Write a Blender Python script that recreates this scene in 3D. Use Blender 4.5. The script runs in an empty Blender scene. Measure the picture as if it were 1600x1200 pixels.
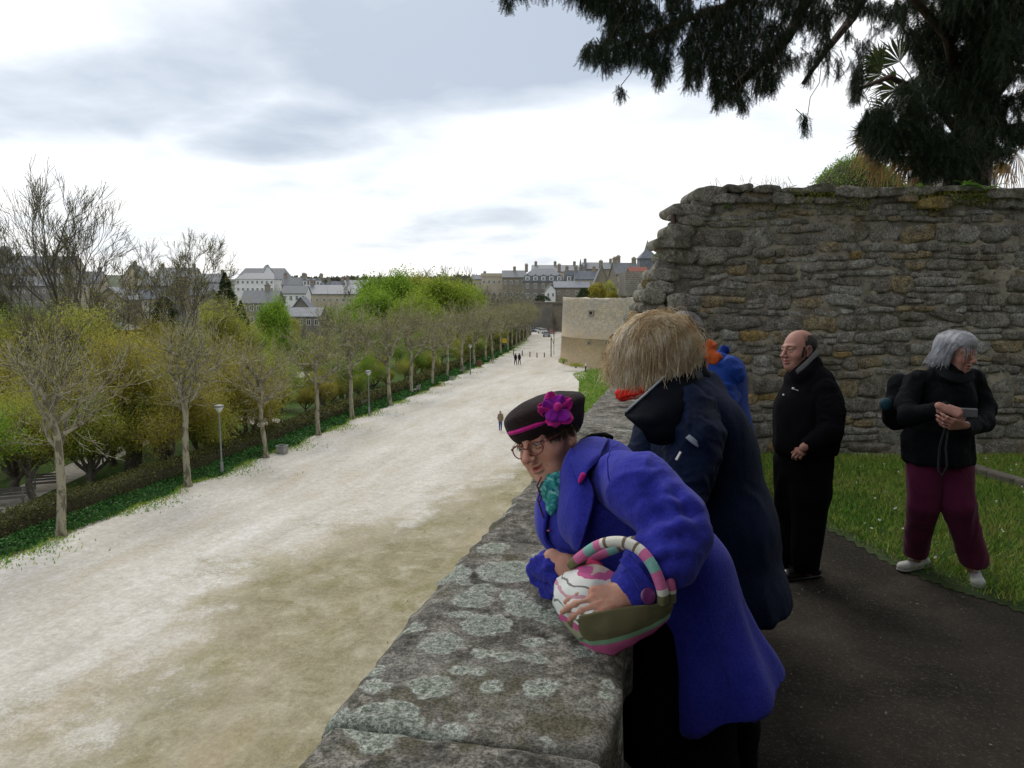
import bpy, bmesh, math, random
import numpy as np
from mathutils import Vector, Matrix
SC = bpy.context.scene
COL = SC.collection
R = math.radians
# ------------------------------------------------------------------ camera
FPX = 1155.0
YAW, PITCH = R(12.9), R(6.67)
CAM = np.array((0.0, 0.0, 1.9))
cd = bpy.data.cameras.new('camera'); cam = bpy.data.objects.new('camera', cd); COL.objects.link(cam)
cd.sensor_width = 36; cd.lens = 36 * FPX / 1600; cd.clip_start = 0.05; cd.clip_end = 4000
cam.location = CAM; cam.rotation_euler = (R(90) - PITCH, 0, YAW)
SC.camera = cam
RV = np.array((math.cos(YAW), math.sin(YAW), 0.0))
FH = np.array((-math.sin(YAW), math.cos(YAW), 0.0))
FV = FH * math.cos(PITCH) + np.array((0, 0, -math.sin(PITCH)))
UV_ = FH * math.sin(PITCH) + np.array((0, 0, math.cos(PITCH)))
def U(px, py, d):            # world point seen at (px, py) of the 1600 px photograph, d metres deep
    return CAM + d * (FV + RV * (px - 800) / FPX + UV_ * (600 - py) / FPX)
def G(px, py, z):            # world point where that line of sight meets height z
    v = FV + RV * (px - 800) / FPX + UV_ * (600 - py) / FPX
    return CAM + v * ((z - CAM[2]) / v[2])
# ------------------------------------------------------------------ world: overcast spring sky
SUN_EL, SUN_AZ = R(46), R(14)      # sun behind thin cloud, ahead and a little left of the view
w = bpy.data.worlds.new("World"); SC.world = w; w.use_nodes = True
nt = w.node_tree; nt.nodes.clear()
def N(t, **k):
    n = nt.nodes.new(t)
    for a, b in k.items(): setattr(n, a, b)
    return n
def mth(op, a, b=None, c=None, clamp=False):
    n = N('ShaderNodeMath', operation=op); n.use_clamp = clamp
    for i, v in enumerate((a, b, c)):
        if v is None: continue
        if isinstance(v, (int, float)): n.inputs[i].default_value = v
        else: nt.links.new(v, n.inputs[i])
    return n.outputs[0]
out = N('ShaderNodeOutputWorld'); bg = N('ShaderNodeBackground'); bg.inputs[1].default_value = 0.1
sky = N('ShaderNodeTexSky', sky_type='NISHITA'); sky.sun_disc = False
sky.sun_elevation = SUN_EL; sky.sun_rotation = -SUN_AZ; sky.air_density = 1.0; sky.dust_density = 2.0
tc = N('ShaderNodeTexCoord'); sep = N('ShaderNodeSeparateXYZ'); nt.links.new(tc.outputs['Generated'], sep.inputs[0])
zz = mth('ADD', mth('MAXIMUM', sep.outputs[2], 0.0), 0.16)
cx = mth('DIVIDE', sep.outputs[0], zz); cy = mth('DIVIDE', sep.outputs[1], zz)
cmb = N('ShaderNodeCombineXYZ'); nt.links.new(cx, cmb.inputs[0]); nt.links.new(cy, cmb.inputs[1])
def noise(scale, det, rough, off, dist=0.0):
    mp = N('ShaderNodeMapping'); mp.inputs[1].default_value = off; nt.links.new(cmb.outputs[0], mp.inputs[0])
    n = N('ShaderNodeTexNoise'); n.inputs['Scale'].default_value = scale; n.inputs['Detail'].default_value = det
    n.inputs['Roughness'].default_value = rough; n.inputs['Distortion'].default_value = dist
    nt.links.new(mp.outputs[0], n.inputs['Vector']); return n.outputs[0]
n1 = noise(0.75, 7, 0.5, (3.1, 0.4, 0), 0.25); n2 = noise(2.6, 6, 0.55, (0, 7, 0), 0.2)
# a few broad cloud banks, given by the direction in which they stand
def bank(px, py, sx, sy, amp):
    v = U(px, py, 1.0) - CAM; z = max(v[2], 0) / np.linalg.norm(v); v = v / np.linalg.norm(v)
    bx, by = v[0] / (z + .16), v[1] / (z + .16)
    dx = mth('SUBTRACT', cx, float(bx)); dy = mth('SUBTRACT', cy, float(by))
    q = mth('ADD', mth('POWER', mth('ABSOLUTE', mth('DIVIDE', dx, sx)), 2.0), mth('POWER', mth('ABSOLUTE', mth('DIVIDE', dy, sy)), 2.0))
    return mth('MULTIPLY', mth('MAXIMUM', mth('SUBTRACT', 1.0, q), 0.0), amp)
b = mth('ADD', bank(640, 60, 1.05, 0.60, .36), bank(90, 165, .70, .36, .40))
b = mth('ADD', b, bank(440, 215, .42, .30, .36)); b = mth('ADD', b, bank(760, 100, .6, .35, .2))
b = mth('ADD', b, bank(1000, 60, .5, .3, .16)); b = mth('ADD', b, bank(380, 310, .42, .25, .16)); b = mth('ADD', b, bank(800, 340, .35, .3, .1))
dens = mth('ADD', mth('ADD', mth('MULTIPLY', mth('SUBTRACT', n1, 0.5), 0.95), mth('MULTIPLY', mth('SUBTRACT', n2, 0.5), 0.55)), mth('ADD', b, 0.45))
ramp = N('ShaderNodeValToRGB'); nt.links.new(dens, ramp.inputs[0])
e = ramp.color_ramp.elements; e[0].position = .38; e[0].color = (1, 1, 1, 1); e[1].position = .86; e[1].color = (.43, .50, .60, 1)
k = ramp.color_ramp.elements.new(.52); k.color = (.84, .885, .94, 1)
k = ramp.color_ramp.elements.new(.66); k.color = (.64, .70, .78, 1)
cl = N('ShaderNodeVectorMath', operation='SCALE'); cl.inputs['Scale'].default_value = 9.6; nt.links.new(ramp.outputs[0], cl.inputs[0])
mx = N('ShaderNodeMix', data_type='RGBA'); mx.inputs[0].default_value = 0.88
nt.links.new(sky.outputs[0], mx.inputs[6]); nt.links.new(cl.outputs[0], mx.inputs[7])
nt.links.new(mx.outputs[2], bg.inputs[0]); nt.links.new(bg.outputs[0], out.inputs[0])
sd = bpy.data.lights.new('sun', 'SUN'); sun = bpy.data.objects.new('sun', sd); COL.objects.link(sun)
sd.energy = 1.4; sd.angle = R(22); sd.color = (1, .96, .9)
# direction towards the sun
az = YAW + SUN_AZ
sdir = Vector((-math.sin(az) * math.cos(SUN_EL), math.cos(az) * math.cos(SUN_EL), math.sin(SUN_EL)))
sun.rotation_euler = sdir.to_track_quat('Z', 'Y').to_euler(); sun.location = (0, 0, 60)
sky.sun_rotation = -az
vs = SC.view_settings; vs.view_transform = 'Standard'; vs.look = 'None'; vs.gamma = 1; vs.exposure = 0.3; vs.use_curve_mapping = False
SC.cycles.use_denoising = True
SC.cycles.max_bounces = 5; SC.cycles.diffuse_bounces = 3; SC.cycles.transparent_max_bounces = 12
# ------------------------------------------------------------------ helpers
def tag(o, label=None, cat=None, group=None, kind=None):
    if label: o['label'] = label
    if cat: o['category'] = cat
    if group: o['group'] = group
    if kind: o['kind'] = kind
    return o
def empty(name, loc, label=None, cat=None, group=None, rz=0):
    o = bpy.data.objects.new(name, None); COL.objects.link(o); o.location = tuple(loc); o.rotation_euler = (0, 0, rz)
    o.empty_display_size = .2
    return tag(o, label, cat, group)
def npmesh(name, V, F, smooth=False):
    """V (n,3); F array (m,k) or list of such arrays"""
    me = bpy.data.meshes.new(name)
    Fs = F if isinstance(F, list) else [F]
    Fs = [np.asarray(f, np.int32) for f in Fs if len(f)]
    V = np.asarray(V, np.float32)
    me.vertices.add(len(V)); me.vertices.foreach_set('co', V.ravel())
    tot = np.concatenate([np.full(len(f), f.shape[1], np.int32) for f in Fs])
    loops = np.concatenate([f.ravel() for f in Fs])
    me.loops.add(len(loops)); me.loops.foreach_set('vertex_index', loops)
    me.polygons.add(len(tot)); st = np.concatenate(([0], np.cumsum(tot)[:-1])).astype(np.int32)
    me.polygons.foreach_set('loop_start', st)
    if smooth: me.polygons.foreach_set('use_smooth', np.ones(len(tot), bool))
    me.update(calc_edges=True); me.validate()
    return me
def ob(name, me, m=None, parent=None, loc=None, world=True):
    """link a mesh object; world=True: the mesh is in world space, keep it there under the parent"""
    o = bpy.data.objects.new(name, me); COL.objects.link(o)
    if m is not None and len(me.materials) == 0: me.materials.append(m)
    if loc is not None: o.location = tuple(loc)
    if parent is not None:
        o.parent = parent
        if world: o.matrix_parent_inverse = parent_matrix(parent).inverted()
    return o
def parent_matrix(p):
    m = Matrix.Translation(p.location) @ p.rotation_euler.to_matrix().to_4x4()
    if p.parent: m = parent_matrix(p.parent) @ p.matrix_parent_inverse @ m
    return m
def copy_tree(o, parent=None):
    c = o.copy(); COL.objects.link(c)
    if parent is not None:
        c.parent = parent; c.matrix_parent_inverse = o.matrix_parent_inverse.copy()
    for ch in o.children: copy_tree(ch, c)
    return c
class MB:
    def __init__(s): s.v = []; s.f = []
    def add(s, v, f):
        n = len(s.v); s.v += [tuple(map(float, p)) for p in v]; s.f += [tuple(i + n for i in q) for q in f]; return s
    def box(s, x0, x1, y0, y1, z0, z1):
        v = [(x0, y0, z0), (x1, y0, z0), (x1, y1, z0), (x0, y1, z0), (x0, y0, z1), (x1, y0, z1), (x1, y1, z1), (x0, y1, z1)]
        return s.add(v, [(3, 2, 1, 0), (4, 5, 6, 7), (0, 1, 5, 4), (1, 2, 6, 5), (2, 3, 7, 6), (3, 0, 4, 7)])
    def tube(s, pts, rad, k=8, cap=True):
        pts = [Vector(p) for p in pts]; rings = []
        for i, p in enumerate(pts):
            t = (pts[min(i + 1, len(pts) - 1)] - pts[max(i - 1, 0)]).normalized()
            a = t.orthogonal().normalized() if i == 0 else (a - t * a.dot(t)).normalized()
            bb = t.cross(a); r = rad[i] if hasattr(rad, '__len__') else rad
            rings.append([p + (a * math.cos(2 * math.pi * j / k) + bb * math.sin(2 * math.pi * j / k)) * r for j in range(k)])
        v = [q for rg in rings for q in rg]; f = []
        for i in range(len(pts) - 1):
            for j in range(k):
                f.append((i * k + j, i * k + (j + 1) % k, (i + 1) * k + (j + 1) % k, (i + 1) * k + j))
        if cap: f.append(tuple(range(k))[::-1]); f.append(tuple((len(pts) - 1) * k + j for j in range(k)))
        return s.add(v, f)
    def lathe(s, prof, c=(0, 0, 0), k=16):
        v = []; f = []
        for r, z in prof:
            for j in range(k):
                a = 2 * math.pi * j / k; v.append((c[0] + r * math.cos(a), c[1] + r * math.sin(a), c[2] + z))
        for i in range(len(prof) - 1):
            for j in range(k): f.append((i * k + j, i * k + (j + 1) % k, (i + 1) * k + (j + 1) % k, (i + 1) * k + j))
        f.append(tuple(range(k))[::-1]); f.append(tuple((len(prof) - 1) * k + j for j in range(k)))
        return s.add(v, f)
    def prism(s, poly, x0, x1, axis=0):
        """poly of (a,b) extruded along axis"""
        n = len(poly)
        def mk(t, a, b_): return (t, a, b_) if axis == 0 else ((a, t, b_) if axis == 1 else (a, b_, t))
        v = [mk(x0, a, b_) for a, b_ in poly] + [mk(x1, a, b_) for a, b_ in poly]
        f = [tuple(range(n))[::-1], tuple(range(n, 2 * n))] + [(i, (i + 1) % n, n + (i + 1) % n, n + i) for i in range(n)]
        return s.add(v, f)
    def mesh(s, name, smooth=False, bevel=0, M_=None):
        me = bpy.data.meshes.new(name); me.from_pydata(s.v, [], s.f)
        bm = bmesh.new(); bm.from_mesh(me); bmesh.ops.recalc_face_normals(bm, faces=bm.faces)
        if bevel: bmesh.ops.bevel(bm, geom=[e_ for e_ in bm.edges], offset=bevel, segments=1, affect='EDGES')
        bm.to_mesh(me); bm.free()
        if M_ is not None: me.transform(M_)
        if smooth: me.polygons.foreach_set('use_smooth', np.ones(len(me.polygons), bool))
        me.update(); return me
    def ob(s, name, m, parent=None, world=True, **k):
        return ob(name, s.mesh(name, **k), m, parent, world=world)
def hashn(ix, iy, iz, seed):
    h = (ix * 374761393 + iy * 668265263 + iz * 2147483647 + seed * 1274126177) & 0xffffffff
    h = ((h ^ (h >> 13)) * 1274126177) & 0xffffffff
    h = (h ^ (h >> 16)) & 0xffffffff
    return h.astype(np.float64) / 4294967295.0
def vn(P, scale=1.0, seed=0):
    """value noise, -1..1"""
    P = np.asarray(P, float) * scale; i = np.floor(P).astype(np.int64); f = P - i; f = f * f * (3 - 2 * f)
    r = 0
    for a in (0, 1):
        wx = f[..., 0] if a else 1 - f[..., 0]
        for b_ in (0, 1):
            wy = f[..., 1] if b_ else 1 - f[..., 1]
            for c in (0, 1):
                wz = f[..., 2] if c else 1 - f[..., 2]
                r = r + wx * wy * wz * hashn(i[..., 0] + a, i[..., 1] + b_, i[..., 2] + c, seed)
    return r * 2 - 1
def fbm(P, scale, seed=0, octv=3):
    r = 0; a = 1; t = 0
    for o in range(octv): r = r + a * vn(P, scale * 2 ** o, seed + o * 7); t += a; a *= .5
    return r / t
def join(parts):
    V = []; F = {}; n = 0
    for v, f in parts:
        V.append(v); fs = f if isinstance(f, list) else [f]
        for q in fs:
            if len(q): F.setdefault(q.shape[1], []).append(q + n)
        n += len(v)
    return np.concatenate(V), [np.concatenate(q) for q in F.values()]
def tubes(P0, P1, R0, R1, k=3):
    P0 = np.asarray(P0, float); P1 = np.asarray(P1, float); n = len(P0)
    d = P1 - P0; d /= np.linalg.norm(d, axis=1)[:, None] + 1e-9
    h = np.where(np.abs(d[:, 2:3]) < .9, np.array([[0, 0, 1.]]), np.array([[1., 0, 0]]))
    a = np.cross(d, h); a /= np.linalg.norm(a, axis=1)[:, None]; b_ = np.cross(d, a)
    an = np.arange(k) * 2 * math.pi / k
    ring = a[:, None, :] * np.cos(an)[None, :, None] + b_[:, None, :] * np.sin(an)[None, :, None]
    V = np.concatenate([P0[:, None, :] + ring * np.asarray(R0)[:, None, None], P1[:, None, :] + ring * np.asarray(R1)[:, None, None]], 1).reshape(-1, 3)
    j = np.arange(k); q = np.stack([j, (j + 1) % k, k + (j + 1) % k, k + j], 1)
    F = (np.arange(n) * 2 * k)[:, None, None] + q[None]
    return V, F.reshape(-1, 4).astype(np.int32)
def leafq(P, size, rng, ar=.6, up=0.0, D=None, tri=False):
    """one small quad (or triangle) per point, random orientation (or along D)"""
    n = len(P); a = rng.normal(size=(n, 3)) if D is None else D + rng.normal(size=(n, 3)) * .35
    a /= np.linalg.norm(a, axis=1)[:, None]; b_ = np.cross(a, rng.normal(size=(n, 3)) + np.array((0, 0, up)))
    b_ /= np.linalg.norm(b_, axis=1)[:, None] + 1e-9
    s = (size * rng.uniform(.6, 1.3, n))[:, None]
    if tri:
        V = np.stack([P - b_ * s * ar * .5, P + b_ * s * ar * .5, P + a * s], 1).reshape(-1, 3)
        return V, np.arange(3 * n).reshape(-1, 3).astype(np.int32)
    V = np.stack([P, P + a * s * .5 + b_ * s * ar * .5, P + a * s, P + a * s * .5 - b_ * s * ar * .5], 1).reshape(-1, 3)
    return V, np.arange(4 * n).reshape(-1, 4).astype(np.int32)
# ------------------------------------------------------------------ materials
MATS = {}
class NT:
    def __init__(s, name):
        s.m = bpy.data.materials.new(name); s.m.use_nodes = True; s.t = s.m.node_tree
        s.bsdf = s.t.nodes['Principled BSDF']; s.out = s.t.nodes['Material Output']
        s.tc = s.t.nodes.new('ShaderNodeTexCoord'); MATS[name] = s.m
    def n(s, t, **k):
        q = s.t.nodes.new(t)
        for a, b_ in k.items(): setattr(q, a, b_)
        return q
    def L(s, a, b_): s.t.links.new(a, b_)
    def setv(s, n_, i, v):
        if hasattr(v, 'is_linked') or isinstance(v, bpy.types.NodeSocket): s.L(v, n_.inputs[i])
        else: n_.inputs[i].default_value = v
    def co(s, scale=(1, 1, 1), loc=(0, 0, 0), rot=(0, 0, 0), which='Object'):
        mp = s.n('ShaderNodeMapping'); mp.inputs['Scale'].default_value = scale; mp.inputs['Location'].default_value = loc; mp.inputs['Rotation'].default_value = rot
        s.L(s.tc.outputs[which], mp.inputs[0]); return mp.outputs[0]
    def noise(s, scale=5, det=4, rough=.55, vec=None, dist=0, col=False):
        q = s.n('ShaderNodeTexNoise'); q.inputs['Scale'].default_value = scale; q.inputs['Detail'].default_value = det
        q.inputs['Roughness'].default_value = rough; q.inputs['Distortion'].default_value = dist
        s.L(vec if vec is not None else s.tc.outputs['Object'], q.inputs['Vector']); return q.outputs[1 if col else 0]
    def vor(s, scale=5, vec=None, feature='F1', out_='Distance'):
        q = s.n('ShaderNodeTexVoronoi', feature=feature); q.inputs['Scale'].default_value = scale
        s.L(vec if vec is not None else s.tc.outputs['Object'], q.inputs['Vector']); return q.outputs[out_]
    def ramp(s, fac, stops, interp='LINEAR'):
        q = s.n('ShaderNodeValToRGB'); q.color_ramp.interpolation = interp; e_ = q.color_ramp.elements
        while len(e_) < len(stops): e_.new(.5)
        for el, (p, c) in zip(e_, stops):
            el.position = p; el.color = (c[0], c[1], c[2], 1) if hasattr(c, '__len__') else (c, c, c, 1)
        s.L(fac, q.inputs[0]); return q.outputs[0]
    def math(s, op, a, b_=0.0, c=0.0, clamp=False):
        q = s.n('ShaderNodeMath', operation=op); q.use_clamp = clamp
        for i, v in enumerate((a, b_, c)): s.setv(q, i, v)
        return q.outputs[0]
    def mix(s, f, a, b_, mode='MIX'):
        q = s.n('ShaderNodeMix', data_type='RGBA', blend_type=mode)
        s.setv(q, 0, f)
        for i, v in ((6, a), (7, b_)): s.setv(q, i, (*v, 1) if isinstance(v, tuple) and len(v) == 3 else v)
        return q.outputs[2]
    def bump(s, h, strength=.5, dist=.01):
        q = s.n('ShaderNodeBump'); q.inputs['Strength'].default_value = strength; q.inputs['Distance'].default_value = dist
        s.L(h, q.inputs['Height']); s.L(q.outputs[0], s.bsdf.inputs['Normal']); return q
    def fin(s, col, rough=.85, spec=.3, metal=0):
        s.setv(s.bsdf, 'Base Color', (*col, 1) if isinstance(col, tuple) and len(col) == 3 else col)
        s.setv(s.bsdf, 'Roughness', rough); s.bsdf.inputs['Specular IOR Level'].default_value = spec; s.bsdf.inputs['Metallic'].default_value = metal
        return s.m
    def isl(s):
        g = s.n('ShaderNodeNewGeometry'); o = s.n('ShaderNodeObjectInfo')
        return s.math('FRACT', s.math('ADD', g.outputs['Random Per Island'], o.outputs['Random']))
    def orand(s): return s.n('ShaderNodeObjectInfo').outputs['Random']
def mat(name, c1, c2=None, scale=8, rough=.85, bump=0, bscale=60, spec=.3, metal=0, bdist=.01, det=5, stretch=(1, 1, 1)):
    s = NT(name); c2 = c2 or tuple(min(1, x * 1.35 + .003) for x in c1)
    v = s.co(stretch)
    col = s.ramp(s.noise(scale, det, .6, v), [(.3, c1), (.7, c2)])
    if bump: s.bump(s.noise(bscale, 4, .6, v), bump, bdist)
    return s.fin(col, rough, spec, metal)
def leafmat(name, c1, c2, c3=None, trans=.35, scale=.6, rough=.7):
    s = NT(name); c3 = c3 or c2
    f = s.math('ADD', s.math('MULTIPLY', s.isl(), .55), s.math('MULTIPLY', s.noise(scale, 3), .55))
    col = s.ramp(f, [(.2, c1), (.5, c2), (.85, c3)])
    s.fin(col, rough, .15)
    tr = s.n('ShaderNodeBsdfTranslucent'); s.L(col, tr.inputs[0]); mx_ = s.n('ShaderNodeMixShader'); mx_.inputs[0].default_value = trans
    s.L(s.bsdf.outputs[0], mx_.inputs[1]); s.L(tr.outputs[0], mx_.inputs[2]); s.L(mx_.outputs[0], s.out.inputs[0])
    return s.m
# ================================================================== MATERIALS OF THE SETTING
ZP = -9.1
def tree_line(v):      # x of the tree row at distance v along the promenade
    return -28.0 - 1.6 * max(0, v - 40) / 40 * (v < 80) - (v >= 80) * (1.6 + (v - 80) * .074 + max(0, v - 130) ** 2 * .00055)
def right_line(v):
    return -.9 if v < 98 else (-.9 - (v - 98) * .62 if v < 133 else -22.6 - (v - 133) * .165)
s = NT('gravel')       # pale compacted gravel with moss and trodden sand near the rampart
sepn = s.n('ShaderNodeSeparateXYZ'); s.L(s.tc.outputs['Object'], sepn.inputs[0]); X, Y = sepn.outputs[0], sepn.outputs[1]
big = s.noise(.16, 6, .6); med = s.noise(.75, 6, .65, dist=.4); fine = s.noise(14, 6, .75); spk = s.noise(60, 3, .8)
streak = s.noise(.55, 6, .6, s.co((1, .13, 1), rot=(0, 0, R(-3))))
gcol = s.ramp(s.math('ADD', s.math('MULTIPLY', streak, .4), s.math('MULTIPLY', s.noise(2.2, 7, .75), .6)), [(.36, (.40, .37, .315)), (.5, (.50, .475, .425)), (.64, (.60, .585, .55))])
sand = s.ramp(s.math('ADD', s.math('MULTIPLY', med, .6), s.math('MULTIPLY', fine, .4)), [(.38, (.185, .165, .095)), (.5, (.275, .25, .165)), (.64, (.40, .375, .28))])
moss = s.ramp(fine, [(.3, (.10, .095, .022)), (.7, (.22, .195, .07))])
# distance outwards from the line where moss gives way to gravel
bx = s.math('ADD', -15.5, s.math('MULTIPLY', s.math('MAXIMUM', s.math('SUBTRACT', Y, 32.0), 0.0), .42))
near = s.math('SUBTRACT', X, s.math('MINIMUM', bx, -6.0))
edge = s.math('ADD', s.math('MULTIPLY', near, .17), s.math('ADD', s.math('MULTIPLY', s.math('SUBTRACT', big, .5), 3.4), s.math('ADD', s.math('MULTIPLY', s.math('SUBTRACT', med, .5), 2.2), s.math('MULTIPLY', s.math('SUBTRACT', fine, .5), 2.0))))
m1 = s.math('SMOOTHSTEP' if False else 'MULTIPLY_ADD', edge, 1.5, .35, True)
c = s.mix(m1, gcol, sand)
mossn = s.math('MULTIPLY_ADD', s.math('SUBTRACT', s.noise(.5, 6, .7, s.co((1, .5, 1), (4, 9, 0))), .50), 7.0, 0.0, True)
wallm = s.math('MULTIPLY_ADD', s.math('ADD', X, 6.5), .45, 0.0, True)
c = s.mix(s.math('MULTIPLY', s.math('MULTIPLY', s.math('MAXIMUM', mossn, wallm), m1), .55), c, moss); c = s.mix(s.math('MULTIPLY', s.math('MULTIPLY_ADD', s.math('SUBTRACT', s.noise(.27, 5, .6, s.co((1, .35, 1), (7, 7, 0))), .46), 5.0, 0.0, True), .5), c, (.40, .35, .265))
tuft = s.math('MULTIPLY_ADD', s.math('SUBTRACT', s.noise(1.1, 4, .7, s.co((1, .6, 1), (31, 2, 0))), .70), 14.0, 0.0, True)
c = s.mix(s.math('MULTIPLY', tuft, s.math('MULTIPLY_ADD', spk, 2.0, -.5, True)), c, (.055, .085, .02))
pud = s.math('MULTIPLY_ADD', s.math('SUBTRACT', s.noise(.42, 5, .55, s.co((1, .3, 1), (12, 3, 0))), .57), 5.5, 0.0, True)
c = s.mix(s.math('MULTIPLY', pud, .5), c, (.38, .31, .20))
dark = s.math('MULTIPLY_ADD', s.math('SUBTRACT', s.noise(.9, 5, .6, s.co((.5, .25, 1), (2, 33, 0))), .56), 5.0, 0.0, True)
c = s.mix(s.math('MULTIPLY', dark, .32), c, (.23, .21, .17))
c = s.mix(.8, c, s.ramp(s.noise(5.5, 7, .75), [(.38, (.42, .42, .42)), (.62, (.58, .58, .58))]), 'OVERLAY'); c = s.mix(.8, c, s.ramp(spk, [(.40, (.41, .41, .41)), (.62, (.59, .59, .59))]), 'OVERLAY')
s.bump(s.math('ADD', s.math('MULTIPLY', fine, .6), spk), .5, .03)
M_gravel = s.fin(c, .95, .1)
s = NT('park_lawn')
c = s.ramp(s.noise(.35, 6, .6), [(.33, (.050, .060, .022)), (.5, (.045, .085, .018)), (.66, (.075, .12, .028)), (.8, (.14, .13, .06))])
sp_ = s.n('ShaderNodeVectorMath', operation='LENGTH'); s.L(s.tc.outputs['Object'], sp_.inputs[0]); haze_f = s.math('MULTIPLY_ADD', s.math('SUBTRACT', sp_.outputs['Value'], 190.0), .012, 0.0, True)  # ground greys with distance: haze painted into its colour
c = s.mix(s.math('MULTIPLY', haze_f, .85), c, s.ramp(s.noise(.03, 5, .6), [(.4, (.065, .075, .05)), (.6, (.11, .115, .085))])); M_park = s.fin(c, .95, .1)
M_parkpath = mat('park_path', (.26, .24, .21), (.42, .39, .34), 3, bump=.3, bscale=20)
s = NT('terrace_soil')
c = s.mix(s.ramp(s.noise(45, 6, .8), [(.54, 0.), (.70, .7)]), s.ramp(s.noise(1.3, 7, .65), [(.38, (.018, .015, .011)), (.62, (.048, .040, .031))]), (.16, .145, .12))
c = s.mix(s.ramp(s.noise(170, 2, .8), [(.66, 0.), (.72, .7)]), c, (.25, .23, .20))
s.bump(s.noise(90, 6, .75), .8, .012); M_path = s.fin(c, .92, .15)
M_lawnsoil = mat('lawn_soil', (.022, .036, .010), (.045, .07, .015), 3, bump=.5, bscale=40)
s = NT('grass_blade'); o_ = s.isl()
c = s.ramp(s.math('ADD', s.math('MULTIPLY', o_, .45), s.math('MULTIPLY', s.noise(1.1, 4, .6), .6)), [(.30, (.075, .20, .02)), (.45, (.15, .34, .035)), (.6, (.32, .40, .07)), (.78, (.42, .38, .12))])
s.fin(c, .75, .2); M_grass = s.m
M_daisy = mat('daisy_petal', (.75, .75, .7), (.85, .85, .8), 5)
# ---- rubble masonry seen from far: courses drawn by a brick texture over uneven colour
def masonry(name, c1, c2, c3, sc=1.0, bw=.55, rh=.24, mortar=(.46, .40, .30), cyl=None, stain=(.12, .105, .085)):
    s = NT(name); v = s.tc.outputs['Object']
    if cyl is not None:   # unroll round a vertical axis
        sp = s.n('ShaderNodeSeparateXYZ'); s.L(v, sp.inputs[0])
        ang = s.math('ARCTAN2', s.math('SUBTRACT', sp.outputs[1], cyl[1]), s.math('SUBTRACT', sp.outputs[0], cyl[0]))
        cb = s.n('ShaderNodeCombineXYZ'); s.L(s.math('MULTIPLY', ang, cyl[2]), cb.inputs[0]); s.L(sp.outputs[2], cb.inputs[1]); v = cb.outputs[0]
    else:
        sp = s.n('ShaderNodeSeparateXYZ'); s.L(v, sp.inputs[0]); cb = s.n('ShaderNodeCombineXYZ')
        s.L(s.math('ADD', sp.outputs[0], sp.outputs[1]), cb.inputs[0]); s.L(sp.outputs[2], cb.inputs[1]); v = cb.outputs[0]
    wv = s.n('ShaderNodeMix', data_type='VECTOR'); wv.inputs[0].default_value = .1
    s.L(v, wv.inputs[4]); s.L(s.noise(2.2, 3, .6, v, col=True), wv.inputs[5])
    br = s.n('ShaderNodeTexBrick'); br.inputs['Scale'].default_value = sc; br.inputs['Brick Width'].default_value = bw; br.inputs['Row Height'].default_value = rh
    br.inputs['Mortar Size'].default_value = .022; br.inputs['Mortar Smooth'].default_value = .4; br.offset = .5
    br.inputs['Color1'].default_value = (*c1, 1); br.inputs['Color2'].default_value = (*c2, 1); br.inputs['Mortar'].default_value = (*mortar, 1)
    s.L(wv.outputs[1], br.inputs['Vector'])
    c = s.mix(s.ramp(s.noise(.35, 6, .65), [(.42, 0.), (.62, 1.)]), br.outputs[0], s.mix(.6, br.outputs[0], c3))
    c = s.mix(s.ramp(s.noise(2.2, 6, .75), [(.40, 0.), (.62, .75)]), c, s.mix(.55, c, stain))
    sp2 = s.n('ShaderNodeSeparateXYZ'); s.L(s.tc.outputs['Object'], sp2.inputs[0])
    s.bump(s.math('ADD', s.math('MULTIPLY', br.outputs[1], -.6), s.noise(6, 4, .6)), .8, .08)
    if cyl is not None: c = s.mix(s.math('MULTIPLY_ADD', s.math('SUBTRACT', -2.2, sp2.outputs[2]), .35, 0.0, True), c, s.mix(.5, c, (.50, .36, .19)))
    return s.fin(c, .92, .15)
M_tower = masonry('bastion_masonry', (.56, .48, .34), (.44, .39, .30), (.40, .385, .35), cyl=(-5, 128, 15), bw=.55, rh=.26)
M_curtain = masonry('curtain_masonry', (.26, .22, .15), (.2, .18, .14), (.16, .15, .13))
M_greywall = masonry('grey_masonry', (.24, .22, .19), (.19, .18, .16), (.14, .14, .13), bw=.7, rh=.3)
# ================================================================== GROUND
def terrain_z(x, y):
    r = np.sqrt(x * x + y * y)
    sm = lambda a, b_, t: (lambda q: q * q * (3 - 2 * q))(np.clip((t - a) / (b_ - a), 0, 1))
    return -9.7 + 12.5 * sm(215, 420, r + np.minimum(x + 60, 0) * .12) + 26 * sm(520, 1100, r) + 6 * sm(700, 1200, r) * np.sin(x * .006 + 1) + 1.5 * sm(300, 500, r) * np.sin(x * .03) * np.cos(y * .02)
xs = np.concatenate([np.linspace(-1500, -300, 26), np.linspace(-290, 300, 60), np.linspace(330, 1200, 16)]); ys = np.concatenate([np.linspace(-200, 320, 50), np.linspace(335, 1600, 44)])
gx, gy = np.meshgrid(xs, ys, indexing='ij'); gz = terrain_z(gx, gy)
V = np.stack([gx, gy, gz], -1).reshape(-1, 3); nx, ny = gx.shape
idx = np.arange(nx * ny).reshape(nx, ny); F = np.stack([idx[:-1, :-1], idx[1:, :-1], idx[1:, 1:], idx[:-1, 1:]], -1).reshape(-1, 4)
tag(ob('park_ground', npmesh('park_ground', V, F, True), M_park), 'green park lawn and land rising towards the town', kind='structure')
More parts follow.
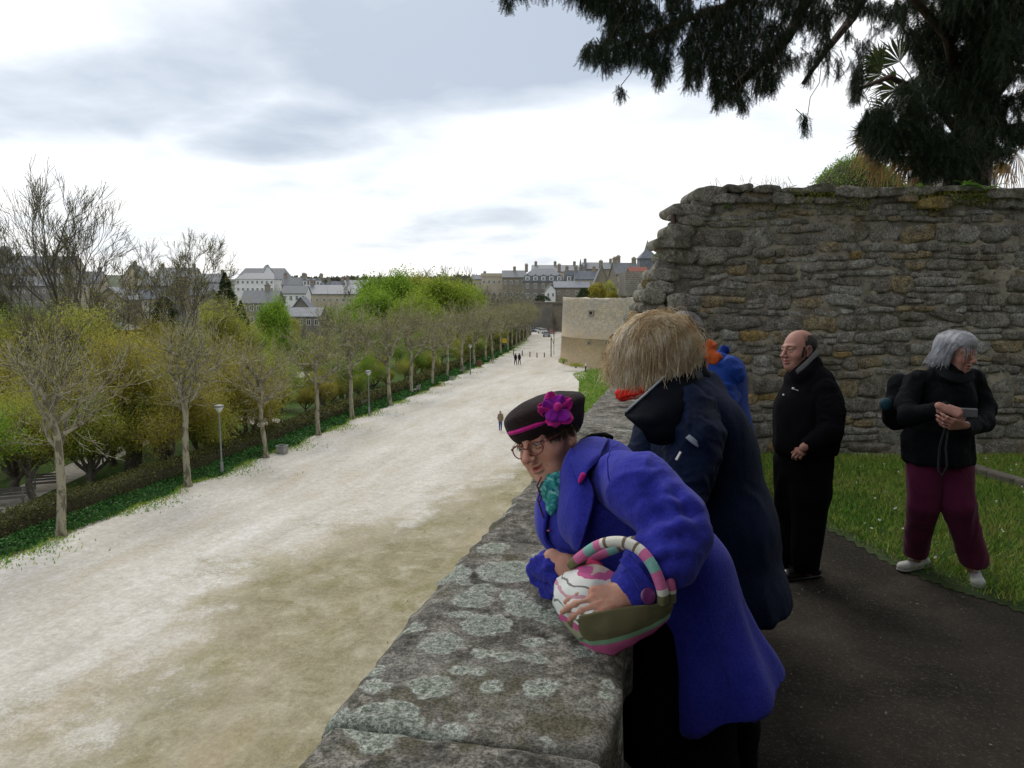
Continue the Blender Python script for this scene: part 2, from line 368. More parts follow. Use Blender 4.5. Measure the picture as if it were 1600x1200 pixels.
# promenade sheet
vv = np.concatenate([np.linspace(-25, 130, 63), np.linspace(133, 246, 40)]); V = []; 
for v in vv:
    L_ = tree_line(max(v, 0)) - .55; r_ = right_line(v) + (3 if v >= 98 else 0)
    for t in np.linspace(0, 1, 24): V.append((L_ + (r_ - L_) * t, v, ZP))
nx, ny = len(vv), 24; idx = np.arange(nx * ny).reshape(nx, ny); F = np.stack([idx[:-1, :-1], idx[:-1, 1:], idx[1:, 1:], idx[1:, :-1]], -1).reshape(-1, 4)
V = np.array(V); V[:, 2] += .05 * vn(V * np.array((1, 1, 0)), .3, 4)
tag(ob('promenade', npmesh('promenade', V, F, True), M_gravel), 'broad pale gravel promenade below the rampart', kind='structure')
# bank under the hedge joining promenade and park
V = [];
for v in vv:
    L_ = tree_line(max(v, 0)); V += [(L_ - .5, v, ZP + .02), (L_ - 2.6, v, ZP - .05), (L_ - 4.5, v, -9.9)]
idx = np.arange(nx * 3).reshape(nx, 3); F = np.stack([idx[:-1, :-1], idx[:-1, 1:], idx[1:, 1:], idx[1:, :-1]], -1).reshape(-1, 4)
M_bank = mat('bank_soil', (.045, .05, .02), (.10, .085, .045), 2, bump=.4)
tag(ob('verge_bank', npmesh('verge_bank', np.array(V), F, True), M_bank), 'earth verge under the hedge of the promenade', kind='structure')
# park paths
def strip(name, pts, wd, z, m, lab):
    V = []; pts = [np.array(p, float) for p in pts]
    for i, p in enumerate(pts):
        t = pts[min(i + 1, len(pts) - 1)] - pts[max(i - 1, 0)]; t /= np.linalg.norm(t); n_ = np.array((-t[1], t[0])) * wd / 2
        for q in (p + n_, p - n_): V.append((q[0], q[1], float(terrain_z(q[0], q[1])) + z))
    k_ = np.arange(len(pts) - 1) * 2; F = np.stack([k_, k_ + 1, k_ + 3, k_ + 2], 1)
    return tag(ob(name, npmesh(name, np.array(V), F), m), lab, kind='structure')
def Gp(px, py): return tuple(G(px, py, -9.7)[:2])
strip('park_path', [Gp(-60, 830), Gp(30, 775), Gp(120, 735), Gp(180, 705), Gp(260, 672), Gp(330, 655)], 2.6, .03, M_parkpath, 'pale path through the park on the left')
strip('park_path', [Gp(150, 615), Gp(220, 603), Gp(290, 612), Gp(360, 640), Gp(440, 668)], 3.0, .034, M_parkpath, 'curved pale path among the park lawns')
strip('park_path', [Gp(60, 645), Gp(180, 655), Gp(260, 650), Gp(420, 600), Gp(560, 560)], 3.0, .038, M_parkpath, 'narrow pale path crossing behind the yellow trees')
strip('park_path', [Gp(380, 572), Gp(470, 560), Gp(560, 553)], 9.0, .03, M_parkpath, 'small parking lane beyond the park')
# ---- rampart body and upper town plateau
def solid(name, poly, z0, z1, m, lab, kind=None, cat=None, top=None):
    mb = MB(); mb.prism([(p[0], p[1]) for p in poly], z0, z1, axis=2); o = mb.ob(name, m); tag(o, lab, cat, kind=kind)
    return o
solid('plateau', [(-.70, -25), (-.70, 118), (-6, 135), (-19.5, 137), (-37, 238), (-60, 246), (-95, 262), (-140, 330), (-180, 470), (320, 470), (320, -25)], -11, -.35, M_curtain, 'raised ground behind the town rampart', kind='structure')
M_turf = mat('rough_turf', (.04, .07, .018), (.11, .12, .04), 1.5)
V, F = npmesh, None
def sheet(name, poly, z, m, lab):
    me = bpy.data.meshes.new(name); me.from_pydata([(p[0], p[1], z) for p in poly], [], [tuple(range(len(poly)))]); return tag(ob(name, me, m), lab, kind='structure')
sheet('plateau_turf', [(-.6, -24), (-.6, 117.5), (-6, 134.5), (-19, 136.5), (-36.5, 237.5), (-60, 245), (-94, 261), (-139, 329), (-179, 469), (319, 469), (319, -24)], -.34, M_turf, 'rough turf on the raised town ground')
# terrace path & lawn (uneven sheets)
def usheet(name, x0, x1, y0, y1, n_, m, z, amp, lab, cut=None):
    xs = np.linspace(x0, x1, n_); ys = np.linspace(y0, y1, n_); gx, gy = np.meshgrid(xs, ys, indexing='ij')
    gz = z + amp * fbm(np.stack([gx, gy, gx * 0], -1), .8, 3)
    V = np.stack([gx, gy, gz], -1).reshape(-1, 3); idx = np.arange(n_ * n_).reshape(n_, n_); F = np.stack([idx[:-1, :-1], idx[1:, :-1], idx[1:, 1:], idx[:-1, 1:]], -1).reshape(-1, 4)
    if cut is not None:
        cen = V[F].mean(1); F = F[cut(cen)]
    return tag(ob(name, npmesh(name, V, F, True), m), lab, kind='structure')
usheet('terrace_path', -.15, 14, -6, 14, 90, M_path, 0, .012, 'dark gritty path along the top of the rampart')
# lawn edge curve from the photograph
le = [G(x, y, 0) for x, y in ((1130, 735), (1180, 765), (1240, 800), (1300, 832), (1355, 862), (1410, 890), (1470, 912), (1540, 938), (1600, 962), (1700, 1010), (1900, 1090))]
LEX = np.array([p[0] for p in le]); LEY = np.array([p[1] for p in le])
def inlawn(c): return (c[:, 1] > np.interp(c[:, 0], LEX, LEY, left=LEY[0]) + .08 * vn(c * np.array((1, 1, 0)), 2.5, 9))
usheet('terrace_lawn', .6, 10, 2.5, 11, 200, M_lawnsoil, .005, .012, 'green lawn on the rampart terrace', cut=inlawn)
def blades(name, P, hgt, wid, rng, m, lab, kind='stuff', z0=0.02, cat='grass'):
    n_ = len(P); a = rng.uniform(0, 2 * math.pi, n_); lean = rng.normal(0, .45, (n_, 2)); h = hgt * rng.uniform(.5, 1.4, n_)
    d = np.stack([np.cos(a), np.sin(a), 0 * a], 1) * (wid * rng.uniform(.7, 1.3, n_))[:, None]
    tip = np.stack([lean[:, 0] * h, lean[:, 1] * h, h], 1)
    V = np.stack([P - d, P + d, P + tip], 1).reshape(-1, 3)
    o = ob(name, npmesh(name, V, np.arange(3 * n_).reshape(-1, 3)), m); return tag(o, lab, None if kind == 'structure' else cat, kind=kind)
rng = np.random.default_rng(5)
P = np.stack([rng.uniform(.6, 7.5, 330000), rng.uniform(3, 10.5, 330000), np.full(330000, .02)], 1); P = P[inlawn(P)]
# thinner, patchy near the edge
e_ = P[:, 1] - np.interp(P[:, 0], LEX, LEY, left=LEY[0]); P = P[(e_ > .35) | (rng.uniform(size=len(P)) < e_ * 2.4)]
dd = (P[:, :2] - CAM[:2]) @ FH[:2]; P = P[(dd < 9.2)]
P[:, 2] += .012 * fbm(P * np.array((1, 1, 0)), .8, 3)
blades('lawn_grass', P[:170000], .042, .0042, rng, M_grass, 'short green grass of the rampart lawn')
sel = rng.choice(len(P), 260); Pd = P[sel] + np.array((0, 0, .045)); Pd = Pd[(Pd[:, 0] > 1.5)]
V, F = leafq(np.repeat(Pd, 4, 0), .016, rng, 1.0, up=0); tag(ob('lawn_daisies', npmesh('lawn_daisies', V, F), M_daisy), 'tiny white daisies scattered in the terrace lawn', 'daisy', kind='stuff')
# stone kerb on the lawn at the right
M_stone = mat('kerb_stone', (.13, .115, .09), (.24, .215, .17), 9, bump=.6, bscale=50)
ke = empty('stone_kerb', G(1560, 745, 0), 'low stone kerb crossing the lawn at the right edge', 'kerb')
kp = [G(1505, 727, .05), G(1548, 742, .05), G(1590, 754, .05), G(1640, 768, .05), G(1700, 785, .05)]
for a, b_ in zip(kp[:-1], kp[1:]):
    t = b_ - a; L_ = np.linalg.norm(t[:2]); an = math.atan2(t[1], t[0]); mb = MB().box(.01, L_ - .01, -.07, .07, -.06, .05)
    mb.ob('kerb_stone', M_stone, ke, bevel=.015, M_=Matrix.Translation(a) @ Matrix.Rotation(an, 4, 'Z'))
# grass slope at the foot of the rampart
ed = [G(x, y, ZP) for x, y in ((905, 760), (880, 700), (893, 668), (890, 640), (904, 612), (905, 596), (893, 585), (915, 580))]
ey = np.array([p[1] for p in ed]); ex = np.array([p[0] for p in ed]); o_ = np.argsort(ey); ey, ex = ey[o_], ex[o_]
ny_ = 80; V = []
ysl = np.linspace(20, 114, ny_)
for y in ysl:
    x0 = float(np.interp(y, ey, ex)) if y > ey[0] else float(ex[0] * (y / ey[0]) - 1.2 * (1 - y / ey[0]))
    for t in np.linspace(0, 1, 12): V.append((x0 + (-.68 - x0) * t, y, ZP + .01 + 1.5 * max(0, t - .08) ** 1.3 * min(1, (y - 19) / 30)))
idx = np.arange(ny_ * 12).reshape(ny_, 12); F = np.stack([idx[:-1, :-1], idx[:-1, 1:], idx[1:, 1:], idx[1:, :-1]], -1).reshape(-1, 4)
V = np.array(V); M_slope = mat('slope_turf', (.045, .12, .012), (.09, .20, .02), 1.2, bump=.6, bscale=12, bdist=.1)
tag(ob('grass_slope', npmesh('grass_slope', V, F, True), M_slope), 'bright green grass slope at the foot of the rampart', kind='structure')
q = V[F[rng.integers(0, len(F), 60000)]]; uu = rng.uniform(size=(60000, 2, 1)); Pq = (q[:, 0] * (1 - uu[:, 0]) + q[:, 1] * uu[:, 0]) * (1 - uu[:, 1]) + (q[:, 3] * (1 - uu[:, 0]) + q[:, 2] * uu[:, 0]) * uu[:, 1]
blades('slope_grass', Pq, .22, .035, rng, M_grass, 'longer green grass growing on the slope under the rampart')
# tufts along the foot of the rampart and scattered weeds on the gravel
n_ = 26000; y_ = rng.uniform(20, 62, n_); x_ = -.8 - rng.exponential(1.3, n_); Pq = np.stack([x_, y_, np.full(n_, ZP + .02)], 1)
Pq = Pq[fbm(Pq, .35, 5) > -.12]; blades('foot_weeds', Pq, .07, .03, rng, leafmat('weed_blade', (.06, .085, .02), (.15, .16, .05), (.27, .22, .09), .2), 'thin olive weeds at the foot of the rampart wall')
# ================================================================== PARAPET
PATCH = [(600, 1125, .105), (675, 1070, .06), (790, 1025, .035), (845, 1072, .05), (765, 1072, .035), (690, 1005, .07), (755, 1020, .03), (520, 1120, .06), (582, 1047, .035), (760, 975, .09), (820, 950, .07), (740, 935, .08),
         (870, 960, .07), (700, 890, .10), (790, 890, .12), (850, 870, .06), (770, 855, .07), (755, 918, .05), (915, 1015, .04), (950, 1065, .03), (720, 960, .04), (830, 1000, .03), (835, 1025, .035), (900, 935, .05), (800, 930, .05), (640, 980, .04), (590, 1165, .04)]
s = NT('lichen_granite')
n_f = s.noise(26, 8, .72); n_m = s.noise(6, 6, .7); spk = s.noise(140, 3, .8)
c = s.ramp(s.math('ADD', s.math('MULTIPLY', n_f, .55), s.math('MULTIPLY', n_m, .45)), [(.40, (.040, .037, .032)), (.5, (.125, .118, .10)), (.60, (.30, .285, .25))])
c = s.mix(s.ramp(s.noise(2.2, 5, .6), [(.5, 0.), (.7, .55)]), c, (.24, .235, .21))
c = s.mix(s.ramp(s.noise(3.3, 6, .65, s.co((1, 1, 1), (9, 2, 0))), [(.56, 0.), (.64, .6)]), c, (.065, .058, .02))
wob = s.noise(14, 5, .65); wob2 = s.noise(70, 4, .7)
best = None
for (px, py, r_) in PATCH:
    q = s.n('ShaderNodeVectorMath', operation='DISTANCE'); g = G(px, py, 1.0); q.inputs[1].default_value = tuple(g)
    s.L(s.tc.outputs['Object'], q.inputs[0]); dd = s.math('SUBTRACT', q.outputs['Value'], r_ * .82)
    best = dd if best is None else s.math('SMOOTH_MIN', best, dd, .008)
vd = s.vor(7.5, s.co((1, 1, .2), (3, 1, 0))); vc = s.vor(7.5, s.co((1, 1, .2), (3, 1, 0)), out_='Color')
small = s.math('SUBTRACT', s.math('MULTIPLY', vd, 1 / 7.5), s.math('MULTIPLY_ADD', vc, .055, -.008))
best = s.math('MINIMUM', best, small)
best = s.math('ADD', best, s.math('ADD', s.math('MULTIPLY', s.math('SUBTRACT', wob, .5), .11), s.math('MULTIPLY', s.math('SUBTRACT', wob2, .5), .05)))
inside = s.ramp(s.math('MULTIPLY_ADD', best, -70.0, .5), [(.2, 0.), (.8, 1.)])
rim = s.ramp(s.math('ABSOLUTE', s.math('ADD', best, .006)), [(.001, 1.), (.009, 0.)])
lic = s.ramp(s.noise(55, 6, .75), [(.38, (.125, .15, .12)), (.60, (.34, .37, .32))])
c = s.mix(s.math('MULTIPLY', inside, s.ramp(s.noise(34, 5, .7), [(.34, .60), (.52, 1.)])), c, lic); c = s.mix(s.math('MULTIPLY', s.math('MULTIPLY', rim, s.ramp(s.noise(30, 4, .7), [(.42, .1), (.58, 1.)])), .8), c, (.46, .48, .43))
c = s.mix(.9, c, s.ramp(spk, [(.40, (.22, .22, .22)), (.60, (.76, .76, .76))]), 'OVERLAY')
s.bump(s.math('ADD', s.math('ADD', n_f, s.math('MULTIPLY', spk, .4)), s.math('MULTIPLY', inside, .25)), .9, .012)
M_coping = s.fin(c, .93, .15)
par = empty('parapet', (-.42, 3, 0), 'low lichen covered granite parapet that people lean on', 'parapet')
def slab(x0, x1, y0, y1, z0, z1, seed, n_=26, m_=44):
    """rough hewn slab with worn arrises: dense top, closed sides"""
    a = np.linspace(0, 1, n_); b_ = np.linspace(0, 1, m_); A, B = np.meshgrid(a, b_, indexing='ij')
    x = x0 + (x1 - x0) * A; y = y0 + (y1 - y0) * B
    P = np.stack([x, y, 0 * x], -1)
    ex_ = np.minimum(A, 1 - A) * (x1 - x0); ey_ = np.minimum(B, 1 - B) * (y1 - y0)
    wob = .012 * vn(P, 6, seed) + .008 * vn(P, 18, seed + 1)
    x = x + np.where(A < .02, wob * 1.6, 0) + np.where(A > .98, wob * 1.2, 0)
    z = z1 + .007 * fbm(P, 5, seed + 2) + .0022 * vn(P, 50, seed + 3) - .022 * np.exp(-np.maximum(ex_ + wob, 0) / .010) - .016 * np.exp(-np.maximum(ey_ + wob * .5, 0) / .006)
    V = np.stack([x, y, z], -1).reshape(-1, 3); idx = np.arange(n_ * m_).reshape(n_, m_)
    F = [np.stack([idx[:-1, :-1], idx[1:, :-1], idx[1:, 1:], idx[:-1, 1:]], -1).reshape(-1, 4)]
    ring = np.concatenate([idx[:, 0], idx[-1, 1:], idx[-2::-1, -1], idx[0, -2:0:-1]]); Vb = V[ring].copy(); Vb[:, 2] = z0
    Vb[:, 0] += .01 * vn(Vb, 9, seed); n0 = len(V); k = len(ring); bi = n0 + np.arange(k)
    F.append(np.stack([ring, np.roll(ring, -1), np.roll(bi, -1), bi], 1)[:, ::-1])
    return np.concatenate([V, Vb]), F
ys_ = [-1.2, -.25, .60, 1.37, 2.62, 3.55, 4.75, 5.8, 6.9, 8.1, 8.85]
for i in range(len(ys_) - 1):
    V, F = slab(-.725 + .012 * ((i * 7) % 3 - 1) - 0, -.115 + .006 * ((i * 5) % 3 - 1), ys_[i] + .004, ys_[i + 1] - .004, .80, 1.0 + .006 * ((i * 3) % 4 - 1.5), 40 + i, m_=int((ys_[i + 1] - ys_[i]) * 42))
    ob('coping_stone', npmesh('coping_stone', V, F, True), M_coping, par)
M_core = masonry('parapet_masonry', (.10, .09, .075), (.075, .068, .055), (.06, .055, .05), bw=.4, rh=.2, mortar=(.08, .07, .05))
MB().box(-.69, -.15, -1.2, 8.85, -.02, .80).ob('parapet_body', M_core, par)
mb = MB().box(-.735, -.55, -24, 112, -9.6, -.03); tag(mb.ob('rampart_wall', M_curtain), 'tall outer face of the town rampart below the parapet', 'wall')
# ================================================================== OLD RUBBLE WALL
s = NT('rubble_stone'); r_ = s.isl()
base = s.ramp(r_, [(.0, (.27, .25, .21)), (.2, (.34, .32, .27)), (.4, (.42, .40, .35)), (.58, (.30, .265, .21)), (.76, (.40, .32, .19)), (.90, (.48, .34, .14)), (.96, (.50, .49, .45))], 'CONSTANT')
nn = s.noise(11, 7, .7); c = s.mix(s.ramp(nn, [(.40, .1), (.58, 1.)]), s.mix(.65, base, (.05, .046, .036)), base)
c = s.mix(s.ramp(s.noise(4.2, 6, .7), [(.5, 0.), (.66, .75)]), c, s.ramp(s.noise(40, 5, .75), [(.40, (.17, .165, .15)), (.60, (.52, .51, .48))]))
c = s.mix(s.ramp(s.noise(1.7, 5, .6, s.co((1, 1, 1), (5, 5, 5))), [(.52, 0.), (.68, .7)]), c, (.11, .085, .03))
c = s.mix(s.ramp(s.vor(13, s.co((1, 1, 1), (0, 0, 3))), [(.10, .85), (.17, 0.)]), c, s.mix(s.ramp(s.noise(1.2, 2), [(.45, 0.), (.6, 1.)]), c, (.36, .36, .34)))
c = s.mix(.9, c, s.ramp(s.noise(55, 4, .8), [(.40, (.22, .22, .22)), (.60, (.74, .74, .74))]), 'OVERLAY')
s.bump(s.math('ADD', s.noise(20, 8, .78), s.math('MULTIPLY', s.noise(90, 3, .7), .4)), 1.0, .03); M_rubble = s.fin(c, .93, .12)
M_mortar = (lambda s: (s.bump(s.noise(30, 7, .75), 1.0, .03), s.fin(s.ramp(s.noise(3, 7, .7), [(.38, (.16, .145, .115)), (.5, (.30, .27, .21)), (.62, (.46, .41, .31))]), .95, .1))[1])(NT('old_mortar'))
WD = 8.72                              # distance of the wall plane ahead of the camera
def W(a, h_, off=0.0):                 # a metres to the right of the view axis, height, off towards the viewer
    return CAM * np.array((1, 1, 0)) + FH * (WD - off) + RV * a + np.array((0, 0, h_))
# left silhouette of the wall: metres right of axis for a given height
def wpx(px, py):
    v = FV + RV * (px - 800) / FPX + UV_ * (600 - py) / FPX; t = WD / (v @ FH); p = v * t; return float(p @ RV), float(CAM[2] + p[2])
sil = [wpx(x, y) for x, y in ((1081, 296), (1081, 320), (1048, 322), (1048, 336), (1062, 337), (1062, 352), (1044, 354), (1044, 369), (1027, 371), (1027, 387), (1036, 389), (1034, 402), (1020, 420), (1010, 440), (1005, 462), (990, 480), (980, 500), (975, 560), (960, 700))]
SH = np.array([p[1] for p in sil])[::-1]; SA = np.array([p[0] for p in sil])[::-1]
def left_at(h_): return float(np.interp(h_, SH, SA))
TOPH = wpx(1300, 296)[1]; RIGHT = 8.6
wall = empty('rubble_wall', W(3, 0), 'high weathered rubble stone wall with a crumbled stepped left end', 'wall')
def to_world(V): return CAM * np.array((1, 1, 0)) + np.outer(V[:, 0], RV) + np.outer(WD - V[:, 1], FH) + np.outer(V[:, 2], (0, 0, 1.))
# mortar body with rough face
na, nh = 150, 70; A, H = np.meshgrid(np.linspace(0, 1, na), np.linspace(0, 1, nh), indexing='ij')
hh = H * (TOPH - .08); la = np.interp(hh, SH, SA) + .07; aa = la + (RIGHT - la) * A
Pn = np.stack([aa, hh, 0 * aa], -1); off = -.016 + .026 * fbm(Pn, 3.5, 21, 4) + .012 * vn(Pn, 16, 22)
Vf = np.stack([aa, off, hh], -1).reshape(-1, 3); idx = np.arange(na * nh).reshape(na, nh)
F = [np.stack([idx[:-1, :-1], idx[1:, :-1], idx[1:, 1:], idx[:-1, 1:]], -1).reshape(-1, 4)]
ring = np.concatenate([idx[:, 0], idx[-1, 1:], idx[-2::-1, -1], idx[0, -2:0:-1]]); Vb = Vf[ring].copy(); Vb[:, 1] = -.62; k = len(ring); bi = len(Vf) + np.arange(k)
F += [np.stack([ring, bi, np.roll(bi, -1), np.roll(ring, -1)], 1)]
o = ob('mortar_bed', npmesh('mortar_bed', to_world(np.concatenate([Vf, Vb])), F, True), M_mortar, wall)
def stone(w_, h_, d, seed, nx=9, nz=6):
    """one rough stone, front face toward +y (a, off, h), 1 island, about 50 faces"""
    a = np.linspace(-1, 1, nx); b_ = np.linspace(-1, 1, nz); A, B = np.meshgrid(a, b_, indexing='ij')
    # superellipse rounding of the outline
    rr = (np.abs(A) ** 3 + np.abs(B) ** 3) ** (1 / 3); mx_ = np.maximum(np.abs(A), np.abs(B)); kf = np.where(rr > 0, (mx_ / np.maximum(rr, 1e-6)) * .8 + .2, 1)
    P = np.stack([A * kf * w_ / 2, B * kf * h_ / 2, 0 * A], -1); q = P + seed * 3.7
    wob = .20 * min(w_, h_); P[..., 0] += wob * vn(q, 7, seed) * mx_; P[..., 1] += wob * vn(q + 9, 7, seed + 1) * mx_
    dep = d * (1 - .9 * mx_ ** 7) + .014 * fbm(q, 9, seed + 2) + .013 * vn(q, 26, seed + 3)
    V = np.stack([P[..., 0], dep, P[..., 1]], -1).reshape(-1, 3); idx = np.arange(nx * nz).reshape(nx, nz)
    F = [np.stack([idx[:-1, :-1], idx[1:, :-1], idx[1:, 1:], idx[:-1, 1:]], -1).reshape(-1, 4)]
    ring = np.concatenate([idx[:, 0], idx[-1, 1:], idx[-2::-1, -1], idx[0, -2:0:-1]]); Vb = V[ring].copy(); Vb[:, 1] = -.10; k = len(ring); bi = len(V) + np.arange(k)
    F += [np.stack([ring, bi, np.roll(bi, -1), np.roll(ring, -1)], 1)]
    return np.concatenate([V, Vb]), F
rs = np.random.default_rng(11); placed = []
h_ = .0; row = 0
while h_ < TOPH - .08:
    rh = float(rs.choice([.075, .10, .12, .14, .16, .19, .23])); 
    if h_ < .3: rh = .2
    rh = min(rh, TOPH - h_)
    a = left_at(h_ + rh / 2) + rs.uniform(-.02, .03)
    if row % 2: a += 0
    while a < RIGHT:
        w_ = float(rs.gamma(5, .38) * rh * (1.25 if rh < .12 else .95) + rs.uniform(.02, .1)); w_ = min(max(w_, .10), .60)
        if rh > .13 and rs.uniform() < .34:      # two thin stones one over the other
            t = rs.uniform(.38, .6)
            placed.append((a + w_ / 2, h_ + rh * t / 2, w_, rh * t)); placed.append((a + w_ / 2, h_ + rh * (1 + t) / 2, w_, rh * (1 - t)))
        elif rs.uniform() < .05 and rh < .16:
            placed.append((a + w_ / 2, h_ + rh * .8, w_, rh * 1.5))
        else: placed.append((a + w_ / 2, h_ + rh / 2, w_, rh))
        a += w_
    h_ += rh; row += 1
vis = []; rest = []
def vis_px(a, h_):
    p = W(a, h_) - CAM; d = p @ FV; return 800 + FPX * (p @ RV) / d, 600 - FPX * (p @ UV_) / d
for i, (a, h_, w_, rh) in enumerate(placed):
    px, py = vis_px(a, h_); (vis if (px < 1625 and py < 722) else rest).append((w_ * rh, i, a, h_, w_, rh))
vis.sort(reverse=True); rest += vis[288:]; vis = vis[:288]
def mkstone(i, a, h_, w_, rh):
    V, F = stone(w_ + rs.uniform(-.012, .008), rh + rs.uniform(-.012, .006), float(rs.uniform(.004, .034)), i)
    rot = rs.normal(0, .055); c_, s_ = math.cos(rot), math.sin(rot); x = V[:, 0] * c_ - V[:, 2] * s_; z = V[:, 0] * s_ + V[:, 2] * c_
    hh_ = h_ + .022 * math.sin(a * 2.3 + h_ * 2) + .03 * math.sin(a * .9 + h_) + rs.normal(0, .006)
    return np.stack([x + a, V[:, 1] - .012, z + hh_], 1), F
for (_, i, a, h_, w_, rh) in vis:
    V, F = mkstone(i, a, h_, w_, rh); ob('stone', npmesh('stone', to_world(V), F, True), M_rubble, wall)
parts = [mkstone(i, a, h_, w_, rh) for (_, i, a, h_, w_, rh) in rest if a < RIGHT]
V, F = join(parts); tag(ob('small_stones', npmesh('small_stones', to_world(V), F, True), M_rubble, wall), kind='stuff')
# flat capping stones and big end stones
s = NT('cap_stone'); c = s.mix(s.ramp(s.noise(5, 5, .65), [(.4, 0.), (.6, 1.)]), s.ramp(s.noise(20, 6, .7), [(.40, (.12, .11, .09)), (.60, (.32, .30, .26))]), (.30, .285, .24)); s.bump(s.noise(35, 6, .7), .9, .02)
c = s.mix(s.ramp(s.noise(2.6, 4, .6), [(.55, 0.), (.7, .7)]), c, (.10, .085, .04)); c = s.mix(.9, c, s.ramp(s.noise(55, 4, .8), [(.40, (.22, .22, .22)), (.60, (.74, .74, .74))]), 'OVERLAY'); c = s.mix(s.ramp(s.noise(3.1, 6, .7, s.co((1, 1, 1), (2, 8, 1))), [(.48, 0.), (.58, .6)]), c, (.07, .06, .035)); M_cap = s.fin(c, .93, .12)
def block(a0, a1, h0, h1, o0, o1, seed, name='end_stone', m=None, parent=None):
    V, F = stone(a1 - a0, h1 - h0, 0.0, seed, 9, 6); V[:, 1] = np.where(V[:, 1] < -.09, -1, V[:, 1]); fr = V[:, 1] > -.5
    V[fr, 1] = o1 + V[fr, 1] * 1.2; V[~fr, 1] = o0; V[:, 0] += (a0 + a1) / 2; V[:, 2] += (h0 + h1) / 2
    return ob(name, npmesh(name, to_world(V), F, True), m or M_cap, parent or wall)
def bpx(x0, y0, x1, y1, seed, o0=-.6, o1=.05, **k):
    a0, h1 = wpx(x0, y0); a1, h0 = wpx(x1, y1); return block(a0, a1, h0, h1, o0, o1, seed, **k)
bpx(1081, 294, 1135, 320, 1); bpx(1046, 320, 1110, 338, 2); bpx(1060, 337, 1100, 353, 3); bpx(1042, 352, 1082, 371, 4); bpx(1025, 369, 1078, 389, 5, o1=.1)
bpx(1034, 388, 1090, 412, 6); bpx(1080, 383, 1132, 414, 17, o1=.03); bpx(1018, 420, 1062, 440, 7, o1=.08); bpx(1010, 440, 1050, 458, 8, o1=.12); bpx(1002, 452, 1035, 474, 9, o1=.22); bpx(996, 474, 1036, 490, 10, o1=.2); bpx(988, 488, 1020, 508, 31, o1=.22); bpx(1036, 458, 1064, 500, 12, o1=.35)
bpx(986, 506, 1062, 560, 13, o1=.2); bpx(984, 555, 1060, 640, 14, o1=.2)
x = 1130; sd_ = 60
while x < 1640:
    wd = rs.uniform(28, 95); y0 = 291 + rs.uniform(-3, 5); bpx(x, y0, min(x + wd, 1640), y0 + rs.uniform(8, 16), sd_, o0=-.6, o1=rs.uniform(.03, .14), name='capping_stone'); x += wd * .97; sd_ += 1
x = 1115
while x < 1640:
    wd = rs.uniform(24, 70); y0 = 303 + rs.uniform(-3, 6); bpx(x, y0, x + wd, y0 + rs.uniform(9, 20), sd_, o0=-.5, o1=rs.uniform(.02, .10), name='capping_stone', m=M_rubble); x += wd; sd_ += 1
M_iron = mat('rusty_iron', (.05, .035, .03), (.10, .06, .045), 30, .7, .3)
a, h0 = wpx(1052, 352); _, h1 = wpx(1052, 337)
o = MB().tube([W(a, h0 - .02, .0), W(a, h1 + .02, .0)], .028, 8).ob('iron_bar', M_iron, wall)
# ================================================================== ROUND BASTION
tw = empty('bastion', (-5, 128, ZP), 'broad round stone bastion projecting from the rampart beside the promenade', 'tower')
TC = (-5.2, 128.0); TR = 15.0
k = 140; V = []; prof = [(1.035, ZP - .6), (1.012, ZP + 1.5), (1.003, -4.6), (1.008, -4.58), (1.008, -4.46), (1.001, -4.44), (.996, -1), (.99, 1.3), (.992, 1.75), (.90, 1.78), (.90, .8)]
for r_, z in prof:
    for j in range(k):
        an = 2 * math.pi * j / k; p = np.array((math.cos(an) * TR * r_, math.sin(an) * TR * r_, z)); dz = .14 * vn(p[None], .5, 3)[0] + (.22 * vn(p[None], 1.3, 5)[0] if z > 1.5 else 0)
        V.append((TC[0] + p[0] * (1 + .004 * vn(p[None], .3, 8)[0]), TC[1] + p[1], z + (dz if z > 1.2 else 0)))
idx = np.arange(len(V)).reshape(len(prof), k); nxt = np.roll(idx, -1, 1); F = np.stack([idx[:-1], nxt[:-1], nxt[1:], idx[1:]], -1).reshape(-1, 4)
ob('bastion_wall', npmesh('bastion_wall', np.array(V), F, False), M_tower, tw)
MB().lathe([(13.5, .9), (13.5, 1.0)], (TC[0], TC[1], 0), 48).ob('bastion_floor', M_turf, tw)
M_hole = mat('dark_opening', (.008, .008, .008), (.015, .014, .013), 5)
M_ash = mat('dressed_granite', (.19, .17, .13), (.29, .26, .20), 8, bump=.4)
def tower_window(px, py, w_, h_):
    g = FV + RV * (px - 800) / FPX + UV_ * (600 - py) / FPX; g2 = g / np.linalg.norm(g[:2]); oc = CAM[:2] - np.array(TC); bq = oc @ g2[:2]; t = -bq - math.sqrt(bq * bq - (oc @ oc - (TR * 1.0) ** 2)); p = CAM + g2 * t
    an = math.atan2(p[1] - TC[1], p[0] - TC[0]); T = Matrix.Translation((TC[0], TC[1], p[2])) @ Matrix.Rotation(an, 4, 'Z')
    fr = MB(); q = TR * 1.0; e2 = .22
    fr.box(q - .5, q + .2, -w_ / 2 - e2, w_ / 2 + e2, -h_ / 2 - .2, -h_ / 2); fr.box(q - .5, q + .22, -w_ / 2 - e2, w_ / 2 + e2, h_ / 2, h_ / 2 + .22)
    fr.box(q - .5, q + .16, -w_ / 2 - e2, -w_ / 2, -h_ / 2, h_ / 2); fr.box(q - .5, q + .16, w_ / 2, w_ / 2 + e2, -h_ / 2, h_ / 2)
    f = fr.ob('window_surround', M_ash, tw, M_=T); MB().box(q - .5, q + .12, -w_ / 2, w_ / 2, -h_ / 2, h_ / 2).ob('opening', M_hole, f, M_=T)
tower_window(924, 489, .55, .45); tower_window(921, 536, .25, .3); tower_window(944, 556, .35, .55); tower_window(948, 536, .15, .2)
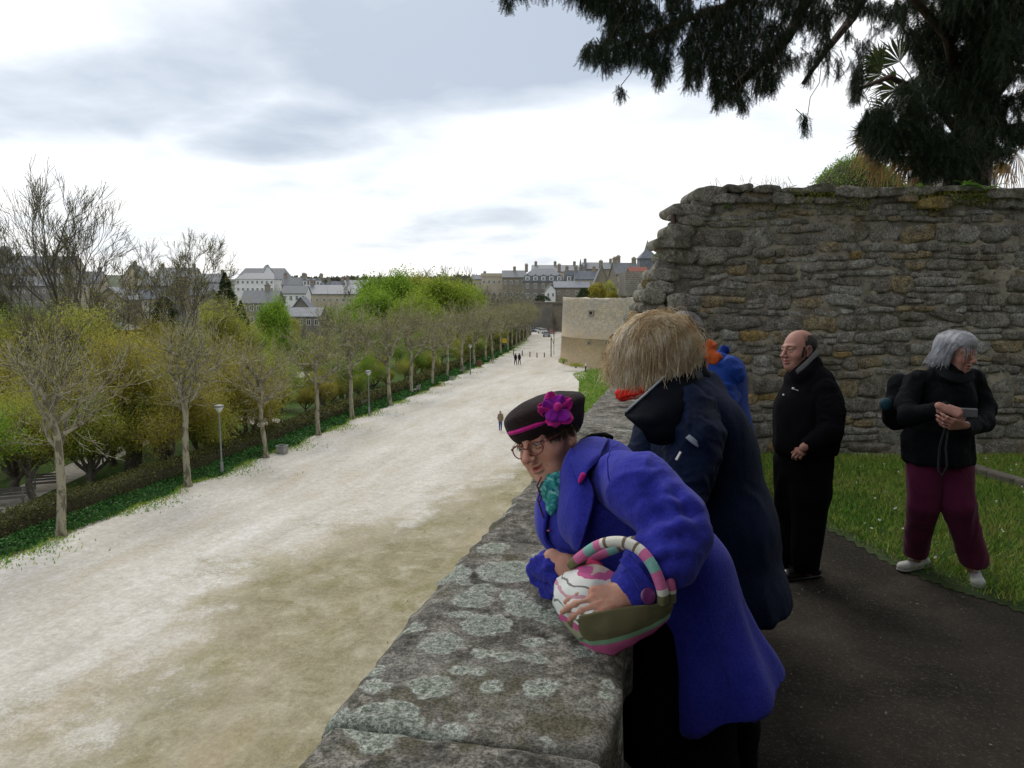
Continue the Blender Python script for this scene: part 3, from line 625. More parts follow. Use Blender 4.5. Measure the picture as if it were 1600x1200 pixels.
# corbelled tower behind it, half hidden by the rubble wall
ct = empty('corbelled_tower', (6, 122, 0), 'grey corbelled wall tower rising behind the bastion', 'tower')
a0 = U(978, 500, 132); a1 = U(1016, 500, 132)
def facing(px, py, d): p = U(px, py, d); return p
def fbox(mb, px0, px1, py0, py1, d, dep):
    p = U(px0, py1, d); q = U(px1, py1, d); zt = U(px0, py0, d)[2]; t = (q - p); L_ = np.linalg.norm(t[:2]); return p, math.atan2(t[1], t[0]), L_, zt
p, an, L_, zt = fbox(None, 977, 1020, 424, 462, 118, 6); T = Matrix.Translation((p[0], p[1], 0)) @ Matrix.Rotation(an, 4, 'Z')
MB().box(0, L_, 0, 8, p[2], zt).ob('tower_wall', M_greywall, ct, M_=T)
MB().box(.5, L_, .5, 7.5, -8, p[2] - .002).ob('tower_base', M_tower, ct, M_=T)
for i in range(5): MB().box(.15 + i * .95, .55 + i * .95, -.25, .49, p[2] - .55, p[2] - .003).ob('corbel', M_greywall, ct, M_=T)
# end wall of the promenade
p, an, L_, zt = fbox(None, 800, 880, 473, 520, 242, 1); T = Matrix.Translation((p[0], p[1], 0)) @ Matrix.Rotation(an, 4, 'Z')
ew = empty('end_wall', p, 'grey stone retaining wall closing the far end of the promenade', 'wall')
MB().box(0, L_, 0, .9, ZP - .5, zt).ob('wall_face', M_greywall, ew, M_=T); MB().box(-.2, L_, -.2, 1.0, zt + .002, zt + .3).ob('wall_coping', M_ash, ew, M_=T)
# ================================================================== TREES
s = NT('plane_bark')
c = s.mix(s.ramp(s.noise(1.0, 4, .6, s.co((3, 3, 1.2)), .6), [(.42, 0.), (.5, 1.)]), (.125, .11, .075), (.30, .275, .20))
c = s.mix(s.ramp(s.noise(2.2, 4, .6, s.co((3, 3, 1.2), (3, 3, 3)), .5), [(.55, 0.), (.62, .8)]), c, (.20, .19, .13))
s.bump(s.noise(8, 5, .7), .6, .03); M_bark = s.fin(c, .9, .15)
M_twig = (lambda s: s.fin(s.ramp(s.isl(), [(0, (.08, .07, .05)), (.35, (.17, .155, .11)), (.7, (.30, .285, .20)), (1, (.46, .44, .34))]), .9, .1))(NT('pale_twig'))
M_twig2 = mat('olive_twig', (.16, .14, .08), (.28, .25, .15), 1.5)
M_dbark = mat('dark_bark', (.06, .052, .040), (.15, .135, .11), 4, bump=.6, bscale=20, bdist=.03)
M_bud = leafmat('bud_leaf', (.20, .18, .03), (.32, .30, .05), (.36, .36, .06), .45)
M_yleaf = leafmat('yellow_leaf', (.17, .155, .03), (.32, .29, .045), (.43, .37, .07), .45, .35)
M_oleaf = leafmat('olive_leaf', (.16, .19, .03), (.32, .34, .055), (.46, .45, .09), .4, .35)
M_gleaf = leafmat('green_leaf', (.08, .15, .015), (.18, .31, .03), (.30, .42, .05), .4, .35)
M_lime = leafmat('lime_leaf', (.10, .15, .015), (.22, .30, .03), (.33, .40, .06), .45, .2)
M_dleaf = leafmat('evergreen_leaf', (.010, .022, .008), (.025, .045, .012), (.05, .075, .02), .15, .8)
M_hedge = leafmat('hedge_leaf', (.025, .030, .010), (.075, .085, .022), (.16, .15, .045), .2, .8)
M_ivy = leafmat('ivy_leaf', (.012, .045, .012), (.035, .12, .025), (.08, .20, .04), .15, 1.5, rough=.45)
def grow(rng, p, d, L, r, lvl, S, T, maxl, spread=.7, nchild=(3, 5), up=.12, shrink=.62, nseg=4, wig=.16):
    """recursive limb: S collects segments (p0,p1,r0,r1,level), T the points of the outer twigs"""
    p = np.array(p, float); d = np.array(d, float); d /= np.linalg.norm(d); pts = [p]; r1 = r * .55
    for i in range(nseg):
        d = d + rng.normal(0, wig, 3) + np.array((0, 0, up)); d /= np.linalg.norm(d); q = p + d * L / nseg
        S.append((p, q, r + (r1 - r) * i / nseg, r + (r1 - r) * (i + 1) / nseg, lvl)); p = q; pts.append(p)
        if lvl >= maxl - 1: T.append((p, d))
    if lvl >= maxl: return
    n = rng.integers(nchild[0], nchild[1] + 1)
    for i in range(n):
        t = rng.uniform(.35, 1.0) if i else 1.0; k_ = min(nseg - 1, int(t * nseg)); b0 = pts[k_] + (pts[k_ + 1] - pts[k_]) * (t * nseg - k_ if k_ < nseg else 0) if t < 1 else p
        a = rng.normal(size=3); a -= d * (a @ d); a /= np.linalg.norm(a); sp = spread * (rng.uniform(.6, 1.2) if i else .35)
        grow(rng, b0, d * math.cos(sp) + a * math.sin(sp), L * shrink * rng.uniform(.75, 1.15), max(r1 * (.8 if i else .95), .006), lvl + 1, S, T, maxl, spread, nchild, up, shrink, max(2, nseg - (lvl > 0)), wig)
def seg_mesh(S, lo, hi, rmin=.0, kf=lambda l: 3):
    out = []
    for l in range(lo, hi + 1):
        q = [x for x in S if x[4] == l]
        if q: out.append(tubes([x[0] for x in q], [x[1] for x in q], [max(x[2], rmin) for x in q], [max(x[3], rmin) for x in q], kf(l)))
    return join(out)
# ---------------- pollarded plane trees along the promenade
def plane_tree(seed, lvl_detail=1, H=11.4):
    """a trunk that runs on as a leader, knobbly side limbs at many heights, sprays of thin shoots from every knob"""
    rng = np.random.default_rng(seed); th = rng.uniform(7.2, 8.4); lean = rng.normal(0, .018, 2); mb = MB(); zz_ = np.linspace(-.2, th, 15); ph = rng.uniform(0, 6.28)
    pts = [np.array((lean[0] * z + .05 * math.sin(z * 1.3 + seed) + .16 * max(0, z - 4.5) * math.sin(z * .9 + ph), lean[1] * z + .05 * math.cos(z * 1.1 + seed) + .14 * max(0, z - 4.5) * math.cos(z * 1.1 + ph), z)) for z in zz_]
    rad = [.36] + [max(.055, .215 - .013 * z if z < 4.5 else .17 - .033 * (z - 4.5)) for z in zz_[1:]]; mb.tube(pts, rad, 10); knobs = [(pts[-1], np.array((0, 0, 1.)), 1.0)]; az = rng.uniform(0, 6.28)
    for i in range(int(rng.integers(9, 13))):
        z = 3.7 + (th - 4.2) * (i / 11) ** .9 + rng.uniform(-.2, .3); k = int(np.clip(np.searchsorted(zz_, z), 1, 14)); b0 = pts[k]; az += 2.4 + rng.normal(0, .5); el = rng.uniform(.25, .95); L = rng.uniform(1.3, 3.0) * (1.15 - .09 * (z - 3.5)); r0 = .095 * (1.2 - .08 * (z - 3.5))
        d = np.array((math.cos(az) * math.cos(el), math.sin(az) * math.cos(el), math.sin(el))); p = b0 - d * .05; q = [p]
        for j_ in range(4):
            d = d + rng.normal(0, .24, 3) + np.array((0, 0, .10)); d /= np.linalg.norm(d); p = p + d * L / 4; q.append(p)
        mb.tube(q, [r0, r0 * .85, r0 * .72, r0 * .62, r0 * .95], 6); knobs.append((p, d, 1.0))
        for m_ in (1, 2, 3):
            if rng.uniform() < .55:
                d2 = d + rng.normal(0, .7, 3); d2 /= np.linalg.norm(d2); e2 = q[m_] + d2 * rng.uniform(.25, .9); mb.tube([q[m_], (q[m_] + e2) / 2 + rng.normal(0, .04, 3), e2], [r0 * .6, r0 * .45, r0 * .65], 5); knobs.append((e2, d2, .6))
    S = []; T = []
    for kp_, kd, sc in knobs:
        for i in range(int(7 * sc * lvl_detail + 2)):
            d = rng.normal(size=3); d = d / np.linalg.norm(d) + kd * .55; d[2] += .25; d /= np.linalg.norm(d)
            L = min(rng.uniform(.8, 2.3), max(.5, (H + rng.normal(0, .5) - kp_[2]) / max(d[2], .25)))
            grow(rng, kp_ + rng.normal(0, .05, 3), d, L, .017, 0, S, T, 1, .55, (3, 6), .10, .45, 4, .16)
    V, F = seg_mesh(S, 0, 1, .010)
    tw = (V, F)
    P = np.array([t[0] for t in T]); D = np.array([t[1] for t in T]); P = P + rng.normal(0, .08, P.shape)
    lv = leafq(P, .075, rng, .55, D=D, tri=True)
    return mb, tw, lv
PROT = []
for i, sd_ in enumerate((3, 8, 15, 21, 34)):
    mb, tw_, lv = plane_tree(sd_, 1.0)
    e = (mb.mesh('trunk', smooth=True), npmesh('twigs', *tw_), npmesh('buds', *lv)); e[0].materials.append(M_bark); e[1].materials.append(M_twig); e[2].materials.append(M_bud); PROT.append(e)
feat = ['with one low limb reaching left', 'with a paler bare trunk beside the first lamp post', 'leaning slightly, grey bin at its foot', 'with a forked crown of thin twigs']
vs_ = [27.7 + 8.55 * i for i in range(23)]
vs_[0:4] = [27.7, 37.0, 45.1, 53.7]
XB = [97, 292, 415, 498]; YB = [838, 760, 715, 680]
rngt = np.random.default_rng(77)
for i, v in enumerate(vs_):
    if i < 4: p = G(XB[i], YB[i], ZP)
    else: p = np.array((tree_line(v) + rngt.normal(0, .15), v, ZP))
    side = 'foreground' if i == 0 else 'row'
    lab = (['nearest pollarded plane tree of the promenade row, at the left edge of the photo', 'second nearest pollarded plane tree, just left of the first lamp post', 'pollarded plane tree just right of the nearest lamp post by a grey bin', 'fourth pollarded plane tree, left of the second lamp post', 'fifth pollarded plane tree, right next to the second lamp post',
            'sixth pollarded plane tree, first one right of the second lamp post', 'pollarded plane tree just left of the nearest park bench', 'pollarded plane tree just right of the nearest park bench'][i] if i < 8 else ['ninth', 'tenth', 'eleventh', 'twelfth', 'thirteenth', 'fourteenth', 'fifteenth', 'sixteenth', 'seventeenth', 'eighteenth', 'nineteenth', 'twentieth', 'twenty-first', 'twenty-second', 'twenty-third'][i - 8] + ' pollarded plane tree of the row counting from the left edge of the photo')
    t = empty('plane_tree', p, lab, 'tree', 'pollarded plane trees along the promenade', rz=rngt.uniform(0, 6.28))
    pr = PROT[(i * 2) % 5 if i else 0]; sc = rngt.uniform(.93, 1.06) * (.86 if i == 2 else 1); t.scale = (sc, sc, sc)
    for nm, me in zip(('trunk', 'crown_twigs', 'young_leaves'), pr):
        o = bpy.data.objects.new(nm, me); COL.objects.link(o); o.parent = t
# ---------------- hedge and ivy strip
def hedge_run(name, off, wd, ht, v0, v1, m, lab, seed, dens=420, leaf=.13):
    rng = np.random.default_rng(seed); root = empty(name, (tree_line(60) - off, 60, ZP), lab, 'hedge')
    n_ = int((v1 - v0) / 1.2); vs2 = np.linspace(v0, v1, n_); V = []; 
    for v in vs2:
        x = tree_line(max(v, 0)) - off; h = ht * (1 + .07 * math.sin(v * .9) + .05 * math.sin(v * 2.3))
        V += [(x + wd / 2, v, ZP - .1), (x + wd / 2 - .06, v, ZP + h * .8), (x + wd / 4, v, ZP + h * .95), (x - wd / 4, v, ZP + h * .95), (x - wd / 2, v, ZP + h * .8), (x - wd / 2, v, ZP - .5)]
    idx = np.arange(n_ * 6).reshape(n_, 6); F = np.stack([idx[:-1, :-1], idx[:-1, 1:], idx[1:, 1:], idx[1:, :-1]], -1).reshape(-1, 4); V = np.array(V)
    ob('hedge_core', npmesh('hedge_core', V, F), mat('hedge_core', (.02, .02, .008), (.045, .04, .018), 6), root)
    k_ = int(dens * (v1 - v0)); w_ = (vs2[F[:, 0] // 6 % n_] if False else None)
    # denser near the camera
    fv = V[F].mean(1)[:, 1]; pr_ = 1 / (np.maximum(fv, 15) ** 1.25); pr_ /= pr_.sum(); fi = rng.choice(len(F), k_, p=pr_); q = V[F[fi]]; a = rng.uniform(size=(k_, 1)); b_ = rng.uniform(size=(k_, 1))
    P = (q[:, 0] * (1 - a) + q[:, 1] * a) * (1 - b_) + (q[:, 3] * (1 - a) + q[:, 2] * a) * b_ + rng.normal(0, .10, (k_, 3)) + np.array((0, 0, .06))
    sz = leaf * np.clip(P[:, 1] / 45, .8, 4)
    Vl, Fl = leafq(P, 1, rng, .7, tri=True); Vl = (Vl.reshape(-1, 3, 3) - P[:, None]) * sz[:, None, None] + P[:, None]
    tag(ob('hedge_leaves', npmesh('hedge_leaves', Vl.reshape(-1, 3), Fl), m, root), kind='stuff')
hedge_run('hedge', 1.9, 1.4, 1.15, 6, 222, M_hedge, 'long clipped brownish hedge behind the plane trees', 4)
rng = np.random.default_rng(9); n_ = 70000; v = 8 + 150 * rng.uniform(size=n_) ** 1.7; u_ = rng.uniform(0, 1, n_)
xx = np.array([tree_line(a) for a in v]) - 1.2 + u_ * 1.25 + .25 * np.sin(v * 1.3) + .3 * vn(np.stack([v, v * 0, v * 0], 1), .5, 4); P = np.stack([xx, v, ZP + .06 + .38 * (1 - u_) + rng.uniform(0, .1, n_)], 1)
sz = .12 * np.clip(v / 45, .8, 3); Vl, Fl = leafq(P, 1, rng, .9, up=1.5, tri=False); Vl = (Vl.reshape(-1, 4, 3) - P[:, None]) * sz[:, None, None] + P[:, None]
tag(ob('ivy_border', npmesh('ivy_border', Vl.reshape(-1, 3), Fl), M_ivy), 'glossy green ivy growing along the foot of the hedge', 'ivy', kind='stuff')
n_ = 40000; v = 10 + 180 * rng.uniform(size=n_) ** 1.5; P = np.stack([np.array([tree_line(a) for a in v]) - .3 + rng.exponential(.35, n_) * (1 + .8 * np.sin(v * .8)), v, np.full(n_, ZP + .02)], 1)
blades('verge_grass', P, .12, .035, rng, M_grass, 'ragged grass growing at the edge of the gravel')
# ---------------- broad trees behind the hedge
def broad_tree(seed, H, trunk, lean=(0, 0), maxl=3, nleaf=9, leaf=.14, spread=.75, L0=None, clump=.5, r0=.3, up=.1, nch=(4, 6), rmin=.014, shrink=.66):
    rng = np.random.default_rng(seed); S = []; T = []; p0 = np.array((0, 0, -.4)); top = np.array((lean[0], lean[1], trunk))
    n = 5; pts = [p0 + (top - p0) * i / n + rng.normal(0, .06, 3) * (i > 0) for i in range(n + 1)]
    mb = MB().tube(pts, [r0 * 1.25] + [r0 * (1 - .07 * i) for i in range(n)], 9)
    nm = rng.integers(4, 6); a0 = rng.uniform(0, 6.28)
    for i in range(nm):
        az = a0 + i * 6.28 / nm; el = rng.uniform(.55, 1.2) if i else 1.45; d = (math.cos(az) * math.cos(el), math.sin(az) * math.cos(el), math.sin(el))
        grow(rng, pts[-1 - (i % 2)], d, (L0 or (H - trunk) * .42) * rng.uniform(.8, 1.15), r0 * .55, 0, S, T, maxl, spread, nch, up, shrink, 4, .15)
    bq = seg_mesh(S, 0, 1, .03, lambda l: 6 - l); tq = seg_mesh(S, 2, maxl, rmin)
    lv = None
    if nleaf:
        P = np.array([t[0] for t in T]); P = np.repeat(P, nleaf, 0); P = P + rng.normal(0, clump, P.shape); lv = leafq(P, leaf, rng, .7, tri=True)
    tv = (np.array(mb.v, np.float32), [np.array([f for f in mb.f if len(f) == 4], np.int32)])
    return join([tv, bq]), tq, lv
def proto(seed, *a, mt=M_dbark, mw=M_twig2, ml=M_yleaf, **k):
    t, w_, l = broad_tree(seed, *a, **k); out = []
    for nm, q, m in (('trunk', t, mt), ('crown_twigs', w_, mw), ('leaves', l, ml)):
        if q is None: continue
        me = npmesh(nm, *q, smooth=(nm == 'trunk')); me.materials.append(m); out.append((nm, me))
    return out
def put(name, pr, p, lab, group=None, rz=0, sc=1, cat='tree', leafm=None, twm=None):
    t = empty(name, p, lab, cat, group, rz); t.scale = (sc,) * 3 if not hasattr(sc, '__len__') else sc
    for nm, me in pr:
        o = bpy.data.objects.new(nm, me); COL.objects.link(o); o.parent = t
        for key, m in (('leaves', leafm), ('crown_twigs', twm)):
            if nm == key and m is not None: o.material_slots[0].link = 'OBJECT'; o.material_slots[0].material = m
    return t
YP = [proto(101, 8.5, 1.8, maxl=3, nleaf=14, leaf=.105, clump=.36, nch=(4, 6)), proto(102, 9, 2.3, maxl=3, nleaf=15, leaf=.105, clump=.4, lean=(.8, .3), nch=(4, 6)), proto(103, 7, 1.0, maxl=3, nleaf=17, leaf=.105, clump=.4, spread=.9, nch=(4, 6))]
# (px, py of foot, height scale, variant, leaf material, words)
def gz_at(p): return float(terrain_z(p[0], p[1]))
def foot(px, py):
    p = G(px, py, -9.7); return np.array((p[0], p[1], gz_at(p)))
yl = [(20, 745, .95, 0, None, 'dense yellow-green tree at the far left edge behind the first plane tree'), (215, 735, .9, 1, M_yleaf, 'leaning yellow-leaved tree with a dark crooked trunk between the first two plane trees'),
      (360, 690, 1.0, 2, M_yleaf, 'round ochre-leaved shrubby tree right behind the nearest lamp post'), (120, 680, 1.05, 1, M_oleaf, 'olive-leaved tree just behind the nearest plane tree'), (250, 660, 1.0, 0, M_yleaf, 'yellow-leaved tree standing behind the second plane tree'),
      (-60, 720, 1.1, 2, M_oleaf, 'olive tree mostly cut off by the left edge'), (40, 640, 1.05, 1, M_gleaf, 'bright green tree deep in the park at the left edge'), (330, 610, 1.1, 1, M_oleaf, 'olive tree beneath the dark conifers'),
      (175, 610, .95, 0, M_yleaf, 'yellow tree in front of the small slate roof in the park'), (440, 640, .55, 2, M_gleaf, 'low green tree behind the third plane tree'), (520, 622, .6, 0, M_gleaf, 'low green tree on the lawn behind the fourth plane tree'),
      (580, 605, .75, 2, M_oleaf, 'olive shrubby tree behind the second lamp post'), (660, 585, .8, 1, M_gleaf, 'green tree behind the hedge beside the benches'), (730, 570, .8, 0, M_oleaf, 'olive tree behind the far benches'), (620, 575, .9, 0, M_gleaf, 'green tree below the big lime-green trees'), (700, 556, 1.0, 2, M_oleaf, 'olive tree in the shrubs left of the walking couple'), (480, 600, .7, 1, M_gleaf, 'small green tree on the slope below the parked cars'),
      (770, 549, 1.0, 1, M_oleaf, 'olive tree behind the far plane trees'), (545, 585, .8, 2, M_gleaf, 'green shrubby tree in the middle of the park'), (395, 605, .75, 2, M_yleaf, 'small yellow tree left of the parked cars in the park'),
      (385, 705, .85, 2, M_yleaf, 'ochre bush right behind the hedge between the lamp and the third plane tree'), (322, 728, .62, 2, M_oleaf, 'olive bush right behind the hedge left of the nearest lamp'), (160, 655, 1.1, 0, M_yleaf, 'yellow-olive tree behind the leaning one'), (60, 690, 1.0, 1, M_oleaf, 'olive tree behind the nearest plane tree trunk on its left')]
for i, (px, py, sc, k_, lm, lab) in enumerate(yl):
    put('park_tree', YP[k_], foot(px, py), lab, 'leafing trees in the park', rz=i * 1.7, sc=sc * (1.22 if py > 600 and px < 400 else 1.0), leafm=lm)
rw = np.random.default_rng(404); mats_ = [M_yleaf, M_oleaf, M_gleaf, M_oleaf, M_yleaf]
for i in range(135):
    v = 22 + 190 * rw.uniform() ** 1.2; off = rw.uniform(4.2, 8) if i % 2 == 0 else rw.uniform(6, 55); x = tree_line(v) - off; near_ = v < 75
    if v < 40 and off < 7: continue
    put('park_tree', YP[i % 3], (x, v, gz_at((x, v))), ('yellow to olive leafing tree in the dense mass behind the hedge, left of the lamp' if near_ else 'olive or green leafing tree in the dense mass behind the far hedge'), 'leafing trees in the mass behind the hedge' if near_ else 'leafing trees behind the far hedge', rz=rw.uniform(0, 6.28), sc=rw.uniform(.6, 1.15) if off > 9 else (rw.uniform(.35, .6) if v > 60 else rw.uniform(.7, 1.05)), leafm=mats_[(i * 3) % 5] if near_ else [M_oleaf, M_gleaf, M_oleaf][i % 3])
# tall bare trees
BP = proto(201, 21, 5.5, maxl=5, nleaf=1, leaf=.09, clump=.1, r0=.46, spread=.55, up=.13, nch=(3, 4), ml=M_bud, mw=M_dbark, rmin=.018, shrink=.70)
BP2 = proto(207, 17, 5, maxl=5, nleaf=1, leaf=.09, clump=.1, r0=.24, spread=.6, up=.1, nch=(3, 4), ml=M_bud, mw=M_dbark, rmin=.013, shrink=.68)
p = foot(118, 640); put('bare_tree', BP, p, 'tallest tree, bare, dark branched against the sky at the left', 'bare trees', rz=.6, sc=1.02)
p = foot(175, 660); put('bare_tree', BP2, p, 'bare multi-stemmed tree just right of the tallest one', 'bare trees', rz=2, sc=.86)
p = foot(-60, 650); put('bare_tree', BP2, p, 'bare tree at the left edge with a long limb reaching right', 'bare trees', rz=3.4, sc=1.02)
p = foot(284, 640); put('bare_tree', BP2, p, 'smaller bare round-headed tree between the tallest tree and the dark conifers', 'bare trees', rz=5, sc=1.14)
p = foot(90, 700); put('bare_tree', BP, p, 'slender bare tree in front of the tallest one at the left', 'bare trees', rz=5, sc=.5)
BF = proto(211, 15, 4, maxl=4, nleaf=0, r0=.3, spread=.6, up=.07, nch=(3, 4), mw=M_dbark, rmin=.035, shrink=.68)
p = U(552, 465, 230); put('bare_tree', BF, (p[0], p[1], gz_at(p)), 'bare round tree on the skyline left of the green trees', 'bare trees', sc=1.15)
# conifers
def conifer(seed, H, Rm, n_=26000, leaf=.22, pw=.8):
    rng = np.random.default_rng(seed); mb = MB().tube([(0, 0, -.5), (0, 0, H * .5), (0, 0, H * .97)], [.28, .16, .03], 8)
    t = rng.uniform(0, 1, n_) ** .8; nb = 9; az = rng.uniform(0, 6.28, n_); lay = 1 + .26 * np.sin(t * 42 + az * 2) + .26 * np.sin(az * nb / 2 + t * 15) + .2 * vn(np.stack([az * 1.2, t * 9, t * 0], 1), 1, seed)
    r_ = Rm * (1 - t) ** pw * np.clip(lay, .3, 1.6) * rng.uniform(.35, 1, n_) ** .45; P = np.stack([np.cos(az) * r_, np.sin(az) * r_, H * (.08 + .92 * t) - .18 * r_], 1)
    D = np.stack([np.cos(az), np.sin(az), -.25 + 0 * az], 1); lv = leafq(P, leaf, rng, .4, D=D, tri=True)
    a = mb.mesh('trunk'); a.materials.append(M_dbark); b_ = npmesh('foliage', *lv); b_.materials.append(M_dleaf); return [('trunk', a), ('foliage', b_)]
C1 = conifer(5, 15.5, 3.7); C2 = conifer(6, 12, 3.3, pw=.5)
p = foot(358, 580); put('conifer', C1, p, 'tall pointed dark green conifer right of the two evergreens', 'dark conifers in the park', sc=(1, 1, 1.0))
p = foot(380, 575); put('conifer', C1, p, 'short dark conifer leaning against the tall pointed one', 'dark conifers in the park', rz=2, sc=(.6, .6, .72))
p = foot(262, 585); put('conifer', C2, p, 'broad dark evergreen left of the tall pointed conifer', 'dark conifers in the park', rz=1, sc=(1, 1, .98))
p = foot(10, 600); put('conifer', C2, p, 'dark evergreen at the left edge below the long slate roof', 'dark conifers in the park', rz=2, sc=1.0)
# big green trees in the middle distance
BG = [proto(301, 17, 3.0, maxl=3, nleaf=26, leaf=.42, clump=1.0, r0=.4, nch=(5, 7), spread=.8, mw=M_dbark, ml=M_gleaf), proto(305, 16, 2.5, maxl=3, nleaf=22, leaf=.42, clump=1.1, r0=.35, nch=(5, 7), spread=.7, mw=M_dbark, ml=M_lime)]
def mid(px, d, ytop, H, pr, lab, name='park_tree', wsc=1.0, **k):
    p = U(px, 465, d); z0 = gz_at(p); top = U(px, ytop, d)[2]; sc = (top - z0) / H; put(name, pr, (p[0], p[1], z0), lab, sc=(sc * wsc, sc * wsc, sc), **k)
mid(618, 185, 412, 17, BG[0], 'large fresh green tree in the middle distance left of the lime one', group='big green trees beyond the promenade')
mid(585, 165, 440, 17, BG[0], 'darker green rounded tree lowest of the big green group', group='big green trees beyond the promenade', rz=2)
mid(650, 195, 418, 17, BG[0], 'green tree with bare tips between the fresh green and lime trees', group='big green trees beyond the promenade', rz=4, leafm=M_oleaf)
mid(690, 170, 425, 16, BG[1], 'large bright lime-green tree left of the brown grove', group='big green trees beyond the promenade', wsc=1.1)
mid(722, 180, 440, 16, BG[1], 'lower lime-green tree at the right of the big green group', group='big green trees beyond the promenade', rz=2)
mid(655, 150, 455, 16, BG[1], 'lowest lime-green tree in front of the bigger ones', group='big green trees beyond the promenade', rz=3)
mid(430, 130, 458, 16, BG[1], 'rounded light green tree in front of the slate house', group='big green trees beyond the promenade', rz=3, leafm=M_gleaf, wsc=.55)
mid(700, 200, 405, 15, BF, 'thin bare treetop standing above the lime-green tree', name='bare_tree', twm=M_twig2, group='bare trees', wsc=.5)
mid(716, 205, 404, 15, BF, 'second thin bare treetop above the lime-green tree', name='bare_tree', twm=M_twig2, rz=2, group='bare trees', wsc=.5)
mid(605, 200, 410, 15, BF, 'bare crown rising behind the fresh green tree', name='bare_tree', rz=1, group='bare trees', wsc=.8)
mid(655, 210, 408, 15, BF, 'bare crown rising between the two green trees', name='bare_tree', rz=3, group='bare trees', wsc=.8)
for i, (px, yt, d) in enumerate(((765, 438, 215), (790, 442, 205), (805, 450, 215), (748, 452, 190), (778, 458, 175))):
    mid(px, d, yt, 15, BF, ['dense brown leafless tree above the far end of the row', 'brown leafless tree right in the brown grove', 'brown leafless tree left of the mansard house', 'brown leafless tree beside the lime-green tree', 'lowest brown leafless tree of the grove'][i], name='bare_tree', twm=M_twig, rz=i, group='brown leafless grove', wsc=1.0)
mid(866, 140, 478, 15, BF, 'dark narrow tree growing against the bastion edge', name='bare_tree', twm=M_dbark, wsc=.30)
mid(829, 225, 470, 15, BF, 'dark bare tree at the far left corner of the end wall', name='bare_tree', wsc=.45)
# ivy clad cone on the tree by the bastion
# shrubs on the bastion and plateau
def shrub(px, ybot, wpx_, hpx, d, m, lab, seed, name='shrub', n_=2600, zb=None, leafk=1.0, cat='shrub', group=None):
    rng = np.random.default_rng(seed); p = U(px, ybot, d); rr = wpx_ / 2 * d / FPX; hh = hpx * d / FPX
    a = rng.normal(size=(n_, 3)); a /= np.linalg.norm(a, axis=1)[:, None]; a[:, 2] = np.abs(a[:, 2]); a *= (rng.uniform(.5, 1, n_) ** .5 * (1 + .25 * vn(a * 2.2, 1, seed)))[:, None]
    P = np.array(p) + a * np.array((rr, rr * .8, hh)); t = empty(name, p, lab, cat, group); V, F = leafq(P, max(.05, rr * .13) * leafk, rng, .6, tri=True)
    ob('foliage', npmesh('foliage', V, F), m, t)
    st = [p + np.array((0, 0, -.3))] * 7; en = [p + np.array((rng.normal(0, .4) * rr, rng.normal(0, .4) * rr, hh * rng.uniform(.5, .85))) for _ in range(7)]
    V, F = tubes(st, en, [.03 * rr + .01] * 7, [.012] * 7, 4); ob('stem', npmesh('stem', V, F), M_dbark, t); return t
shrub(912, 466, 22, 17, 124, M_dleaf, 'dark green shrub at the left of the bastion top', 1, zb=1)
shrub(932, 466, 34, 24, 124, M_yleaf, 'large yellow-green shrub in the middle of the bastion top', 2, n_=4000)
shrub(952, 466, 26, 26, 128, M_oleaf, 'tall olive shrub behind the yellow bush on the bastion', 3)
shrub(958, 466, 20, 12, 120, M_yleaf, 'small golden bush at the right of the bastion top', 4)
shrub(974, 466, 12, 30, 126, M_dleaf, 'narrow dark evergreen shrub beside the corbelled tower', 5)
shrub(848, 470, 26, 9, 236, M_dleaf, 'clipped dark shrub under the white gabled house', 6, n_=900)
shrub(880, 566, 16, 7, 112, M_gleaf, 'low green weeds at the foot of the bastion', 7, n_=700)
shrub(900, 572, 24, 5, 111, M_oleaf, 'low olive weeds at the foot of the bastion on the right', 8, n_=700)
# ================================================================== TOWN
s = NT('slate_roof'); r_ = s.orand()
c = s.ramp(s.noise(1.2, 6, .65), [(.3, (.085, .095, .115)), (.7, (.16, .175, .20))]); c = s.mix(s.ramp(r_, [(.1, 0.), (.9, .5)]), c, (.20, .20, .19))
s.bump(s.noise(6, 3, .6), .4, .05); M_slate = s.fin(c, .6, .3)
M_pal = {'stone': masonry('house_stone', (.30, .26, .20), (.23, .205, .165), (.26, .24, .205), bw=.8, rh=.35), 'grey': masonry('house_granite', (.24, .225, .20), (.19, .18, .165), (.17, .165, .155), bw=.8, rh=.35),
         'beige': mat('beige_render', (.38, .33, .25), (.47, .42, .33), 1, bump=.1), 'white': mat('white_render', (.62, .62, .60), (.75, .75, .73), 1), 'cream': mat('cream_render', (.50, .46, .38), (.58, .54, .46), 1), 'brown': mat('brown_render', (.20, .165, .13), (.28, .235, .19), 1)}
M_frame = mat('white_window_frame', (.62, .62, .60), (.72, .72, .70), 5, .5)
s = NT('window_glass'); s.fin(s.ramp(s.orand(), [(0, (.02, .025, .03)), (1, (.07, .08, .095))]), .12, .6); M_glass = s.m
M_red = mat('red_roof', (.20, .07, .05), (.28, .11, .08), 2)
fm = MB(); W_, H_ = .5, .75
fm.box(-W_, -W_ + .1, -.06, .06, -H_, H_); fm.box(W_ - .1, W_, -.06, .06, -H_, H_); fm.box(-W_ + .1, W_ - .1, -.06, .06, H_ - .1, H_); fm.box(-W_ + .1, W_ - .1, -.06, .06, -H_, -H_ + .1); fm.box(-.04, .04, -.05, .05, -H_ + .1, H_ - .1)
ME_frame = fm.mesh('window'); ME_frame.materials.append(M_frame)
ME_pane = MB().box(-W_ + .1, W_ - .1, -.01, .03, -H_ + .1, H_ - .1).mesh('pane'); ME_pane.materials.append(M_glass)
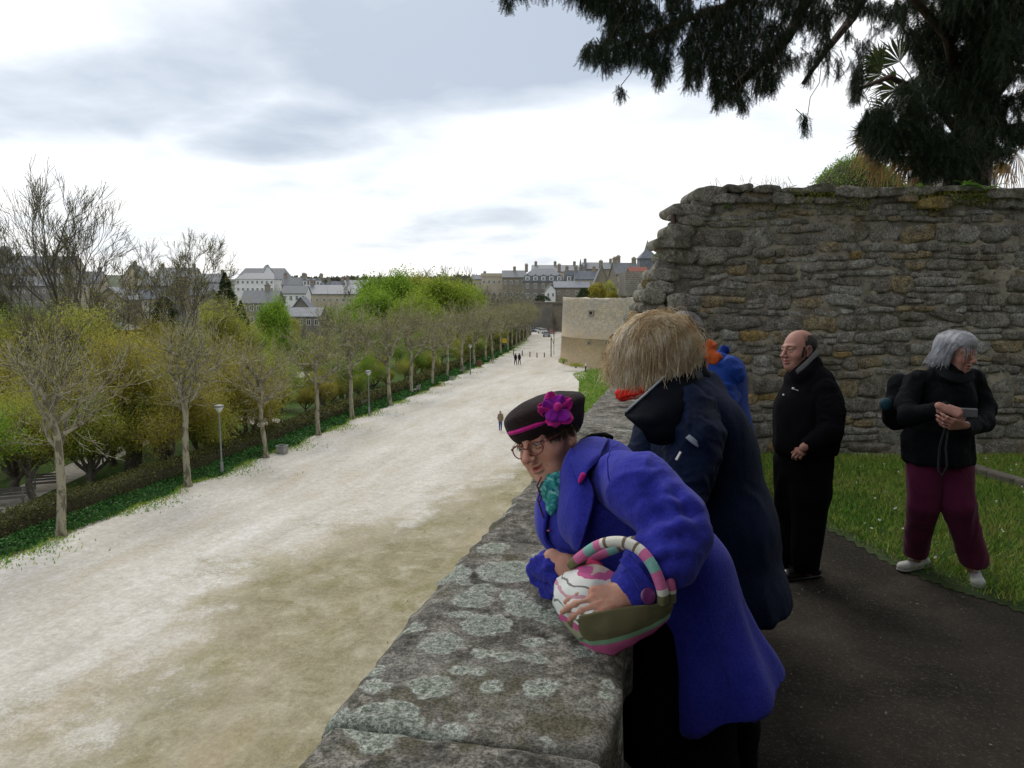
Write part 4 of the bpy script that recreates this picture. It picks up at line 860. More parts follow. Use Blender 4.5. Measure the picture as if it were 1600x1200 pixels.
def window(x, z, w_, h_, root, y=0.0, rot=0):
    f = bpy.data.objects.new('window', ME_frame); COL.objects.link(f); f.parent = root; f.location = (x, y - .03, z); f.scale = (w_, 1, h_ / 1.5); f.rotation_euler = (0, 0, rot)
    g = bpy.data.objects.new('pane', ME_pane); COL.objects.link(g); g.parent = f
def house(px0, px1, yr, ye, yb, d, lab, style='side', wall='stone', roof=None, yaw=0.0, win=None, chim=1, depth=None, seed=0, group=None, name='town_house', dormer=0, hip=0.0, wh=(.9, 1.4)):
    """px0..px1 width, yr ridge, ye eaves, yb foot of what is seen, d distance"""
    rr = random.Random(seed + int(px0)); roof = roof or M_slate
    a = U(px0, ye, d); b_ = U(px1, ye, d); Wd = float(np.linalg.norm((b_ - a)[:2])); he = float(a[2]); hr = float(U(px0, yr, d)[2]); hb = float(U(px0, yb, d)[2])
    an = math.atan2(b_[1] - a[1], b_[0] - a[0]); gz0 = min(gz_at(a), hb) - 1.0 if d < 500 else hb - 4
    D = depth or max(5, min(Wd * .75, 11))
    root = empty(name, (a[0], a[1], 0), lab, 'building', group, rz=an + yaw); m = M_pal[wall]
    def lob(mb, nm, mm, **k): return ob(nm, mb.mesh(nm, **k), mm, root, world=False)
    if style == 'side':
        lob(MB().box(0, Wd, 0, D, gz0, he), 'wall', m)
        if hip < .05:      # gable ends
            lob(MB().prism([(0.02, he), (D - .02, he), (D / 2, hr - .1)], .002, Wd - .002), 'gable', m)
            q = .35; mb = MB().add([(-.2, -q, he - .25), (Wd + .2, -q, he - .25), (Wd + .2, D / 2, hr), (-.2, D / 2, hr), (Wd + .2, D + q, he - .25), (-.2, D + q, he - .25), (-.2, -q, he - .05), (Wd + .2, -q, he - .05), (Wd + .2, D / 2, hr + .22), (-.2, D / 2, hr + .22), (Wd + .2, D + q, he - .05), (-.2, D + q, he - .05)],
                 [(0, 1, 2, 3), (3, 2, 4, 5), (6, 7, 8, 9), (9, 8, 10, 11), (0, 1, 7, 6), (5, 4, 10, 11), (0, 3, 9, 6), (3, 5, 11, 9), (1, 2, 8, 7), (2, 4, 10, 8)])
        else:
            h_ = hip * Wd; q = .35; mb = MB().add([(-q, -q, he + .002), (Wd + q, -q, he + .002), (Wd + q, D + q, he + .002), (-q, D + q, he + .002), (h_, D * .5, hr), (Wd - h_, D * .5, hr)], [(0, 1, 5, 4), (1, 2, 5), (2, 3, 4, 5), (3, 0, 4), (3, 2, 1, 0)])
        rf = lob(mb, 'roof', roof)
    elif style == 'gable':
        lob(MB().prism([(0, gz0), (Wd, gz0), (Wd, he), (Wd / 2, hr - .05), (0, he)], 0, D, axis=1), 'wall', m)
        q = .3; sl = (hr - he) / (Wd / 2); mb = MB().add([(-q, -.25, he - sl * q), (Wd / 2, -.25, hr), (Wd + q, -.25, he - sl * q), (-q, D, he - sl * q), (Wd / 2, D, hr), (Wd + q, D, he - sl * q), (-q, -.25, he - sl * q + .25), (Wd / 2, -.25, hr + .25), (Wd + q, -.25, he - sl * q + .25), (-q, D, he - sl * q + .25), (Wd / 2, D, hr + .25), (Wd + q, D, he - sl * q + .25)],
             [(0, 3, 4, 1), (1, 4, 5, 2), (6, 7, 10, 9), (7, 8, 11, 10), (0, 1, 7, 6), (1, 2, 8, 7), (3, 9, 10, 4), (4, 10, 11, 5), (0, 6, 9, 3), (2, 5, 11, 8)])
        rf = lob(mb, 'roof', roof)
    elif style == 'flat':
        lob(MB().box(0, Wd, 0, D, gz0, he), 'wall', m); rf = lob(MB().box(-.2, Wd + .2, -.2, D + .2, he + .002, hr), 'roof', roof)
    elif style == 'mansard':
        hm = he + (hr - he) * .45; q = .3
        lob(MB().box(0, Wd, 0, D, gz0, he), 'wall', m)
        rf = lob(MB().add([(-q, -q, he + .002), (Wd + q, -q, he + .002), (Wd + q, D + q, he + .002), (-q, D + q, he + .002), (.3, .3, hm), (Wd - .3, .3, hm), (Wd - .3, D - .3, hm), (.3, D - .3, hm), (Wd * .25, D * .45, hr), (Wd * .75, D * .45, hr)],
             [(3, 2, 1, 0), (0, 1, 5, 4), (1, 2, 6, 5), (2, 3, 7, 6), (3, 0, 4, 7), (4, 5, 9, 8), (5, 6, 9), (6, 7, 8, 9), (7, 4, 8)]), 'roof', roof)
    if chim:
        for i in range(chim):
            x = (.08 + .84 * (i / max(1, chim - 1) if chim > 1 else rr.random())) * Wd; yy = D / 2 if style != 'gable' else D * (.3 + .4 * rr.random())
            if style == 'gable': x = Wd / 2
            mb = MB().box(x - .55, x + .55, yy - .4, yy + .4, hr - 1.2, hr + 1.3); mb.box(x - .65, x + .65, yy - .5, yy + .5, hr + 1.302, hr + 1.5)
            for q in (-.3, 0, .3): mb.box(x + q - .1, x + q + .1, yy - .1, yy + .1, hr + 1.502, hr + 1.9)
            ob('chimney', mb.mesh('chimney'), M_pal['brown'] if rr.random() < .4 else M_pal['stone'], rf, world=False)
    if win:
        nr, nc = win; floor_h = (he - hb) / nr if nr else 0
        for r in range(nr):
            for c_ in range(nc):
                window(Wd * (c_ + .5) / nc, hb + floor_h * (r + .55), wh[0], wh[1] if floor_h > 1.9 else floor_h * .6, root)
    for i in range(dormer):
        x = Wd * (i + .5) / dormer; z = he + (hr - he) * .12; mb = MB().box(x - .75, x + .75, -.15, 2.4, he + .1, he + 1.9)
        dm = ob('dormer', mb.mesh('dormer'), M_pal['white'] if wall in ('white', 'grey') else roof, rf, world=False)
        mb = MB().prism([(x - .95, he + 1.902), (x + .95, he + 1.902), (x, he + 2.7)], -.3, 2.6, axis=1); ob('dormer_roof', mb.mesh('dormer_roof'), roof, rf, world=False)
        window(x, he + 1.0, 1.0, 1.3, root, y=-.15)
    return root
Gt = 'houses of the town on the left'; Gr = 'old houses on the right behind the bastion'
# --- left, far to near
house(8, 112, 400, 418, 440, 330, 'long slate-roofed beige building at the far left skyline', wall='beige', win=(1, 12), chim=4, group=Gt)
house(-80, 30, 412, 428, 470, 300, 'grey stone house cut off by the left edge', wall='grey', win=(2, 6), chim=2, group=Gt)
house(-4, 12, 385, 402, 430, 330, 'pointed slate turret at the left edge', style='gable', wall='grey', chim=0, group=Gt)
house(20, 95, 432, 446, 485, 250, 'long low grey house behind the tallest tree', wall='grey', win=(2, 7), chim=2, group=Gt)
house(95, 150, 424, 442, 480, 255, 'beige house with steep roof right of the tallest tree', wall='beige', win=(2, 4), chim=2, group=Gt, yaw=.15)
house(150, 192, 450, 468, 505, 190, 'stone cottage below the bare trees', style='gable', wall='stone', win=(2, 2), chim=1, group=Gt, depth=10)
house(186, 226, 415, 440, 470, 270, 'steep gabled stone house right of the bare trees', style='gable', wall='beige', win=(2, 2), chim=1, group=Gt)
house(214, 268, 432, 446, 478, 250, 'slate-roofed house left of the broad evergreen', wall='grey', win=(2, 4), chim=2, group=Gt, yaw=-.1)
house(205, 250, 453, 467, 500, 205, 'white-walled house with a long slate roof above the park', wall='cream', win=(2, 3), chim=1, group=Gt)
house(240, 300, 418, 432, 470, 300, 'brown town house on the skyline behind the small bare tree', wall='brown', win=(2, 5), chim=3, group=Gt)
house(292, 345, 428, 441, 470, 285, 'grey-roofed terrace left of the pointed conifer', wall='brown', win=(2, 5), chim=2, group=Gt)
house(296, 342, 444, 461, 500, 215, 'stone house with pale slate roof left of the pointed conifer', wall='stone', win=(2, 4), chim=1, group=Gt, yaw=.1)
house(318, 352, 452, 474, 515, 200, 'gabled stone house just left of the pointed conifer', style='gable', wall='grey', win=(2, 2), chim=0, group=Gt)
house(368, 428, 426, 436, 458, 262, 'modern white building with bands of dark windows', wall='white', win=(2, 8), chim=0, group=Gt, wh=(.8, 1.0), hip=.12)
house(366, 445, 418, 440, 462, 285, 'large slate-roofed hall behind the modern white building', wall='white', win=(1, 8), chim=0, group=Gt, depth=14, hip=.1)
house(398, 440, 414, 446, 466, 272, 'tall white triangular gable with a slate roof', style='gable', wall='white', win=(1, 2), chim=0, group=Gt, yaw=.45)
house(440, 474, 434, 445, 470, 260, 'grey terrace with square windows right of the white gable', wall='grey', win=(1, 5), chim=2, group=Gt, wh=(1., 1.2))
house(472, 502, 435, 447, 470, 255, 'mansard house with dormers right of the grey terrace', style='mansard', wall='white', win=(1, 4), chim=2, group=Gt, dormer=3)
house(470, 562, 446, 459, 480, 225, 'long dark-roofed hall with a pale beige wall', wall='beige', win=(1, 9), chim=1, group=Gt, wh=(.8, .9))
house(376, 432, 455, 473, 510, 170, 'stone house with bright slate roof right of the pointed conifer', wall='stone', win=(2, 5), chim=1, group=Gt)
house(440, 478, 447, 458, 492, 215, 'white-walled house behind the rounded light green tree', wall='white', win=(2, 4), chim=0, group=Gt)
house(458, 482, 465, 480, 500, 185, 'small dark-roofed gabled house with a white lamp', style='gable', wall='grey', win=(1, 2), chim=0, group=Gt)
house(440, 500, 482, 494, 515, 165, 'low grey-roofed shed in front of the white house', wall='grey', win=(1, 5), chim=0, group=Gt)
house(510, 535, 440, 449, 470, 290, 'distant slate house on the skyline', wall='brown', win=(1, 3), chim=2, group=Gt)
house(535, 585, 438, 449, 470, 300, 'distant brown house behind the round bare tree', wall='brown', win=(1, 5), chim=2, group=Gt)
house(150, 196, 505, 516, 540, 110, 'small dark slate-roofed park pavilion among the yellow trees', wall='grey', win=(1, 3), chim=0, group=Gt, hip=.25)
# --- right
house(738, 762, 430, 436, 470, 300, 'small beige house at the left end of the old town skyline', wall='beige', win=(2, 3), chim=1, group=Gr)
house(752, 792, 427, 432, 470, 290, 'flat-topped beige block behind the brown grove', style='flat', wall='beige', win=(2, 5), chim=0, roof=M_pal['beige'], group=Gr)
house(785, 822, 423, 433, 470, 280, 'stone house with pale slate gable left of the mansard house', wall='stone', win=(2, 4), chim=1, group=Gr)
house(818, 880, 419, 440, 470, 262, 'large mansard-roofed granite house with white dormer windows', style='mansard', wall='grey', win=(2, 5), chim=2, dormer=5, group=Gr, wh=(1.0, 1.7))
house(832, 905, 414, 424, 460, 300, 'long beige gabled building behind the mansard house', wall='beige', win=(1, 6), chim=3, group=Gr)
house(853, 868, 445, 453, 470, 246, 'tiny white gabled cottage in front of the granite house', style='gable', wall='white', win=(1, 2), chim=0, group=Gr, depth=8, wh=(.7, 1.2))
house(866, 922, 440, 449, 468, 250, 'low stone house with long slate roof right of the white cottage', wall='stone', win=(1, 4), chim=0, group=Gr, wh=(.8, 1.3))
house(884, 915, 423, 440, 466, 262, 'slate-roofed house with two small white dormers', wall='grey', win=(1, 3), chim=2, group=Gr, dormer=3)
house(898, 932, 424, 436, 460, 255, 'beige house with steep slate roof and brick chimney', wall='beige', win=(1, 3), chim=2, group=Gr)
house(912, 960, 410, 420, 462, 300, 'long high slate roof below two small spires', wall='stone', win=(2, 4), chim=2, group=Gr)
house(928, 952, 415, 444, 466, 225, 'tall narrow stone gable with steep slate slope', style='gable', wall='stone', win=(2, 2), chim=1, group=Gr)
house(948, 978, 408, 440, 466, 215, 'tallest stone gable left of the pointed tower', style='gable', wall='beige', win=(3, 2), chim=1, group=Gr, yaw=-.3)
house(962, 1000, 411, 428, 466, 205, 'stone house with dark slate roof under the pointed tower', wall='stone', win=(2, 3), chim=2, group=Gr, yaw=.2)
house(985, 1012, 418, 432, 452, 160, 'red roofed house glimpsed beside the rubble wall', wall='stone', roof=M_red, win=(1, 2), chim=0, group=Gr)
# pyramid tower
p, an, L_, zt = fbox(None, 998, 1028, 404, 440, 230, 1); pt = empty('pointed_tower', (p[0], p[1], 0), 'square slate-hung tower with a steep pyramid roof', 'tower', rz=an)
ob('tower_wall', MB().box(.3, L_ - .3, .3, L_ - .3, -3, zt).mesh('tower_wall'), M_slate, pt, world=False)
zr = U(1012, 374, 230)[2]; c_ = L_ / 2
ob('roof', MB().add([(-.1, -.1, zt + .01), (L_ + .1, -.1, zt + .01), (L_ + .1, L_ + .1, zt + .01), (-.1, L_ + .1, zt + .01), (c_ * .72, c_ * .72, zt + 2.6), (c_ * 1.28, c_ * .72, zt + 2.6), (c_ * 1.28, c_ * 1.28, zt + 2.6), (c_ * .72, c_ * 1.28, zt + 2.6), (c_, c_, zr)], [(3, 2, 1, 0), (0, 1, 5, 4), (1, 2, 6, 5), (2, 3, 7, 6), (3, 0, 4, 7), (4, 5, 8), (5, 6, 8), (6, 7, 8), (7, 4, 8)]).mesh('roof'), M_slate, pt, world=False)
for px in (907, 915):
    p = U(px, 415, 300); t = empty('spire', p, 'thin left spire on the old town skyline' if px < 910 else 'thin right spire on the old town skyline', 'spire')
    MB().lathe([(.7, -6), (.55, 0), (.15, 2.4), (.02, U(px, 404, 300)[2] - p[2])], p, 6).ob('spire_roof', M_slate, t)
# rows of distant treetops and hills beyond the town
rng = np.random.default_rng(31); n_ = 26000
az = rng.uniform(-.62, .30, n_); d = rng.uniform(430, 1050, n_); az += YAW
P = np.stack([-np.sin(az) * d, np.cos(az) * d, 0 * d], 1); P[:, 2] = terrain_z(P[:, 0], P[:, 1]) + rng.uniform(0, 7, n_) * (.5 + .5 * vn(P * np.array((1, 1, 0)), .02, 3)); keep = vn(P * np.array((1, 1, 0)), .012, 5) > -.35; P = P[keep]
V, F = leafq(P, 5.5, rng, 1.0, tri=True); tag(ob('distant_woods', npmesh('distant_woods', V, F), leafmat('far_leaf', (.05, .06, .045), (.08, .09, .06), (.12, .12, .08), .2, .02)), 'far woods on the hills beyond the town', 'woods', kind='stuff')
# ================================================================== FIGURE TOOLS (signed distance fields -> one continuous mesh)
class Fld:
    def __init__(s, lo, hi, h):
        s.lo = np.array(lo, float); s.h = h; s.n = np.ceil((np.array(hi) - s.lo) / h).astype(int) + 1; s.F = np.full(s.n, .5, np.float32)
        s.ax = [s.lo[i] + h * np.arange(s.n[i]) for i in range(3)]
    def win(s, lo, hi):
        a = np.maximum(0, np.floor((lo - s.lo) / s.h).astype(int)); b_ = np.minimum(s.n, np.ceil((hi - s.lo) / s.h).astype(int) + 1)
        b_ = np.maximum(b_, a); sl = tuple(slice(a[i], b_[i]) for i in range(3))
        g = [s.ax[0][sl[0]][:, None, None], s.ax[1][sl[1]][None, :, None], s.ax[2][sl[2]][None, None, :]]
        return sl, g
    def comb(s, sl, d, k, sub=False):
        A = s.F[sl]
        if A.size == 0: return
        if sub:
            d = -d; h_ = np.maximum(k - np.abs(A - d), 0) / max(k, 1e-6); s.F[sl] = np.maximum(A, d) + h_ * h_ * k * .25
        else:
            h_ = np.maximum(k - np.abs(A - d), 0) / max(k, 1e-6); s.F[sl] = np.minimum(A, d) - h_ * h_ * k * .25
    def cap(s, a, b_, ra, rb=None, k=.03, sq=None, sub=False):
        a = np.array(a, float); b_ = np.array(b_, float); rb = ra if rb is None else rb; m = max(ra, rb) * (1.0 if sq is None else max(1, 1 / sq[1])) + k + 2.5 * s.h
        sl, (x, y, z) = s.win(np.minimum(a, b_) - m, np.maximum(a, b_) + m); ab = b_ - a; L2 = ab @ ab + 1e-12
        px, py, pz = x - a[0], y - a[1], z - a[2]; t = np.clip((px * ab[0] + py * ab[1] + pz * ab[2]) / L2, 0, 1)
        dx, dy, dz = px - t * ab[0], py - t * ab[1], pz - t * ab[2]
        if sq is not None:
            q = np.array(sq[0], float); q /= np.linalg.norm(q); pr = (dx * q[0] + dy * q[1] + dz * q[2]) * (sq[1] - 1); dx = dx + pr * q[0]; dy = dy + pr * q[1]; dz = dz + pr * q[2]
        d = np.sqrt(dx * dx + dy * dy + dz * dz) - (ra + (rb - ra) * t); s.comb(sl, d.astype(np.float32), k, sub); return s
    def ell(s, c, r, k=.02, rot=None, sub=False):
        c = np.array(c, float); r = np.array(r if hasattr(r, '__len__') else (r, r, r), float); m = r.max() + k + 2.5 * s.h
        sl, (x, y, z) = s.win(c - m, c + m); x, y, z = x - c[0], y - c[1], z - c[2]
        if rot is not None: x, y, z = [x * q[0] + y * q[1] + z * q[2] for q in np.array(rot)]
        k0 = np.sqrt((x / r[0]) ** 2 + (y / r[1]) ** 2 + (z / r[2]) ** 2); k1 = np.sqrt((x / r[0] ** 2) ** 2 + (y / r[1] ** 2) ** 2 + (z / r[2] ** 2) ** 2) + 1e-9
        s.comb(sl, (k0 * (k0 - 1) / k1).astype(np.float32), k, sub); return s
    def cut(s, p, n_, k=.004):
        n_ = np.array(n_, float); n_ /= np.linalg.norm(n_); d = (s.ax[0][:, None, None] - p[0]) * n_[0] + (s.ax[1][None, :, None] - p[1]) * n_[1] + (s.ax[2][None, None, :] - p[2]) * n_[2]
        s.comb((slice(None),) * 3, -d.astype(np.float32), k, True); return s
    def mesh(s):
        F = s.F; S = F < 0; n = np.array(F.shape) - 1; cnt = np.zeros(n, np.int8)
        for i in (0, 1):
            for j in (0, 1):
                for k in (0, 1): cnt += S[i:n[0] + i, j:n[1] + j, k:n[2] + k]
        act = (cnt > 0) & (cnt < 8); I = np.argwhere(act); idm = np.full(n, -1, np.int32); idm[act] = np.arange(len(I))
        acc = np.zeros((len(I), 3)); c = np.zeros(len(I)); cor = [(i, j, k) for i in (0, 1) for j in (0, 1) for k in (0, 1)]
        for a in cor:
            for ax in range(3):
                if a[ax] == 0:
                    b_ = list(a); b_[ax] = 1; fa = F[I[:, 0] + a[0], I[:, 1] + a[1], I[:, 2] + a[2]]; fb = F[I[:, 0] + b_[0], I[:, 1] + b_[1], I[:, 2] + b_[2]]
                    m = (fa < 0) != (fb < 0); t = np.where(m, fa / np.where(m, fa - fb, 1), 0); p = np.tile(np.array(a, float), (len(I), 1)); p[:, ax] += t; acc[m] += p[m]; c[m] += 1
        V = s.lo + (I + acc / np.maximum(c, 1)[:, None]) * s.h; Q = []
        for ax in range(3):
            b_, c_ = [q for q in range(3) if q != ax]; sl0 = [slice(None)] * 3; sl1 = [slice(None)] * 3; sl0[ax] = slice(0, n[ax]); sl1[ax] = slice(1, n[ax] + 1)
            A = S[tuple(sl0)]; B = S[tuple(sl1)]; E = np.argwhere(A != B); E = E[(E[:, b_] > 0) & (E[:, c_] > 0) & (E[:, b_] < n[b_]) & (E[:, c_] < n[c_])]
            ins = A[E[:, 0], E[:, 1], E[:, 2]]; q = []
            for (u, v) in ((0, 0), (1, 0), (1, 1), (0, 1)):
                e_ = E.copy(); e_[:, b_] -= u; e_[:, c_] -= v; q.append(idm[e_[:, 0], e_[:, 1], e_[:, 2]])
            q = np.stack(q, 1); fl = ins if ax != 1 else ~ins; q[fl] = q[fl][:, ::-1]; Q.append(q)
        return V, np.concatenate(Q)[:, ::-1].astype(np.int32)
def vnormals(V, F):
    n_ = np.cross(V[F[:, 2]] - V[F[:, 0]], V[F[:, 3 if F.shape[1] > 3 else 1]] - V[F[:, 1 if F.shape[1] > 3 else 0]]); o = np.zeros_like(V)
    for i in range(F.shape[1]): np.add.at(o, F[:, i], n_)
    return o / (np.linalg.norm(o, axis=1)[:, None] + 1e-12)
def sdf(prims, h, pad=.05, cuts=()):
    """prims: ('c', a, b, ra, rb, kw) capsules / ('e', c, r, kw) ellipsoids / same with leading '-' to carve"""
    lo = np.full(3, 1e9); hi = -lo
    for p in prims:
        if p[0] == 'c':
            m = max(p[3], p[4]) * (1.6 if len(p) > 5 and 'sq' in p[5] else 1)
            for q in (p[1], p[2]): lo = np.minimum(lo, np.array(q) - m); hi = np.maximum(hi, np.array(q) + m)
        elif p[0] == 'e': m = np.max(p[2]); lo = np.minimum(lo, np.array(p[1]) - m); hi = np.maximum(hi, np.array(p[1]) + m)
    f = Fld(lo - pad, hi + pad, h)
    for p in prims:
        kw = dict(p[-1]) if isinstance(p[-1], dict) else {}
        if p[0][0] == '-': kw['sub'] = True
        if p[0][-1] == 'c': f.cap(p[1], p[2], p[3], p[4], **kw)
        else: f.ell(p[1], p[2], **kw)
    for c in cuts: f.cut(*c)
    return f.mesh()
def folds(V, F, amp=.006, scale=(9, 9, 3), seed=0, axis=None, ridge=True):
    """cloth folds: ridged noise along the normal, stretched along an axis"""
    N_ = vnormals(V, F)
    P = V.copy()
    if axis is not None:
        ax = np.array(axis, float); ax /= np.linalg.norm(ax); t = (P @ ax)[:, None]; P = P - t * ax * (1 - scale[2] / scale[0]); P = P * scale[0]
    else: P = P * np.array(scale)
    P = P + .6 * np.stack([vn(P * .7, 1, seed + 5), vn(P * .7, 1, seed + 6), vn(P * .7, 1, seed + 7)], 1)
    q = vn(P, 1, seed); w_ = (1 - 2 * np.abs(q)) if ridge else q
    q2 = vn(P, 2.3, seed + 3); w2 = (1 - 2 * np.abs(q2)) if ridge else q2
    return V + N_ * (amp * (w_ + .35 * w2))[:, None]
def crease(V, F, lines, depth=.011, rad=.016):
    N_ = vnormals(V, F); V = V.copy()
    for ln in lines:
        P = [U(*p) for p in ln]; d = np.full(len(V), 9.)
        for a, b_ in zip(P[:-1], P[1:]):
            ab = b_ - a; t = np.clip((V - a) @ ab / (ab @ ab), 0, 1)[:, None]; q = V - a - t * ab; q = q - np.outer(q @ FV, FV) * .6; d = np.minimum(d, np.linalg.norm(q, axis=1))
        V += N_ * (-depth * np.exp(-(d / rad) ** 2) + depth * .45 * np.exp(-((d - rad * 2.0) / rad) ** 2))[:, None]
    return V
def cam_dir(v): v = np.array(v, float); v = RV * v[0] + UV_ * v[1] - FV * v[2]; return v / np.linalg.norm(v)
def frame(f, u):
    f = cam_dir(f); u = cam_dir(u); u = u - f * (u @ f); u /= np.linalg.norm(u); l = np.cross(u, f); return np.stack([l, f, u], 0)   # rows: x left, y forward, z up
def xf(V, C, Rm, s=1.0): return C + s * (np.asarray(V, float) @ Rm)
HEADC = {}
def head_mesh(age=0.0, male=False, jaw=1.0, smile=0.0, h=.0032, bald=False):
    key = (age, male, jaw, smile)
    p = [('e', (0, -.018, .035), (.074, .094, .082), {'k': .02}), ('e', (0, .028, -.018), (.061 * jaw, .064, .086), {'k': .03}), ('e', (0, .04, -.072), (.047 * jaw, .046, .036), {'k': .025}), ('e', (0, .074, -.097), (.019, .017, .016), {'k': .02}),
         ('c', (0, -.035, -.06), (0, -.06, -.22), .053 if not male else .062, .056 if not male else .068, {'k': .03})]
    for sx in (-1, 1):
        p += [('e', (sx * .040 * jaw, .060, -.036), (.023, .023, .026), {'k': .022}), ('c', (sx * .012, .089, .024), (sx * .046, .072, .022), .010, .008, {'k': .014}),
              ('-e', (sx * .032, .098, .003), (.019, .017, .013), {'k': .016}), ('e', (sx * .079, -.012, -.008), (.009, .020, .031), {'k': .008}), ('-e', (sx * .086, -.006, -.006), (.006, .010, .018), {'k': .006}), ('e', (sx * .077, -.002, -.036), (.008, .010, .010), {'k': .006})]
        p += [('e', (sx * .036 * jaw, .058, -.078), (.016, .018, .022), {'k': .02})] if age else []
        p += [('e', (sx * .031, .0785, .0085), (.0165, .0145, .0070), {'k': .004}), ('e', (sx * .031, .0770, -.0075), (.0160, .0140, .0058), {'k': .004})]
    if age: p += [('e', (0, .035, -.105), (.042, .044, .026), {'k': .03}), ('e', (0, .0, -.12), (.045, .05, .03), {'k': .03})]
    p += [('c', (0, .090, .012), (0, .115, -.028), .0075, .0115, {'k': .012}), ('e', (0, .117, -.031), (.0125, .011, .0105), {'k': .008})]
    for sx in (-1, 1): p += [('e', (sx * .0135, .104, -.035), (.009, .011, .008), {'k': .006}), ('-e', (sx * .008, .110, -.043), (.004, .005, .004), {'k': .004})]
    my = -.064
    p += [('e', (0, .091, my + .007), (.024, .0115, .0065), {'k': .006}), ('e', (0, .090, my - .008), (.021, .0120, .0075), {'k': .006})]
    for sx in (-1, 1): p += [('-c', (sx * .002, .103, my - .0005), (sx * .024, .088, my + .002 + .004 * smile), .0036, .002, {'k': .003})]
    if smile: p += [('-e', (0, .102, my - .001), (.016, .012, .0045), {'k': .003})]
    if age:
        for sx in (-1, 1): p += [('-c', (sx * .022, .097, -.040), (sx * .034, .084, -.068), .0022, .0016, {'k': .009})]
    V, F = sdf(p, h, .02)
    c = np.ones((len(V), 3)); x, y, z = V.T
    def g(cx, cy, cz, r): return np.exp(-(((np.abs(x) - cx) / r[0]) ** 2 + ((y - cy) / r[1]) ** 2 + ((z - cz) / r[2]) ** 2))
    red = .55 * g(.042, .07, -.035, (.022, .03, .02)) + .5 * g(0, .118, -.03, (.014, .02, .014)) + .3 * g(.08, -.01, -.01, (.02, .03, .035)) + .25 * g(0, .075, -.1, (.02, .03, .015))
    lips = np.clip(g(0, .096, my, (.021, .016, .0095)) * 1.7 - .35, 0, 1); lips = np.clip(lips * 1.5, 0, 1)
    brow = np.clip(g(.030, .088, .022, (.017, .02, .0045)) * 1.5 - .3, 0, 1)
    eyes = np.clip(g(.031, .09, .001, (.019, .02, .011)), 0, 1)
    c[:, 1] -= .28 * red + .50 * lips; c[:, 2] -= .26 * red + .46 * lips; c[:, 0] -= .10 * lips
    c *= (1 - .65 * brow * (1 if male else .5))[:, None]; c *= (1 - .22 * eyes)[:, None]; c[:, 0] *= 1 + .05 * eyes
    mo = np.clip(g(0, .095, my - .001, (.017, .02, .0028)) * 1.4 - .2, 0, 1) * (.8 if smile else .35); c *= (1 - mo)[:, None]
    if male:
        st = np.clip(np.clip((-.03 - z) / .03, 0, 1) * np.clip((y - .0) / .04, 0, 1) * (1 - lips), 0, 1) * (z > -.125); c *= (1 - .20 * st)[:, None]
    return V, F, np.clip(c, 0, 1)
def hand_mesh(curl=(20, 30, 20), spread=.06, thumb=25, h=.0026, left=False, fist=0.0, sc=1.0):
    """local: y along the fingers, z back of the hand, x towards the thumb"""
    p = [('c', (0, -.035, .0), (0, .01, 0), .027, .030, {'k': .02, 'sq': ((0, 0, 1), 1.35)})]
    kn = [(.031, .083), (.011, .090), (-.010, .085), (-.029, .074)]; ln = [(.040, .025, .021), (.045, .029, .022), (.041, .027, .021), (.032, .020, .019)]; rr = [.0098, .0100, .0094, .0084]
    for (kx, ky), l, r in zip(kn, ln, rr):
        p.append(('c', (kx * .55, .005, 0), (kx, ky - .003, .003), .0165, .0128, {'k': .014})); q = np.array((kx, ky, .002)); an = 0; 
        side = kx * spread / .03
        for j in range(3):
            an += R(curl[j] + (3 if kx < 0 else 0) * j); d = np.array((math.sin(side) * math.cos(an), math.cos(side) * math.cos(an), -math.sin(an))); q2 = q + d * l[j]
            p.append(('c', q, q2, r * (1 - .07 * j), r * (.95 - .08 * j), {'k': .004})); p.append(('e', q, (r * 1.07,) * 3, {'k': .004})); q = q2
    th = R(thumb); q = np.array((.020, .012, -.006)); d1 = np.array((math.sin(th + .45), math.cos(th + .45), -.35)); d1 /= np.linalg.norm(d1); q2 = q + d1 * .045; d2 = np.array((math.sin(th * .6), math.cos(th * .6), -.25 - fist)); d2 /= np.linalg.norm(d2); q3 = q2 + d2 * .032; d3 = d2 + np.array((-.25, 0, -.15)); d3 /= np.linalg.norm(d3); q4 = q3 + d3 * .024
    p += [('c', q, q2, .0170, .0125, {'k': .014}), ('c', q2, q3, .0112, .0105, {'k': .005}), ('c', q3, q4, .0102, .0085, {'k': .005})]
    V, F = sdf(p, h, .015)
    x, y, z = V.T; c = np.ones((len(V), 3))
    for (kx, ky) in kn:
        g = np.exp(-(((x - kx) / .009) ** 2 + ((y - ky) / .009) ** 2 + ((z - .012) / .02) ** 2)); c[:, 1] -= .16 * g; c[:, 2] -= .16 * g
    V = V.copy(); V[:, 2] += .0012 * np.where(z > 0, 1 - 2 * np.abs(vn(V * np.array((70, 18, 30)), 1, 3)), 0)
    if not left: V[:, 0] *= -1; F = F[:, ::-1]
    return V * sc, F, c
def hframe(y, z):
    y = cam_dir(y); z = cam_dir(z); z = z - y * (y @ z); z /= np.linalg.norm(z); return np.stack([np.cross(y, z), y, z], 0)
